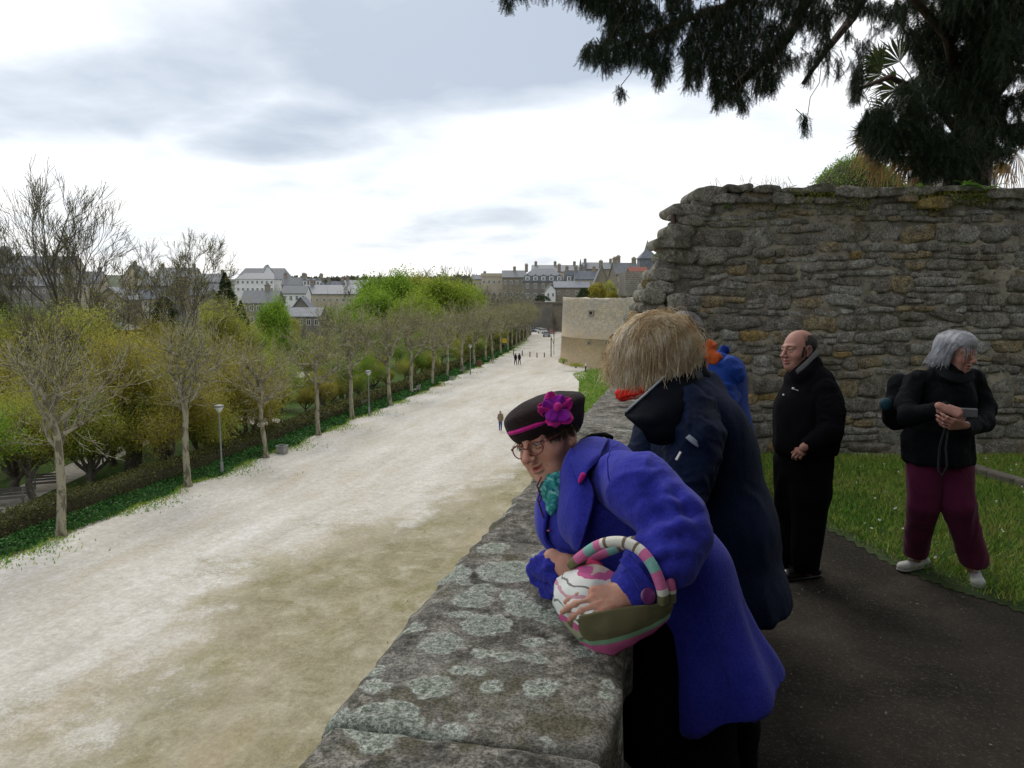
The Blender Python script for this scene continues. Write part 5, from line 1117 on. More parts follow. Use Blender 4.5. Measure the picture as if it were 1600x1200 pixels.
# materials for people
def skinmat(name, base, rough=.5):
    s = NT(name); a = s.n('ShaderNodeAttribute'); a.attribute_name = 'tint'
    c = s.mix(s.ramp(s.noise(60, 6, .7), [(.40, 0.), (.62, .8)]), base, tuple(v * f for v, f in zip(base, (1.0, .72, .66)))); c = s.mix(1.0, c, a.outputs['Color'], 'MULTIPLY')
    s.bump(s.math('ADD', s.noise(140, 4, .7), s.math('MULTIPLY', s.noise(45, 3, .6), .8)), .5, .0025); s.fin(c, rough, .35)
    s.bsdf.inputs['Subsurface Weight'].default_value = .12; s.bsdf.inputs['Subsurface Radius'].default_value = (.02, .008, .004); s.bsdf.inputs['Subsurface Scale'].default_value = .4
    return s.m
M_skin = skinmat('elderly_skin', (.50, .285, .205)); M_skin2 = skinmat('ruddy_skin', (.42, .235, .18)); M_eyew = mat('eye_white', (.30, .26, .23), (.34, .30, .27), 5, .25, spec=.5); M_iris = mat('dark_iris', (.02, .015, .012), (.05, .035, .025), 200, .15, spec=.7)
def cloth(name, c1, c2=None, rough=.9, weave=420, bump=.35, sheen=.06, spec=.12, big=5):
    s = NT(name); c2 = c2 or tuple(v * 1.5 + .002 for v in c1)
    c = s.ramp(s.math('ADD', s.math('MULTIPLY', s.noise(big, 4, .6), .35), s.math('MULTIPLY', s.noise(110, 5, .75), .65)), [(.42, c1), (.58, c2)])
    s.bump(s.math('ADD', s.noise(weave, 3, .7), s.math('MULTIPLY', s.noise(28, 3, .5), 1.2)), bump, .004); s.fin(c, rough, spec); s.bsdf.inputs['Sheen Weight'].default_value = sheen; s.bsdf.inputs['Sheen Roughness'].default_value = .5
    return s.m
def addtint(me, c):
    a = me.color_attributes.new('tint', 'FLOAT_COLOR', 'POINT'); q = np.ones((len(c), 4), np.float32); q[:, :3] = c; a.data.foreach_set('color', q.ravel())
def body_ob(parts, parent, m=M_skin, name='body'):
    V = np.concatenate([p[0] for p in parts]); n = 0; Fs = []; C_ = []
    for p in parts: Fs.append(p[1] + n); n += len(p[0]); C_.append(p[2] if len(p) > 2 else np.ones((len(p[0]), 3)))
    me = npmesh(name, V, np.concatenate(Fs), True); addtint(me, np.concatenate(C_)); return ob(name, me, m, parent)
def eyes(C, Rm, s, parent, look=(0, 1, 0)):
    for sx in (-1, 1):
        c = np.array((sx * .031, .0775, .0015)); V, F = sdf([('e', c, (.0128,) * 3)], .0024, .01); ob('eyeball', npmesh('eyeball', xf(V, C, Rm, s), F, True), M_eyew, parent)
        l = np.array(look, float); l /= np.linalg.norm(l); V, F = sdf([('e', c + l * .0088, (.0056,) * 3)], .0014, .006); ob('iris', npmesh('iris', xf(V, C, Rm, s), F, True), M_iris, parent)
def patch(ctrl, n=(16, 16), thick=.006, seed=0, wr=.0):
    """smooth shell through a grid of world points"""
    A = np.array(ctrl, float)
    def cr(A, n_):
        m = len(A); t = np.linspace(0, m - 1, n_); i = np.minimum(t.astype(int), m - 2); f = (t - i).reshape(-1, *([1] * (A.ndim - 1)))
        p1, p2 = A[i], A[i + 1]; p0 = A[np.maximum(i - 1, 0)]; p3 = A[np.minimum(i + 2, m - 1)]
        p0 = np.where((i == 0).reshape(f.shape), 2 * p1 - p2, p0); p3 = np.where((i + 2 > m - 1).reshape(f.shape), 2 * p2 - p1, p3)
        return .5 * (2 * p1 + (p2 - p0) * f + (2 * p0 - 5 * p1 + 4 * p2 - p3) * f * f + (3 * p1 - p0 - 3 * p2 + p3) * f ** 3)
    B = cr(A, n[0]); B = cr(B.transpose(1, 0, 2), n[1]).transpose(1, 0, 2); V = B.reshape(-1, 3); idx = np.arange(n[0] * n[1]).reshape(n); F = np.stack([idx[:-1, :-1], idx[1:, :-1], idx[1:, 1:], idx[:-1, 1:]], -1).reshape(-1, 4)
    if wr: V = V + vnormals(V, F) * (wr * (1 - 2 * np.abs(vn(V, 22, seed))))[:, None]
    N_ = vnormals(V, F); V2 = V + N_ * thick / 2; V3 = V - N_ * thick / 2; m = len(V); ring = np.concatenate([idx[:, 0], idx[-1, 1:], idx[-2::-1, -1], idx[0, -2:0:-1]]); r2 = np.roll(ring, -1)
    return np.concatenate([V2, V3]), np.concatenate([F, F[:, ::-1] + m, np.stack([ring, ring + m, r2 + m, r2], 1)])
def hairs(C, Rm, rad, n_, L, rng, pole=(0, -.3, 1), r=.0012, seg=14, phi=None, wave=.006, wf=28, out=.12, jit=.2, grav=None, seedlen=.2, k=3, start=.1, cl=60, tend=1.75, zmin=None, zs=0.0, clv=0.0, pj=.0, fly=.0):
    """strands that run from the crown over an ellipsoid and then hang freely. local frame: x left, y forward, z up"""
    pole0 = np.array(pole, float); grav = np.array((0, 0, -1.)) if grav is None else np.array(grav)
    P0 = []; P1 = []; R0 = []; R1 = []; cls = rng.uniform(0, 2 * math.pi, cl); ph = rng.uniform(0, 6.28, cl)
    zj = np.abs(rng.normal(0, .030, n_)) + .02 * np.sin(np.arange(n_)) - .01
    cv = rng.uniform(-1, 1, cl) * clv; cw = rng.normal(0, 1, (cl, 3))
    for i in range(n_):
        ci = rng.integers(cl); az = cls[ci] + rng.normal(0, .09) if rng.uniform() < .8 else rng.uniform(0, 6.28)
        th = start + abs(rng.normal(0, .35)) ; Ls = L * (1 + rng.normal(0, seedlen)); lift = 1 + rng.uniform(-.05, .06) + cv[ci]
        pole = pole0 + rng.normal(0, pj, 3); pole /= np.linalg.norm(pole); a = np.cross(pole, (1, 0, 0)); a /= np.linalg.norm(a); b_ = np.cross(pole, a); dz = math.cos(az) * a + math.sin(az) * b_; wd = cw[ci] * fly
        if phi is not None and not phi(dz): continue
        p = (pole * math.cos(th) + dz * math.sin(th)) * rad * lift; step = Ls / seg; d = None; prev = p; ph_ = ph[ci] + rng.normal(0, .2)
        for j in range(seg):
            th2 = th + step / np.mean(rad)
            if th < tend or d is None:
                q = (pole * math.cos(th2) + dz * math.sin(th2)) * rad * lift; nd = q - p; nd /= np.linalg.norm(nd) + 1e-9; th = th2; d = nd if d is None else nd
            else:
                d = d * .62 + grav * .38 + dz * out * .3; d /= np.linalg.norm(d); q = p + d * step
            off = wd * math.sin(j * .45 + ph_) * min(1, j / 6) + np.cross(d, pole) * wave * math.sin(wf * j * step + ph_) * min(1, j / 5) + rng.normal(0, wave * .10, 3) * (j / seg)
            
            if zmin is not None and (q @ Rm + C)[2] < zmin + zj[i] + zs * max(0, float((q @ Rm) @ RV)): break
            P0.append(prev); P1.append(q + off); R0.append(r * (1 - .5 * j / seg)); R1.append(r * (1 - .5 * (j + 1) / seg)); prev = q + off; p = q
    V, F = tubes(P0, P1, R0, R1, k); return V @ Rm + C, F
def hairmat(name, c1, c2, c3, rough=.45):
    s = NT(name); c = s.ramp(s.math('ADD', s.math('MULTIPLY', s.isl(), .16), s.math('MULTIPLY', s.noise(11, 5, .65), .84)), [(.40, c1), (.5, c2), (.60, c3)])
    s.fin(c, rough, .4); tr = s.n('ShaderNodeBsdfTranslucent'); s.L(c, tr.inputs[0]); mx_ = s.n('ShaderNodeMixShader'); mx_.inputs[0].default_value = .45
    s.L(s.bsdf.outputs[0], mx_.inputs[1]); s.L(tr.outputs[0], mx_.inputs[2]); s.L(mx_.outputs[0], s.out.inputs[0]); return s.m
def PU(*a): return U(*a)
# ================================================================== PEOPLE
PXM = lambda px, d: px * d / FPX
# ------------------------------------------------------------------ elderly lady in the violet coat
M_violet = cloth('violet_wool', (.022, .026, .26), (.036, .040, .36), .95, 150, .6, .12, .08, big=9)
M_black = cloth('black_cloth', (.003, .003, .004), (.006, .006, .007), .95, 300, .3, .0, .05)
M_hat = cloth('brown_felt', (.014, .0075, .008), (.024, .014, .015), .95, 300, .5, .05); M_pink = cloth('magenta_felt', (.42, .012, .17), (.52, .02, .24), .85, 300, .4, .1); M_purp = cloth('purple_petal', (.20, .010, .26), (.30, .015, .36), .85, 300, .4, .1)
s = NT('teal_scarf'); v = s.co((1, 1, 1), rot=(.4, .3, .8)); vo = s.vor(34, v, 'F1'); c = s.ramp(s.noise(30, 3, .6, v, 1.2), [(.36, (.008, .13, .15)), (.5, (.02, .24, .23)), (.62, (.20, .52, .50)), (.72, (.05, .06, .18))]); c = s.mix(s.ramp(vo, [(.2, 1.), (.26, 0.)]), c, (.015, .04, .15)); s.bump(s.noise(60, 3), .3, .003); M_scarf = s.fin(c, .7, .3)
M_spec = mat('tortoiseshell', (.10, .012, .010), (.25, .05, .03), 120, .25, spec=.6)
s = NT('spectacle_lens'); s.fin((.9, .9, .9), .03, .5); s.bsdf.inputs['Transmission Weight'].default_value = 1.0; s.bsdf.inputs['IOR'].default_value = 1.03; M_lens = s.m
M_bhair = hairmat('dark_brown_hair', (.02, .012, .008), (.05, .03, .018), (.09, .055, .03))
lady = empty('person', (.15, 2.25, 0), 'elderly woman in a violet coat leaning over the parapet, brown hat with a pink flower', 'person')
HC = U(855, 682, 2.38); HR = frame((-.62, -.27, .73), (-.33, .93, .0)); hs = 1.11
V, F, C_ = head_mesh(1, False, 1.08, 1.0, .0027)
parts = [(xf(V, HC, HR, hs), F, C_)]
h1 = hand_mesh((16, 22, 14), .06, 15, .0022, left=True)   # near hand flat on the bag: her left
B1 = U(978, 930, 1.925); Rh = hframe((-.93, -.18, .12), (-.05, .62, .78)); parts.append((xf(h1[0], B1, Rh, .98), h1[1], h1[2]))
h2 = hand_mesh((52, 60, 40), .05, 30, .0026, left=False, fist=.5); B2 = U(873, 868, 2.22); Rh2 = hframe((.62, -.62, .35), (-.35, .35, .87)); parts.append((xf(h2[0], U(876, 880, 2.2), hframe((.75, -.45, .45), (-.2, .5, .85)), .95), h2[1], h2[2]))
core = [('c', U(895, 740, 2.36), U(925, 790, 2.37), .07, .13, {'k': .05}), ('c', U(925, 790, 2.37), U(1080, 925, 2.32), .13, .15, {'k': .05}), ('c', U(985, 745, 2.15), U(1068, 840, 2.02), .045, .04, {'k': .02}), ('c', U(1068, 840, 2.02), U(990, 934, 1.99), .038, .028, {'k': .02}),
        ('c', U(890, 770, 2.55), U(905, 870, 2.5), .045, .04, {'k': .02}), ('c', U(905, 870, 2.5), U(872, 888, 2.22), .038, .028, {'k': .02}),
        ('c', (.13, 2.25, .85), (.12, 2.2, .45), .07, .05, {'k': .03}), ('c', (.12, 2.2, .45), (.14, 2.16, .07), .045, .035, {'k': .02}), ('c', (.15, 2.38, .85), (.19, 2.4, .45), .07, .05, {'k': .03}), ('c', (.2, 2.4, .45), (.24, 2.42, .07), .052, .035, {'k': .02})]
V, F = sdf(core, .014); parts.append((V, F)); body_ob(parts, lady)
eyes(HC, HR, hs, lady, (-.35, 1, -.30))
# coat: torso, hips, skirt
hipc = U(1066, 905, 2.30); hem = U(1122, 1078, 2.30); vert = np.array((0, 0, 1.))
coat = [('c', U(896, 748, 2.37), U(925, 800, 2.36), .085, .155, {'k': .06}), ('c', U(925, 800, 2.36), U(1015, 865, 2.34), .158, .148, {'k': .06}), ('c', U(1015, 865, 2.34), hipc, .148, .150, {'k': .06}), ('c', U(930, 745, 2.30), U(990, 760, 2.22), .07, .09, {'k': .06}), ('c', U(950, 735, 2.42), U(1040, 830, 2.36), .10, .115, {'k': .06}), ('c', U(985, 768, 2.3), U(1040, 850, 2.25), .10, .11, {'k': .05}),
        ('c', hipc, hem, .150, .19, {'k': .06}), ('c', hem, hem - vert * .2, .19, .21, {'k': .05})]
V, F = sdf(coat, .008, cuts=[(hem - vert * .0, (.36, .08, -1.), .004)])
V = folds(V, F, .0045, (5, 5, 1.6), 3, axis=(.2, 0, -1)); V = crease(V, F, [((1000, 850, 1.93), (1040, 800, 1.93), (1078, 792, 1.98)), ((1012, 842, 1.92), (1050, 822, 1.94), (1085, 826, 2.0)), ((962, 800, 2.08), (990, 835, 2.02), (1000, 848, 1.97))]); ax = V - np.array((hem[0], hem[1], 0)); th_ = np.arctan2(ax[:, 1], ax[:, 0]); t_ = np.clip((1.05 - V[:, 2]) / .4, 0, 1); N_ = vnormals(V, F); V = V + N_ * (t_ * .016 * np.sin(th_ * 6 + 1))[:, None]
coat_o = ob('coat', npmesh('coat', V, F, True), M_violet, lady)
CRS = [((985, 862, 1.93), (1010, 832, 1.92), (1045, 808, 1.93), (1075, 800, 1.98)), ((1000, 868, 1.91), (1030, 845, 1.90), (1060, 838, 1.93), (1085, 845, 1.97)), ((1020, 885, 1.90), (1045, 870, 1.90), (1072, 870, 1.94)), ((1010, 760, 2.03), (1030, 785, 1.97), (1040, 805, 1.95)), ((1055, 775, 1.98), (1075, 800, 1.96), (1085, 825, 1.97)), ((1005, 822, 1.96), (1018, 808, 1.95), (1040, 800, 1.94))]
def sleeve(pts, rads, amp, seed, m, parent, name='sleeve', h=.007, flare=0, cuts=()):
    pr = [('c', pts[i], pts[i + 1], rads[i], rads[i + 1], {'k': .025}) for i in range(len(pts) - 1)]; V, F = sdf(pr, h, cuts=cuts)
    V = folds(V, F, amp, (14, 14, 14), seed); V = crease(V, F, CRS) if m is M_violet else V; return ob(name, npmesh(name, V, F, True), m, parent)
sleeve([U(972, 752, 2.20), U(1000, 762, 2.12), U(1052, 812, 2.04), U(1060, 842, 2.0)], [.088, .096, .088, .082], .0055, 7, M_violet, coat_o)
sleeve([U(1060, 838, 2.0), U(1040, 872, 1.98), U(1003, 905, 1.97)], [.084, .080, .068], .0065, 9, M_violet, coat_o)
# turned back cuff, strap and button
sleeve([U(1004, 906, 1.965), U(988, 930, 1.965)], [.0700, .0710], .002, 4, M_violet, coat_o, 'cuff', .006, cuts=[(U(978, 936, 1.965), cam_dir((-.75, -.62, .1)))])
cp = patch([[U(968, 876, 1.905), U(985, 898, 1.875), U(1002, 925, 1.87), U(1022, 942, 1.90)], [U(983, 864, 1.915), U(1001, 887, 1.88), U(1020, 913, 1.875), U(1036, 930, 1.90)]], (8, 18), .008); ob('cuff_strap', npmesh('cuff_strap', *cp, True), M_violet, coat_o)
V, F = sdf([('e', U(1013, 931, 1.865), (.021, .021, .006), {'rot': frame((.2, .25, .9), (0, 1, 0))[[0, 2, 1]]})], .002, .01); M_button = mat('purple_button', (.10, .02, .10), (.18, .04, .16), 60, .25, spec=.6); ob('button', npmesh('button', V, F, True), M_button, coat_o)
# far cuff, frilled
V, F = sdf([('c', U(893, 880, 2.46), U(866, 893, 2.26), .055, .058, {}), ('c', U(866, 893, 2.26), U(858, 900, 2.24), .058, .066, {})], .006, cuts=[(U(856, 902, 2.20), cam_dir((-.7, -.3, .6)))]); V = folds(V, F, .010, (30, 30, 8), 5, axis=U(893, 880, 2.46) - U(862, 893, 2.24)); ob('sleeve', npmesh('sleeve', V, F, True), M_violet, coat_o)
# chest panel, collar and lapels
pt = lambda rows: [[U(*q) for q in r_] for r_ in rows]
cp = patch(pt([[(862, 772, 2.30), (856, 800, 2.26), (852, 840, 2.26), (872, 862, 2.28)], [(846, 768, 2.34), (841, 800, 2.31), (844, 838, 2.30), (866, 868, 2.31)], [(843, 765, 2.42), (837, 800, 2.42), (842, 836, 2.42), (862, 866, 2.42)]]), (12, 18), .010); ob('coat_front', npmesh('coat_front', *cp, True), M_violet, coat_o)
cp = patch(pt([[(893, 700, 2.27), (903, 716, 2.23), (917, 742, 2.17), (928, 775, 2.13), (918, 820, 2.10), (905, 862, 2.12)], [(884, 716, 2.26), (889, 738, 2.21), (896, 765, 2.155), (902, 795, 2.125), (898, 830, 2.115), (897, 858, 2.14)], [(876, 742, 2.27), (878, 765, 2.23), (880, 788, 2.195), (880, 812, 2.18), (884, 836, 2.18), (892, 850, 2.18)], [(872, 760, 2.32), (871, 780, 2.29), (871, 800, 2.26), (872, 816, 2.25), (876, 832, 2.24), (886, 846, 2.23)]]), (20, 26), .010); ob('lapel', npmesh('lapel', *cp, True), M_violet, coat_o)
cp = patch(pt([[(957, 690, 2.50), (930, 684, 2.42), (907, 690, 2.34), (893, 708, 2.27)], [(950, 688, 2.38), (932, 694, 2.30), (908, 706, 2.25), (892, 722, 2.22)], [(940, 706, 2.24), (926, 716, 2.19), (912, 728, 2.17), (900, 742, 2.16)], [(934, 720, 2.20), (922, 732, 2.16), (914, 745, 2.14), (906, 758, 2.13)]]), (18, 18), .010); ob('collar', npmesh('collar', *cp, True), M_violet, coat_o)
V, F = sdf([('e', U(858, 829, 2.245), (.008, .008, .004), {})], .002, .006); ob('button', npmesh('button', V, F, True), M_button, coat_o)
V, F = sdf([('c', U(911, 743, 2.125), U(906, 752, 2.125), .009, .006, {})], .002, .01); ob('brooch', npmesh('brooch', V, F, True), M_pink, coat_o)
# shoulder seam on the sleeve
sm = MB().tube([U(x, y, d) for x, y, d in ((967, 692, 2.17), (955, 700, 2.13), (949, 718, 2.095), (950, 742, 2.075), (957, 770, 2.07), (970, 796, 2.085))], .0022, 5); sm.ob('seam', M_violet, coat_o, smooth=True)
# scarf
V, F = sdf([('e', U(879, 757, 2.31), (.048, .045, .034), {'k': .02}), ('e', U(864, 760, 2.29), (.03, .03, .022), {'k': .02}), ('c', U(868, 764, 2.28), U(864, 790, 2.27), .034, .024, {'k': .02}), ('e', U(893, 738, 2.33), (.045, .05, .035), {'k': .02})], .0045); V = folds(V, F, .010, (38, 38, 20), 12, axis=(.4, .2, -1)); ob('scarf', npmesh('scarf', V, F, True), M_scarf, lady)
fr = MB()
for (x, y) in ((846, 745), (848, 752)):
    fr.tube([U(x, y, 2.25), U(x - 7, y + 14, 2.25), U(x - 2, y + 24, 2.25), U(x - 6, y + 36, 2.25), U(x - 1, y + 50, 2.255), U(x + 2, y + 58, 2.26)], .0025, 5)
fr.ob('scarf_fringe', cloth('plum_yarn', (.06, .02, .05), (.12, .05, .10)), lady, smooth=True)
# hat
V, F = sdf([('e', (0, -.012, .042), (.094, .121, .060), {'k': .02}), ('e', (.004, -.042, .066), (.110, .120, .040), {'k': .03}), ('e', (-.01, .01, .076), (.085, .085, .030), {'k': .04}), ('e', (.0, -.07, .03), (.082, .062, .065), {'k': .03}), ('-e', (0, .045, -.075), (.100, .12, .092), {'k': .012})], .004, .03)
V = V + vnormals(V, F) * (.0035 * fbm(V, 14, 3))[:, None]; hat = ob('hat', npmesh('hat', xf(V, HC, HR, hs), F, True), M_hat, lady)
def ringpts(z0, tilt, rx, ry, cy, a0, a1, n_=30): return [xf(np.array((rx * math.cos(a), cy + ry * math.sin(a), z0 + tilt * math.sin(a))), HC, HR, hs) for a in np.linspace(a0, a1, n_)]
mb = MB(); n_ = 40; prof = [(0, -.006), (.0035, 0), (0, .006)]; rr_ = [ringpts(.0490 + dz, .004, .0965 + dr, .1235 + dr, -.012, -.1, 2.75, n_) for dr, dz in prof]
for i in range(n_ - 1):
    for j in range(2): mb.add([rr_[j][i], rr_[j][i + 1], rr_[j + 1][i + 1], rr_[j + 1][i]], [(0, 1, 2, 3)])
mb.ob('hat_ribbon', M_pink, hat, smooth=True)
fc = np.array((.094, .030, .070)); fn = np.array((.86, .42, .30)); fn /= np.linalg.norm(fn); fu = np.array((-.2, -.25, 1.)); fu -= fn * (fu @ fn); fu /= np.linalg.norm(fu); fx = np.cross(fn, fu)
def petal(an, L, w_, lift, name, m, off=0.0):
    d = fx * math.cos(an) + fu * math.sin(an); sd_ = np.cross(fn, d); rows = []
    for t in np.linspace(0, 1, 5):
        wd = w_ * math.sin(math.pi * min(1, .12 + t * .80)) ** .75; rows.append([xf(fc + fn * (off + lift * t * t - .004 * abs(u) * 2) + d * L * t + sd_ * wd * u + fn * .003 * math.sin(u * 6 + an * 3), HC, HR, hs) for u in np.linspace(-1, 1, 5)])
    ob(name, npmesh(name, *patch(rows, (12, 12), .0025), True), m, hat)
for i in range(5): petal(R(18 + 72 * i), .054, .025, .010, 'petal', M_pink)
for i in range(4): petal(R(50 + 84 * i), .043, .023, .010, 'petal', M_purp, .005)
V, F = sdf([('e', fc + fn * .016, (.010, .010, .010), {}), ('e', fc + fn * .024 + fu * .004, (.005,) * 3, {})], .002, .006); ob('flower_centre', npmesh('flower_centre', xf(V, HC, HR, hs), F, True), M_pink, hat)
# fringe of hair under the hat
rng = np.random.default_rng(8); P0 = []; P1 = []
for i in range(900):
    a = rng.uniform(-.25, 2.9); base = np.array((.078 * math.cos(a), -.012 + .096 * math.sin(a), .026)); L_ = (.016 + .012 * (math.cos(a) ** 2)) * rng.uniform(.4, 1.2); d = np.array((.25 * math.cos(a) + rng.normal(0, .25), .25 * math.sin(a) + rng.normal(0, .2), -1.)); d /= np.linalg.norm(d); p = base
    if .9 < a < 2.3 and rng.uniform() < .75: continue
    for j in range(3): q = p + d * L_ / 3 * 1.5; P0.append(p); P1.append(q); p = q; d = d + rng.normal(0, .12, 3); d /= np.linalg.norm(d)
V, F = tubes(P0, P1, [.0011] * len(P0), [.0008] * len(P0), 3); ob('hair', npmesh('hair', xf(V, HC, HR, hs), F), M_bhair, lady)
# spectacles
sp_ = MB(); lens = MB()
for sx in (-1, 1):
    c = np.array((sx * .033, .104, -.006)); n_ = 22; pts = [xf(c + np.array((.0255 * math.cos(a), -.010 * abs(math.cos(a)) * (1 if math.cos(a) * sx > 0 else 0) * .8, .0190 * math.sin(a))), HC, HR, hs) for a in np.linspace(0, 2 * math.pi, n_)]
    sp_.tube(pts, .0021, 6, False); lens.add([xf(c, HC, HR, hs)] + pts, [(0, i + 1, i + 2) for i in range(n_ - 1)])
    sp_.tube([xf(q, HC, HR, hs) for q in ((sx * .058, .098, .002), (sx * .072, .085, .004), (sx * .079, .04, .004), (sx * .081, -.005, .004), (sx * .080, -.02, -.012))], .0020, 6)
sp_.tube([xf(q, HC, HR, hs) for q in ((-.008, .106, -.004), (0, .111, .001), (.008, .106, -.004))], .0021, 6)
spo = sp_.ob('spectacles', M_spec, lady, smooth=True); lens.ob('lens', M_lens, spo)
# legs: dark trousers and shoes
V, F = sdf([('c', U(1020, 985, 2.24), U(1012, 1150, 2.2), .085, .095, {'k': .05}), ('c', (.10, 2.2, .85), (.10, 2.17, .50), .09, .09, {'k': .05}), ('c', (.10, 2.17, .5), (.13, 2.16, .10), .095, .07, {'k': .03}), ('c', (.13, 2.36, .85), (.18, 2.4, .5), .09, .10, {'k': .05}), ('c', (.18, 2.4, .5), (.22, 2.42, .1), .095, .07, {'k': .03})], .012, cuts=[((0, 0, .07), (0, 0, -1))]); ob('trousers', npmesh('trousers', folds(V, F, .004, (9, 9, 3), 2), F, True), M_black, lady)
M_shoe = mat('black_leather', (.006, .006, .007), (.012, .012, .013), 20, .35, spec=.5)
def shoe(heel, toe, m, parent, w_=.040, hgt=.075, name='shoe', sole=None):
    h0 = np.array(heel, float); t0 = np.array(toe, float); d = t0 - h0; L_ = np.linalg.norm(d); d /= L_
    V, F = sdf([('c', h0 + d * .04 + vert * .035, t0 - d * .045 + vert * .030, w_ * .85, w_, {'k': .02, 'sq': ((0, 0, 1), 1.25)}), ('c', h0 + d * .05 + vert * .05, h0 + d * .07 + vert * hgt, .036, .034, {'k': .02})], .006, cuts=[((0, 0, .008), (0, 0, -1))])
    o = ob(name, npmesh(name, V, F, True), m, parent)
    V, F = sdf([('c', h0 + d * .04, t0 - d * .045, w_ * .92, w_ * 1.05, {})], .006, cuts=[((0, 0, .004), (0, 0, -1)), ((0, 0, .020), (0, 0, 1))]); ob('sole', npmesh('sole', V, F, True), sole or m, o); return o
shoe((.20, 2.14, 0), (-.04, 2.12, 0), M_shoe, lady); shoe((.29, 2.42, 0), (.05, 2.40, 0), M_shoe, lady)
# black shoulder bag strap behind her neck
MB().tube([U(908, 690, 2.62), U(925, 681, 2.60), U(945, 679, 2.58), U(955, 684, 2.52)], .009, 8).ob('bag_strap', M_black, lady, smooth=True)
# ------------------------------------------------------------------ striped handbag on the parapet
def stripes(name, stops, p0, p1, wob=.0, wsc=12, interp='CONSTANT'):
    s = NT(name); d = np.array(p1) - np.array(p0); L2 = float(d @ d); q = s.n('ShaderNodeVectorMath', operation='SUBTRACT'); s.L(s.tc.outputs['Object'], q.inputs[0]); q.inputs[1].default_value = tuple(p0)
    dt = s.n('ShaderNodeVectorMath', operation='DOT_PRODUCT'); s.L(q.outputs[0], dt.inputs[0]); dt.inputs[1].default_value = tuple(d / L2); f = dt.outputs['Value']
    if wob: f = s.math('ADD', f, s.math('MULTIPLY', s.math('SUBTRACT', s.noise(wsc, 2, .5), .5), wob))
    c = s.ramp(f, stops, interp); c = s.mix(.35, c, s.ramp(s.noise(300, 3, .7), [(.3, (.38,) * 3), (.7, (.6,) * 3)]), 'OVERLAY'); s.bump(s.noise(350, 3, .7), .4, .003); return s.fin(c, .85, .15)
OLV, PNK, GRN, CRM, TEA = (.115, .105, .052), (.52, .115, .27), (.20, .36, .22), (.62, .60, .52), (.16, .38, .33)
M_bagf = stripes('bag_front_stripes', [(0, OLV), (.50, GRN), (.60, PNK)], U(960, 944, 1.90), U(985, 1022, 1.90), .05)
M_bags = stripes('bag_side_stripes', [(0, (.5, .42, .36)), (.08, PNK), (.16, (.70, .70, .66)), (.30, (.20, .19, .17)), (.33, (.68, .70, .66)), (.43, (.55, .30, .36)), (.48, (.72, .73, .70)), (.62, (.18, .20, .17)), (.65, (.68, .72, .68)), (.82, PNK), (.93, (.3, .3, .2))], U(900, 880, 1.98), U(893, 982, 1.98), .20, 16)
M_handle = None
bag = empty('handbag', U(945, 1000, 1.95), 'striped pink, cream and olive cloth handbag held on the parapet by the woman in violet', 'handbag')
V, F = sdf([('c', U(905, 935, 2.03), U(1010, 950, 1.98), .045, .030, {'k': .03}), ('c', U(915, 968, 1.96), U(1005, 964, 1.93), .032, .022, {'k': .03}), ('c', U(935, 992, 1.94), U(955, 998, 1.93), .025, .020, {'k': .03})], .007); V = folds(V, F, .004, (18, 18, 18), 3)
ob('bag_lining', npmesh('bag_lining', V, F, True), cloth('bag_lining', OLV, None), bag)
cp = patch(pt([[(905, 962, 1.885), (940, 955, 1.865), (985, 947, 1.86), (1020, 944, 1.87), (1050, 938, 1.90)], [(913, 985, 1.89), (945, 978, 1.86), (985, 972, 1.855), (1018, 965, 1.87), (1049, 950, 1.90)], [(925, 1006, 1.90), (950, 1000, 1.87), (985, 995, 1.865), (1018, 982, 1.88), (1045, 962, 1.91)], [(943, 1036, 1.92), (958, 1025, 1.895), (988, 1005, 1.885), (1016, 988, 1.90), (1040, 968, 1.92)]]), (20, 30), .008, 3, .003); ob('bag_front', npmesh('bag_front', *cp, True), M_bagf, bag)
cp = patch(pt([[(872, 905, 2.10), (900, 890, 2.03), (935, 885, 2.00), (968, 900, 1.99)], [(866, 930, 2.06), (888, 915, 1.98), (920, 910, 1.945), (955, 922, 1.95)], [(870, 955, 2.02), (888, 945, 1.95), (905, 945, 1.92), (935, 950, 1.91)], [(885, 978, 1.99), (897, 972, 1.94), (908, 966, 1.905), (925, 962, 1.89)], [(905, 1000, 1.96), (912, 996, 1.92), (918, 992, 1.90), (926, 985, 1.885)]]), (26, 24), .008, 5, .004); ob('bag_side', npmesh('bag_side', *cp, True), M_bags, bag)
cp = patch(pt([[(885, 972, 1.99), (905, 1000, 1.96), (925, 1020, 1.94), (944, 1033, 1.93)], [(906, 966, 1.895), (914, 986, 1.895), (926, 1008, 1.90), (942, 1031, 1.918)]]), (10, 16), .008); ob('bag_gusset', npmesh('bag_gusset', *cp, True), M_bagf, bag)
cp = patch(pt([[(915, 882, 2.02), (932, 890, 2.0), (944, 906, 1.985)], [(920, 872, 2.05), (938, 880, 2.04), (946, 898, 2.02)], [(905, 885, 2.08), (925, 895, 2.07), (940, 905, 2.05)]]), (10, 10), .006); ob('bag_inside', npmesh('bag_inside', *cp, True), cloth('pink_lining', (.55, .04, .12), (.62, .06, .17)), bag)
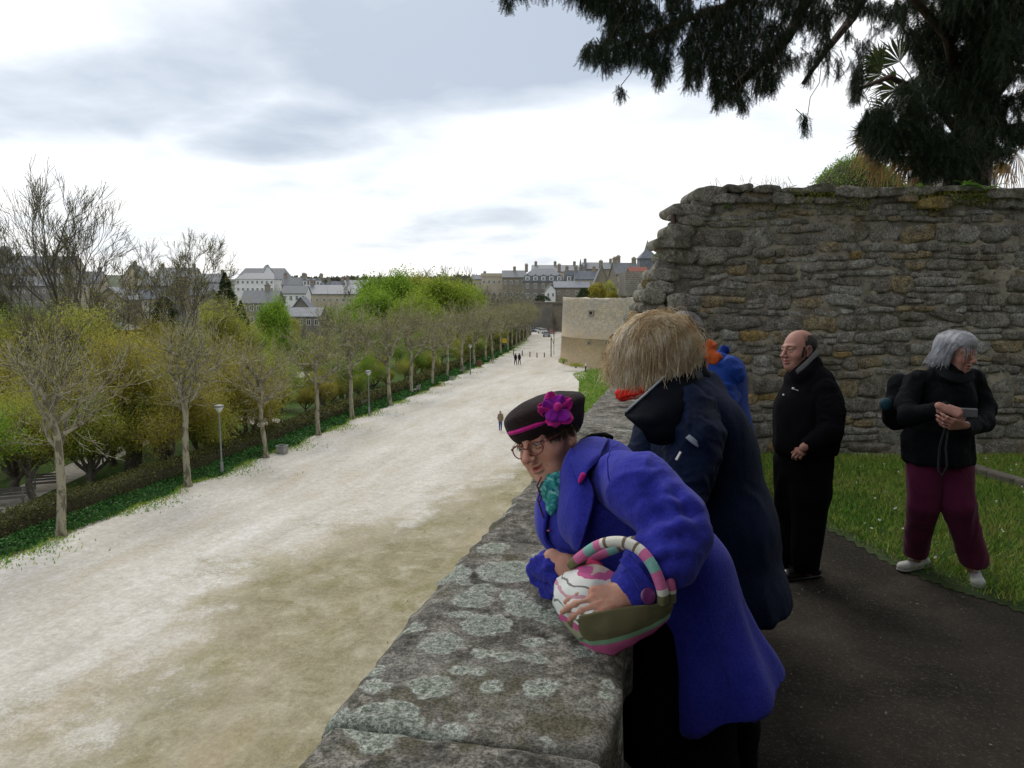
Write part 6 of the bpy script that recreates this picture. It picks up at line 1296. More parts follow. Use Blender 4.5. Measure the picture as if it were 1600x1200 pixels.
def handle(pts, r_, cols):
    A = np.array([U(*p) for p in pts]); t = np.linspace(0, len(A) - 1, 49); i = np.minimum(t.astype(int), len(A) - 2); f = (t - i)[:, None]; p1, p2 = A[i], A[i + 1]; p0 = A[np.maximum(i - 1, 0)]; p3 = A[np.minimum(i + 2, len(A) - 1)]
    Q = .5 * (2 * p1 + (p2 - p0) * f + (2 * p0 - 5 * p1 + 4 * p2 - p3) * f * f + (3 * p1 - p0 - 3 * p2 + p3) * f ** 3)
    me = MB().tube(Q, r_, 10).mesh('bag_handle', smooth=True)
    for c in CM: me.materials.append(c)
    for pl in me.polygons: pl.material_index = cols[min(len(cols) - 1, int((pl.index // 10) / 48 * len(cols)))]
    ob('bag_handle', me, None, bag)
CM = [cloth('handle_olive', OLV), cloth('handle_pink', PNK, (.58, .16, .32)), cloth('handle_cream', CRM, (.66, .64, .58)), cloth('handle_teal', TEA, (.22, .44, .38)), cloth('handle_brown', (.13, .10, .07), (.2, .15, .1))]
handle([(893, 884, 2.05), (905, 872, 2.02), (935, 852, 1.97), (968, 846, 1.93), (998, 858, 1.90), (1020, 885, 1.87), (1034, 920, 1.86), (1036, 942, 1.875)], .0145, [0, 0, 0, 0, 1, 1, 1, 3, 3, 1, 2, 4, 2, 2, 2, 4, 2, 2, 4, 2, 1, 1, 3, 3, 3, 1, 1, 1, 1, 2, 0, 0, 0, 0])
handle([(897, 888, 2.08), (925, 872, 2.05), (960, 858, 2.02), (992, 845, 1.99), (1018, 852, 1.95), (1036, 878, 1.92), (1047, 912, 1.90), (1048, 940, 1.905)], .0140, [0, 0, 0, 0, 1, 1, 1, 1, 3, 3, 4, 2, 2, 2, 4, 2, 4, 2, 2, 2, 1, 3, 3, 3, 2, 1, 1, 1, 1, 1, 2, 0, 0, 0])
# ------------------------------------------------------------------ blonde woman in the navy coat
M_navy = cloth('navy_shell', (.0025, .005, .018), (.005, .014, .045), .7, 300, .4, .0, .12, 4); M_navyd = cloth('black_navy', (.003, .004, .007), (.004, .006, .011), .85, 420, .3, .0, .08)
M_blond = hairmat('blonde_hair', (.50, .36, .19), (.78, .63, .40), (.95, .87, .70)); 
bl = empty('person', (.2, 3.05, 0), 'woman with long frizzy blonde hair in a navy coat leaning on the parapet', 'person')
BC = U(1035, 552, 3.0); BR = frame((-.80, -.42, -.35), (-.45, .90, .05)); V, F, C_ = head_mesh(0, False, 1.0, 0, .005); parts = [(xf(V, BC, BR, 1.0), F, C_)]
core = [('c', U(1060, 600, 3.02), U(1085, 660, 3.02), .06, .14, {'k': .05}), ('c', U(1085, 660, 3.02), U(1120, 850, 3.05), .14, .14, {'k': .05}), ('c', (.14, 2.95, .85), (.15, 2.95, .07), .09, .04, {'k': .03}), ('c', (.16, 3.15, .85), (.2, 3.15, .07), .09, .04, {'k': .03}), ('c', U(1085, 645, 2.85), U(1060, 740, 2.8), .05, .04, {}), ('c', U(1060, 740, 2.8), U(960, 790, 2.75), .04, .03, {}), ('c', U(1050, 640, 3.2), U(1030, 740, 3.2), .05, .04, {}), ('c', U(1030, 740, 3.2), U(960, 770, 3.1), .04, .03, {})]
V, F = sdf(core, .016); parts.append((V, F)); body_ob(parts, bl)
pr = [('c', U(1085, 628, 3.03), U(1100, 700, 3.03), .13, .19, {'k': .06}), ('c', U(1100, 700, 3.03), U(1122, 830, 3.03), .19, .215, {'k': .08}), ('c', U(1122, 830, 3.03), U(1132, 945, 3.02), .215, .245, {'k': .08}), ('c', U(1132, 945, 3.02), U(1132, 1010, 3.0), .245, .26, {'k': .05}), ('c', U(1085, 640, 2.9), U(1115, 665, 2.92), .09, .11, {'k': .08})]
zc = U(1190, 962, 3.0)[2]; V, F = sdf(pr, .010, cuts=[((0, 0, zc), (.15, 0, -1))]); V = folds(V, F, .010, (5.5, 5.5, 1.2), 21, axis=(.15, 0, -1)); V = folds(V, F, .0035, (14, 14, 9), 28); nc = ob('coat', npmesh('coat', V, F, True), M_navy, bl)
sleeve([U(1076, 645, 2.86), U(1085, 690, 2.76), U(1066, 770, 2.68)], [.105, .105, .085], .010, 33, M_navy, nc); sleeve([U(1066, 770, 2.68), U(985, 815, 2.64)], [.085, .07], .008, 35, M_navy, nc); sleeve([U(1030, 660, 3.15), U(1000, 740, 3.1), U(960, 770, 3.05)], [.09, .08, .065], .008, 36, M_navy, nc)
cp = patch(pt([[(1098, 556, 3.02), (1075, 562, 2.95), (1040, 590, 2.86), (1005, 622, 2.78), (976, 646, 2.72)], [(1106, 590, 2.96), (1080, 605, 2.84), (1050, 628, 2.74), (1015, 652, 2.68), (986, 656, 2.68)], [(1112, 620, 2.93), (1084, 640, 2.78), (1052, 662, 2.70), (1025, 676, 2.67), (1000, 668, 2.66)], [(1112, 645, 2.90), (1084, 668, 2.77), (1056, 688, 2.70), (1036, 696, 2.68), (1012, 690, 2.67)]]), (22, 30), .014, 4, .004); ob('coat_collar', npmesh('coat_collar', *cp, True), M_navyd, nc)
V, F = sdf([('c', U(1092, 598, 2.98), U(1020, 660, 2.80), .06, .05, {'k': .03})], .010); ob('hood', npmesh('hood', V, F, True), M_navyd, nc)
M_reflect = mat('grey_reflective', (.30, .34, .37), (.38, .42, .45), 20, .5); MB().tube([U(1073, 559, 2.93), U(1040, 587, 2.85), U(1005, 619, 2.77), U(978, 643, 2.715)], .005, 6).ob('collar_piping', M_reflect, nc, smooth=True)
cp = patch(pt([[(1071, 684, 2.645), (1080, 692, 2.64), (1090, 699, 2.645)], [(1077, 679, 2.645), (1086, 686, 2.64), (1093, 694, 2.65)]]), (6, 9), .010); ob('sleeve_badge', npmesh('sleeve_badge', *cp, True), M_reflect, nc)
cp = patch(pt([[(1085, 582, 2.86), (1092, 594, 2.85)], [(1094, 577, 2.87), (1098, 590, 2.87)]]), (4, 4), .008); ob('hood_tab', npmesh('hood_tab', *cp, True), cloth('grey_tab', (.05, .055, .055)), nc)
MB().tube([U(1064, 706, 2.60), U(1057, 719, 2.60)], .006, 6).ob('zip_puller', mat('zip_metal', (.4, .4, .42), (.5, .5, .5), 9, .3, metal=.8), nc)
rng = np.random.default_rng(4)
V, F = sdf([('e', (0, -.02, .025), (.096, .112, .098), {'k': .03}), ('c', (.03, -.02, -.01), (.03, .02, -.10), .085, .06, {'k': .04}), ('c', (0, .06, .0), (.01, .06, -.09), .06, .045, {'k': .04})], .006); V = folds(V, F, .004, (40, 40, 8), 2, axis=(0, 0, 1)); hb = ob('hair', npmesh('hair', xf(V, BC, BR, 1.0), F, True), M_blond, bl)
gl = np.linalg.inv(BR.T) @ np.array((0, 0, -1.)); gl = BR @ np.array((0, 0, -1.))
BZ = U(1000, 600, 3.0)[2]; BH = U(1022, 550, 3.0)
V1, F1 = hairs(BH, BR, np.array((.128, .156, .136)), 9500, .44, rng, pole=(0, -.25, 1), r=.00125, wave=.014, wf=62, grav=gl, seg=16, cl=170, out=.16, tend=1.35, zmin=BZ, zs=.55, clv=.07, pj=.13, fly=.010)
V2, F2 = hairs(BH, BR, np.array((.134, .166, .142)), 1500, .40, rng, pole=(0, -.25, 1), r=.0009, wave=.02, wf=50, grav=gl, seg=18, cl=500, out=.35, tend=1.3, zmin=BZ, zs=.55, clv=.16, pj=.3, fly=.02)
tag(ob('hair_strands', npmesh('hair_strands', V1, F1), M_blond, hb), kind='stuff')
lf = BR @ (-RV * .9 + UV_ * .45); V3, F3 = hairs(BH, BR, np.array((.136, .166, .142)), 3000, .40, rng, pole=(0, -.1, 1), r=.0011, wave=.014, wf=55, grav=gl, seg=15, cl=160, out=.2, tend=1.35, zmin=BZ, zs=.55, clv=.06, pj=.15, fly=.010, phi=lambda d: d @ lf > .42)
M_litblond = hairmat('lit_blonde_hair', (.70, .60, .44), (.88, .81, .68), (.97, .94, .87)); V, F = V3, F3; tag(ob('stray_strands', npmesh('stray_strands', V2, F2), M_blond, hb), kind='stuff'); tag(ob('lit_strands', npmesh('lit_strands', V, F), M_litblond, hb), kind='stuff')  # paler strands on the left paint the bright rim light into the hair
V, F = sdf([('c', (.12, 2.95, .9), (.13, 2.95, .08), .12, .08, {'k': .04}), ('c', (.2, 3.17, .9), (.22, 3.17, .08), .12, .08, {'k': .04})], .014, cuts=[((0, 0, .07), (0, 0, -1))]); ob('trousers', npmesh('trousers', V, F, True), M_black, bl); shoe((.22, 2.95, 0), (-.03, 2.93, 0), M_shoe, bl); shoe((.28, 3.18, 0), (.03, 3.16, 0), M_shoe, bl)
# ------------------------------------------------------------------ person in the bright blue anorak, grey hair
M_blue = cloth('blue_shell', (.008, .035, .22), (.014, .06, .33), .7, 300, .4, .0, .2, 5); M_orange = cloth('orange_fleece', (.42, .075, .015), (.52, .11, .03)); M_greyh = hairmat('grey_hair', (.06, .055, .055), (.16, .155, .155), (.32, .31, .31))
bp = empty('person', (.3, 3.8, 0), 'grey-haired person in a bright blue anorak with an orange collar, behind the blonde woman', 'person')
AC = U(1062, 528, 3.75); AR = frame((-.85, -.25, -.35), (-.15, 1, 0)); V, F, C_ = head_mesh(1, True, 1.05, 0, .005); parts = [(xf(V, AC, AR, 1.03), F, C_)]
core = [('c', U(1095, 560, 3.78), U(1110, 620, 3.8), .06, .15, {'k': .05}), ('c', U(1110, 620, 3.8), U(1118, 780, 3.8), .15, .14, {'k': .05}), ('c', (.27, 3.7, .9), (.25, 3.7, .07), .09, .045, {'k': .03}), ('c', (.3, 3.92, .9), (.32, 3.92, .07), .09, .045, {'k': .03})]
V, F = sdf(core, .016); parts.append((V, F)); body_ob(parts, bp, M_skin2)
rng = np.random.default_rng(14); V, F = sdf([('e', (0, -.024, .036), (.083, .10, .088), {'k': .02})], .006); hb = ob('hair', npmesh('hair', xf(V, AC, AR, 1.05), F, True), M_greyh, bp)
V, F = hairs(AC, AR, np.array((.088, .105, .095)), 1500, .15, rng, pole=(0, -.1, 1), r=.0016, wave=.005, phi=lambda d: d[1] < .4, seg=8, cl=200); tag(ob('hair_strands', npmesh('hair_strands', V, F), M_greyh, hb), kind='stuff')
pr = [('c', U(1108, 596, 3.8), U(1108, 690, 3.8), .15, .20, {'k': .08}), ('c', U(1108, 690, 3.8), U(1112, 790, 3.8), .20, .215, {'k': .06}), ('c', U(1130, 590, 3.72), U(1128, 700, 3.72), .10, .12, {'k': .06})]
V, F = sdf(pr, .011, cuts=[(U(1150, 770, 3.8), (0, 0, -1))]); V = folds(V, F, .011, (7, 7, 2.2), 41, axis=(.1, 0, -1)); ac = ob('anorak', npmesh('anorak', V, F, True), M_blue, bp)
V, F = sdf([('c', U(1104, 560, 3.72), U(1146, 578, 3.66), .038, .040, {'k': .03}), ('e', U(1130, 570, 3.7), (.080, .075, .035), {'k': .03}), ('c', U(1120, 556, 3.8), U(1140, 540, 3.82), .025, .010, {'k': .04}), ('c', U(1140, 572, 3.64), U(1156, 588, 3.62), .030, .020, {'k': .03})], .006); V = folds(V, F, .012, (22, 22, 10), 44, axis=(.8, .2, -.5)); ob('hood', npmesh('hood', V, F, True), M_blue, ac)
V, F = sdf([('c', U(1100, 552, 3.72), U(1118, 560, 3.66), .036, .030, {'k': .03}), ('e', U(1110, 541, 3.7), (.026, .026, .03), {'k': .03})], .006); V = folds(V, F, .006, (25, 25, 25), 46); ob('fleece_collar', npmesh('fleece_collar', V, F, True), M_orange, ac)
sleeve([U(1125, 620, 3.66), U(1110, 720, 3.6), U(1040, 770, 3.55)], [.09, .08, .065], .009, 47, M_blue, ac)
V, F = sdf([('c', (.25, 3.7, .9), (.24, 3.7, .08), .12, .08, {'k': .04}), ('c', (.3, 3.92, .9), (.31, 3.92, .08), .12, .08, {'k': .04})], .014, cuts=[((0, 0, .07), (0, 0, -1))]); ob('trousers', npmesh('trousers', V, F, True), M_black, bp); shoe((.34, 3.7, 0), (.08, 3.7, 0), M_shoe, bp); shoe((.38, 3.93, 0), (.12, 3.93, 0), M_shoe, bp)
# ------------------------------------------------------------------ auburn-haired person further along, arms on the parapet
M_aub = hairmat('auburn_hair', (.05, .015, .01), (.11, .035, .02), (.2, .07, .04)); M_red = cloth('red_cotton', (.48, .015, .012), (.60, .03, .02), .85)
rp = empty('person', (.05, 6.3, 0), 'auburn-haired person in red leaning out over the parapet beyond the blonde woman', 'person')
RC = U(979, 536, 6.2); RR = frame((-.9, -.3, .1), (-.2, 1, 0)); V, F, C_ = head_mesh(0, False, 1.0, 0, .007); parts = [(xf(V, RC, RR, 1.05), F, C_)]
hp = np.array((.15, 6.3, .9)); sh = U(1005, 560, 6.3)
V, F = sdf([('c', RC - np.array((-.05, 0, .12)), sh, .055, .10, {'k': .05}), ('c', sh, hp, .13, .13, {'k': .05}), ('c', hp, (.16, 6.25, .07), .08, .045, {'k': .03}), ('c', sh, U(1000, 614, 6.1), .045, .04, {}), ('c', U(1000, 616, 6.1), U(980, 620, 6.12), .035, .03, {})], .016); parts.append((V, F)); body_ob(parts, rp, M_skin2)
V, F = sdf([('e', (0, -.03, .04), (.086, .104, .088), {'k': .02}), ('e', (0, .05, .075), (.07, .06, .03), {'k': .02}), ('-e', (0, .12, -.03), (.07, .07, .085), {'k': .02})], .006); V = folds(V, F, .006, (30, 30, 10), 3); ob('hair', npmesh('hair', xf(V, RC, RR, 1.1), F, True), M_aub, rp)
V, F = sdf([('c', sh, hp, .16, .17, {'k': .05})], .014); ob('jumper', npmesh('jumper', folds(V, F, .006, (9, 9, 4), 5), F, True), M_red, rp)
V, F = sdf([('c', sh, U(1012, 600, 6.15), .075, .07, {'k': .03}), ('c', U(1012, 607, 6.1), U(972, 616, 6.14), .064, .052, {'k': .03})], .007); V = folds(V, F, .010, (22, 22, 22), 6); ob('sleeve', npmesh('sleeve', V, F, True), M_red, rp)
V, F = sdf([('c', hp, (.16, 6.25, .08), .13, .085, {'k': .03})], .014, cuts=[((0, 0, .07), (0, 0, -1))]); ob('trousers', npmesh('trousers', V, F, True), M_black, rp); shoe((.26, 6.25, 0), (.02, 6.25, 0), M_shoe, rp)
dp = empty('person', (.1, 4.7, 0), 'dark curly-haired person mostly hidden behind the blonde woman', 'person')
DC = U(1014, 524, 4.6); DR = frame((-.8, -.4, -.3), (-.2, 1, 0)); V, F, C_ = head_mesh(0, False, 1.0, 0, .007); hp = np.array((.15, 4.7, .9)); sh = U(1030, 560, 4.7)
V2, F2 = sdf([('c', DC - np.array((-.05, 0, .1)), sh, .055, .12, {'k': .05}), ('c', sh, hp, .12, .13, {'k': .05}), ('c', hp, (.16, 4.7, .07), .08, .045, {'k': .03})], .016); body_ob([(xf(V, DC, DR, 1), F, C_), (V2, F2)], dp, M_skin2)
V, F = sdf([('e', (0, -.02, .03), (.090, .105, .085), {'k': .02})], .006); V = folds(V, F, .012, (38, 38, 38), 3); ob('hair', npmesh('hair', xf(V, DC, DR, 1.05), F, True), M_bhair, dp)
V, F = sdf([('c', sh, hp, .16, .17, {'k': .05}), ('c', hp, (.16, 4.7, .5), .17, .15, {'k': .05})], .014); ob('jacket', npmesh('jacket', folds(V, F, .006, (9, 9, 4), 5), F, True), M_navyd, dp)
V, F = sdf([('c', hp, (.16, 4.7, .08), .12, .085, {'k': .03})], .014, cuts=[((0, 0, .07), (0, 0, -1))]); ob('trousers', npmesh('trousers', V, F, True), M_black, dp); shoe((.26, 4.7, 0), (.02, 4.7, 0), M_shoe, dp)
# ------------------------------------------------------------------ balding man in black
D = 5.0; M_jack = cloth('black_fleece', (.004, .004, .005), (.007, .007, .009), .95, 300, .4, .0, .06); man = empty('person', G(1250, 900, 0), 'balding man in a black jacket standing with a hand in his pocket', 'person')
MC = U(1247, 547, D); MR = frame((-.92, -.05, .36), (-.03, 1, 0)); ms = 1.15; V, F, C_ = head_mesh(1, True, 1.04, 0, .0038)
x, y, z = V.T; hairline = np.clip((.022 - y) / .02, 0, 1) * np.clip((z + .055) / .02, 0, 1) * np.clip((.098 - z) / .03, 0, 1); hairline = np.clip(hairline, 0, 1); sb = np.exp(-(((np.abs(x) - .065) / .02) ** 2 + ((y - .022) / .013) ** 2 + ((z + .03) / .03) ** 2)); 
parts = [(xf(V, MC, MR, ms), F, C_ * (1 - .55 * np.clip(hairline, 0, 1) * (z < .10))[:, None])]
bx_ = lambda px, py, d=D: U(px, py, d)
h3 = hand_mesh((35, 40, 20), .05, 20, .004, left=True); parts.append((xf(h3[0], bx_(1264, 696, 4.82), hframe((-.78, -.60, -.12), (-.35, .45, .82)), .92), h3[1], h3[2]))
core = [('c', bx_(1255, 585), bx_(1262, 625), .07, .15, {'k': .05}), ('c', bx_(1262, 625), bx_(1260, 720), .15, .15, {'k': .05}), ('c', bx_(1268, 740), bx_(1262, 890, 5.02), .08, .045, {'k': .03}), ('c', bx_(1245, 740, 5.2), bx_(1232, 885, 5.25), .08, .045, {'k': .03}), ('c', bx_(1290, 620, 4.82), bx_(1297, 670, 4.78), .05, .045, {}), ('c', bx_(1297, 670, 4.78), bx_(1255, 700, 4.78), .042, .03, {})]
V, F = sdf(core, .018); parts.append((V, F)); body_ob(parts, man, M_skin2); eyes(MC, MR, ms, man)
V, F = sdf([('e', (0, -.030, .030), (.0785, .089, .077), {'k': .02}), ('-e', (0, .098, .02), (.12, .085, .2), {'k': .015}), ('-e', (0, .02, .122), (.055, .08, .045), {'k': .02})], .0042); V = folds(V, F, .0018, (60, 60, 60), 4); hb = ob('hair', npmesh('hair', xf(V, MC, MR, ms), F, True), hairmat('short_dark_hair', (.012, .009, .008), (.03, .024, .02), (.06, .05, .045), .7), man)
for sx in (-1, 1):
    V, F = sdf([('c', (sx * .0685, .018, .012), (sx * .059, .030, -.038), .006, .009, {'k': .01})], .003); ob('sideburn', npmesh('sideburn', xf(V, MC, MR, ms), F, True), MATS['short_dark_hair'], hb)
pr = [('c', bx_(1262, 600), bx_(1263, 650), .150, .195, {'k': .07}), ('c', bx_(1263, 650), bx_(1261, 690), .205, .205, {'k': .06}), ('c', bx_(1258, 592), bx_(1253, 590), .075, .07, {'k': .04}), ('c', bx_(1280, 604, 4.92), bx_(1290, 630, 4.88), .10, .11, {'k': .06}), ('c', bx_(1252, 640), bx_(1250, 690), .17, .17, {'k': .05})]
V, F = sdf(pr, .010, cuts=[(bx_(1262, 706), (0, .05, -1))]); V = folds(V, F, .006, (8, 8, 3.5), 51); mj = ob('jacket', npmesh('jacket', V, F, True), M_jack, man)
sleeve([bx_(1286, 612, 4.86), bx_(1297, 645, 4.80), bx_(1296, 676, 4.78), bx_(1266, 695, 4.80)], [.090, .086, .080, .058], .007, 53, M_jack, mj); sleeve([bx_(1240, 620, 5.2), bx_(1235, 670, 5.2), bx_(1230, 690, 5.15)], [.08, .07, .06], .005, 54, M_jack, mj)
cl_ = MB(); 
for k_, r_ in ((0, .0), (1, .0)):
    pass
M_greyc = cloth('grey_collar', (.07, .07, .07), (.11, .11, .11)); cp = patch(pt([[(1276, 546, 4.93), (1268, 555, 4.83), (1255, 568, 4.79), (1243, 579, 4.80)], [(1279, 553, 4.92), (1271, 562, 4.81), (1258, 575, 4.77), (1246, 585, 4.79)]]), (6, 14), .012); ob('collar', npmesh('collar', *cp, True), M_greyc, mj)
V, F = sdf([('c', bx_(1265, 572, 4.98), bx_(1258, 588, 4.95), .085, .10, {'k': .03})], .009); ob('jacket_neck', npmesh('jacket_neck', V, F, True), M_jack, mj)
M_wht = mat('white_stitching', (.65, .65, .65), (.75, .75, .75), 9)
def onmesh(px, py, o, d0=4.0):    # point on a surface under a line of sight
    v = Vector(U(px, py, 1.0) - CAM); bpy.context.view_layer.update(); inv = o.matrix_world.inverted(); a = inv @ Vector(CAM); b_ = (inv.to_3x3() @ v).normalized(); h_, loc, nrm, _ = o.ray_cast(a, b_)
    return np.array(o.matrix_world @ loc) if h_ else U(px, py, d0)
for ln in (((1085, 872), (1098, 920), (1112, 975), (1128, 1030), (1142, 1078)), ((1060, 1000), (1062, 1040), (1063, 1085))):
    MB().tube([onmesh(x, y, coat_o) - FV * .0005 for x, y in ln], .0018, 5).ob('seam', M_violet, coat_o, smooth=True)
q = onmesh(1239, 607, mj) - FV * .004; V, F = sdf([('e', q, (.009, .009, .009), {})], .003, .01); ob('chest_logo', npmesh('chest_logo', V, F, True), M_wht, mj)
mb = MB()
for i, (x0, y0) in enumerate(((1242, 608.3), (1243.6, 608.9), (1245.2, 609.6), (1246.6, 610.2))): p = onmesh(x0, y0, mj) - FV * .003; mb.tube([p - UV_ * .003 - RV * .002, p + UV_ * .003 + RV * .001], .0018, 5)
mb.ob('chest_logo', M_wht, mj)
for (x0, y0) in ((1236, 580), (1224, 617)): V, F = sdf([('e', onmesh(x0, y0, mj) - FV * .003, (.008,) * 3, {})], .003, .01); ob('snap_button', npmesh('snap_button', V, F, True), M_wht, mj)
M_trk = cloth('black_trousers', (.004, .004, .005), (.006, .006, .007), .95, 300, .3, .0, .05); pr = [('c', bx_(1262, 705), bx_(1266, 770, 4.97), .165, .125, {'k': .06}), ('c', bx_(1266, 770, 4.97), bx_(1258, 880, 4.98), .120, .085, {'k': .04}), ('c', bx_(1245, 720, 5.1), bx_(1238, 790, 5.15), .15, .11, {'k': .06}), ('c', bx_(1238, 790, 5.15), bx_(1234, 875, 5.2), .105, .08, {'k': .04})]
V, F = sdf(pr, .012, cuts=[((0, 0, .06), (0, 0, -1))]); ob('trousers', npmesh('trousers', folds(V, F, .007, (8, 8, 2.5), 57), F, True), M_trk, man)
def gshoe(hx, hy, tx, ty, m, par, **k): a = G(hx, hy, 0); b_ = G(tx, ty, 0); return shoe(a, b_, m, par, **k)
gshoe(1281, 899, 1221, 906, M_shoe, man, w_=.05); gshoe(1258, 884, 1207, 886, M_shoe, man, w_=.05)
# ------------------------------------------------------------------ white haired woman in maroon trousers
D = 4.9; ww = empty('person', G(1475, 900, 0), 'white-haired woman in a black jacket and maroon trousers handling a camera strap', 'person'); M_bj = cloth('black_shell', (.004, .005, .006), (.009, .010, .012), .8, 300, .5, .0, .08); M_mar = cloth('maroon_cord', (.090, .012, .038), (.125, .018, .055), .9)
WC = U(1494, 551, 4.80); WR = frame((.42, -.22, .88), (.06, 1, .1)); V, F, C_ = head_mesh(1, False, 1.0, .6, .004); parts = [(xf(V, WC, WR, 1.12), F, C_)]
g1 = hand_mesh((45, 45, 25), .05, 25, .0038, left=False, fist=.3); parts.append((xf(g1[0], U(1477, 638, 4.55), hframe((.85, -.40, .35), (.1, .6, .8)), 1.0), g1[1], g1[2]))
g2 = hand_mesh((25, 35, 25), .05, 35, .0038, left=True); parts.append((xf(g2[0], U(1502, 664, 4.55), hframe((-.95, .10, .3), (.0, -.5, .85)), 1.0), g2[1], g2[2]))
u_ = lambda px, py, d=D: U(px, py, d)
core = [('c', u_(1482, 575), u_(1475, 620), .06, .13, {'k': .05}), ('c', u_(1475, 620), u_(1465, 690), .13, .11, {'k': .05}), ('c', u_(1447, 730), u_(1442, 790, 4.92), .08, .06, {'k': .03}), ('c', u_(1442, 790, 4.92), G(1430, 888, 0) + (0, 0, .07), .06, .040, {'k': .03}), ('c', u_(1487, 730), u_(1497, 790, 4.86), .08, .06, {'k': .03}), ('c', u_(1497, 790, 4.86), G(1519, 905, 0) + (0, 0, .07), .06, .040, {'k': .03}), ('c', u_(1425, 600), u_(1420, 650, 4.75), .045, .04, {}), ('c', u_(1420, 650, 4.75), u_(1477, 640, 4.55), .04, .028, {}), ('c', u_(1521, 602), u_(1536, 642, 4.85), .040, .034, {}), ('c', u_(1536, 642, 4.85), u_(1534, 660, 4.79), .034, .032, {}), ('c', u_(1534, 660, 4.79), u_(1504, 668, 4.60), .032, .026, {})]
V, F = sdf(core, .018); parts.append((V, F)); body_ob(parts, ww, M_skin2); eyes(WC, WR, 1.12, ww)
rng = np.random.default_rng(24); M_whair = hairmat('white_hair', (.42, .43, .46), (.62, .63, .66), (.80, .81, .84))
V, F = sdf([('e', (0, -.035, .035), (.086, .098, .088), {'k': .02}), ('-e', (0, .118, -.045), (.066, .07, .090), {'k': .02}), ('e', (0, .012, .070), (.079, .084, .056), {'k': .015}), ('c', (.05, -.05, -.02), (.055, -.05, -.075), .05, .03, {'k': .03}), ('c', (-.05, -.05, -.02), (-.06, -.06, -.085), .05, .03, {'k': .03})], .005); V = folds(V, F, .005, (30, 30, 8), 3, axis=(0, 0, 1)); hb = ob('hair', npmesh('hair', xf(V, WC, WR, 1.12), F, True), M_whair, ww)
V1, F1 = hairs(WC, WR, np.array((.103, .118, .112)), 2600, .20, rng, pole=(0, .10, 1), r=.0020, wave=.006, wf=30, phi=lambda d: d[1] < .35, seg=12, cl=110, out=.5, tend=1.35, zmin=U(1450, 572, 4.8)[2], pj=.16, fly=.005, clv=.06)
V2, F2 = hairs(WC, WR, np.array((.098, .118, .108)), 420, .085, rng, pole=(0, -.1, 1), pj=.2, r=.0020, wave=.006, wf=30, phi=lambda d: d[1] > .2, seg=8, cl=60, out=.5, tend=1.3)
V, F = join([(V1, F1), (V2, F2)]); tag(ob('hair_strands', npmesh('hair_strands', V, F), M_whair, hb), kind='stuff')
sp_ = MB()
for sx in (-1, 1):
    c = np.array((sx * .033, .106, -.004)); sp_.tube([xf(c + np.array((.023 * math.cos(a), 0, .015 * math.sin(a))), WC, WR, 1.12) for a in np.linspace(0, 6.283, 18)], .0016, 5, False); sp_.tube([xf(q, WC, WR, 1.12) for q in ((sx * .055, .10, .0), (sx * .076, .07, .004), (sx * .082, -.01, .004))], .0022, 5)
sp_.tube([xf(q, WC, WR, 1.12) for q in ((-.01, .107, -.002), (.01, .107, -.002))], .0016, 5); sp_.ob('spectacles', mat('gold_frame', (.5, .4, .2), (.6, .5, .3), 9, .3, metal=.8), ww)
pr = [('c', u_(1480, 588), u_(1478, 625), .11, .165, {'k': .07}), ('c', u_(1478, 625), u_(1464, 735), .162, .172, {'k': .06}), ('c', u_(1438, 598), u_(1517, 596), .075, .075, {'k': .06}), ('c', u_(1443, 690), u_(1445, 740), .125, .125, {'k': .08}), ('c', u_(1480, 690), u_(1485, 740), .125, .125, {'k': .08})]
V, F = sdf(pr, .011, cuts=[(u_(1465, 722), (0, -.05, -1))]); V = folds(V, F, .011, (9, 9, 4), 61); V = folds(V, F, .004, (24, 24, 14), 62); wj = ob('jacket', npmesh('jacket', V, F, True), M_bj, ww)
sleeve([u_(1428, 600, 4.88), u_(1416, 632, 4.80), u_(1420, 650, 4.72), u_(1476, 640, 4.58)], [.070, .064, .060, .046], .006, 63, M_bj, wj); sleeve([u_(1523, 600, 4.9), u_(1538, 638, 4.86), u_(1536, 660, 4.78), u_(1506, 672, 4.60)], [.070, .064, .060, .046], .006, 64, M_bj, wj)
cp = patch(pt([[(1462, 560, 4.88), (1478, 576, 4.72), (1500, 586, 4.68), (1518, 578, 4.72)], [(1458, 575, 4.85), (1476, 592, 4.70), (1503, 600, 4.66), (1522, 592, 4.70)]]), (8, 16), .02, 3, .004); ob('collar', npmesh('collar', *cp, True), M_bj, wj)
V, F = sdf([('c', u_(1478, 568, 4.86), u_(1485, 585, 4.82), .075, .10, {})], .009); ob('jacket_neck', npmesh('jacket_neck', V, F, True), M_bj, wj)
fa = G(1430, 888, 0); fb = G(1519, 905, 0); pr = [('c', u_(1447, 715), u_(1442, 790, 4.92), .118, .092, {'k': .05}), ('c', u_(1442, 790, 4.92), fa + vert * .12, .092, .080, {'k': .03}), ('c', u_(1487, 715), u_(1497, 790, 4.86), .125, .098, {'k': .03}), ('c', u_(1497, 790, 4.86), fb + vert * .14, .095, .085, {'k': .03})]
V, F = sdf(pr, .011, cuts=[((0, 0, .095), (0, 0, -1))]); ob('trousers', npmesh('trousers', folds(V, F, .007, (10, 10, 4), 66), F, True), M_mar, ww)
M_wshoe = mat('white_canvas_shoe', (.42, .42, .40), (.55, .55, .52), 25, .7, bump=.3); M_sole = mat('grey_rubber_sole', (.30, .30, .28), (.4, .4, .38), 30)
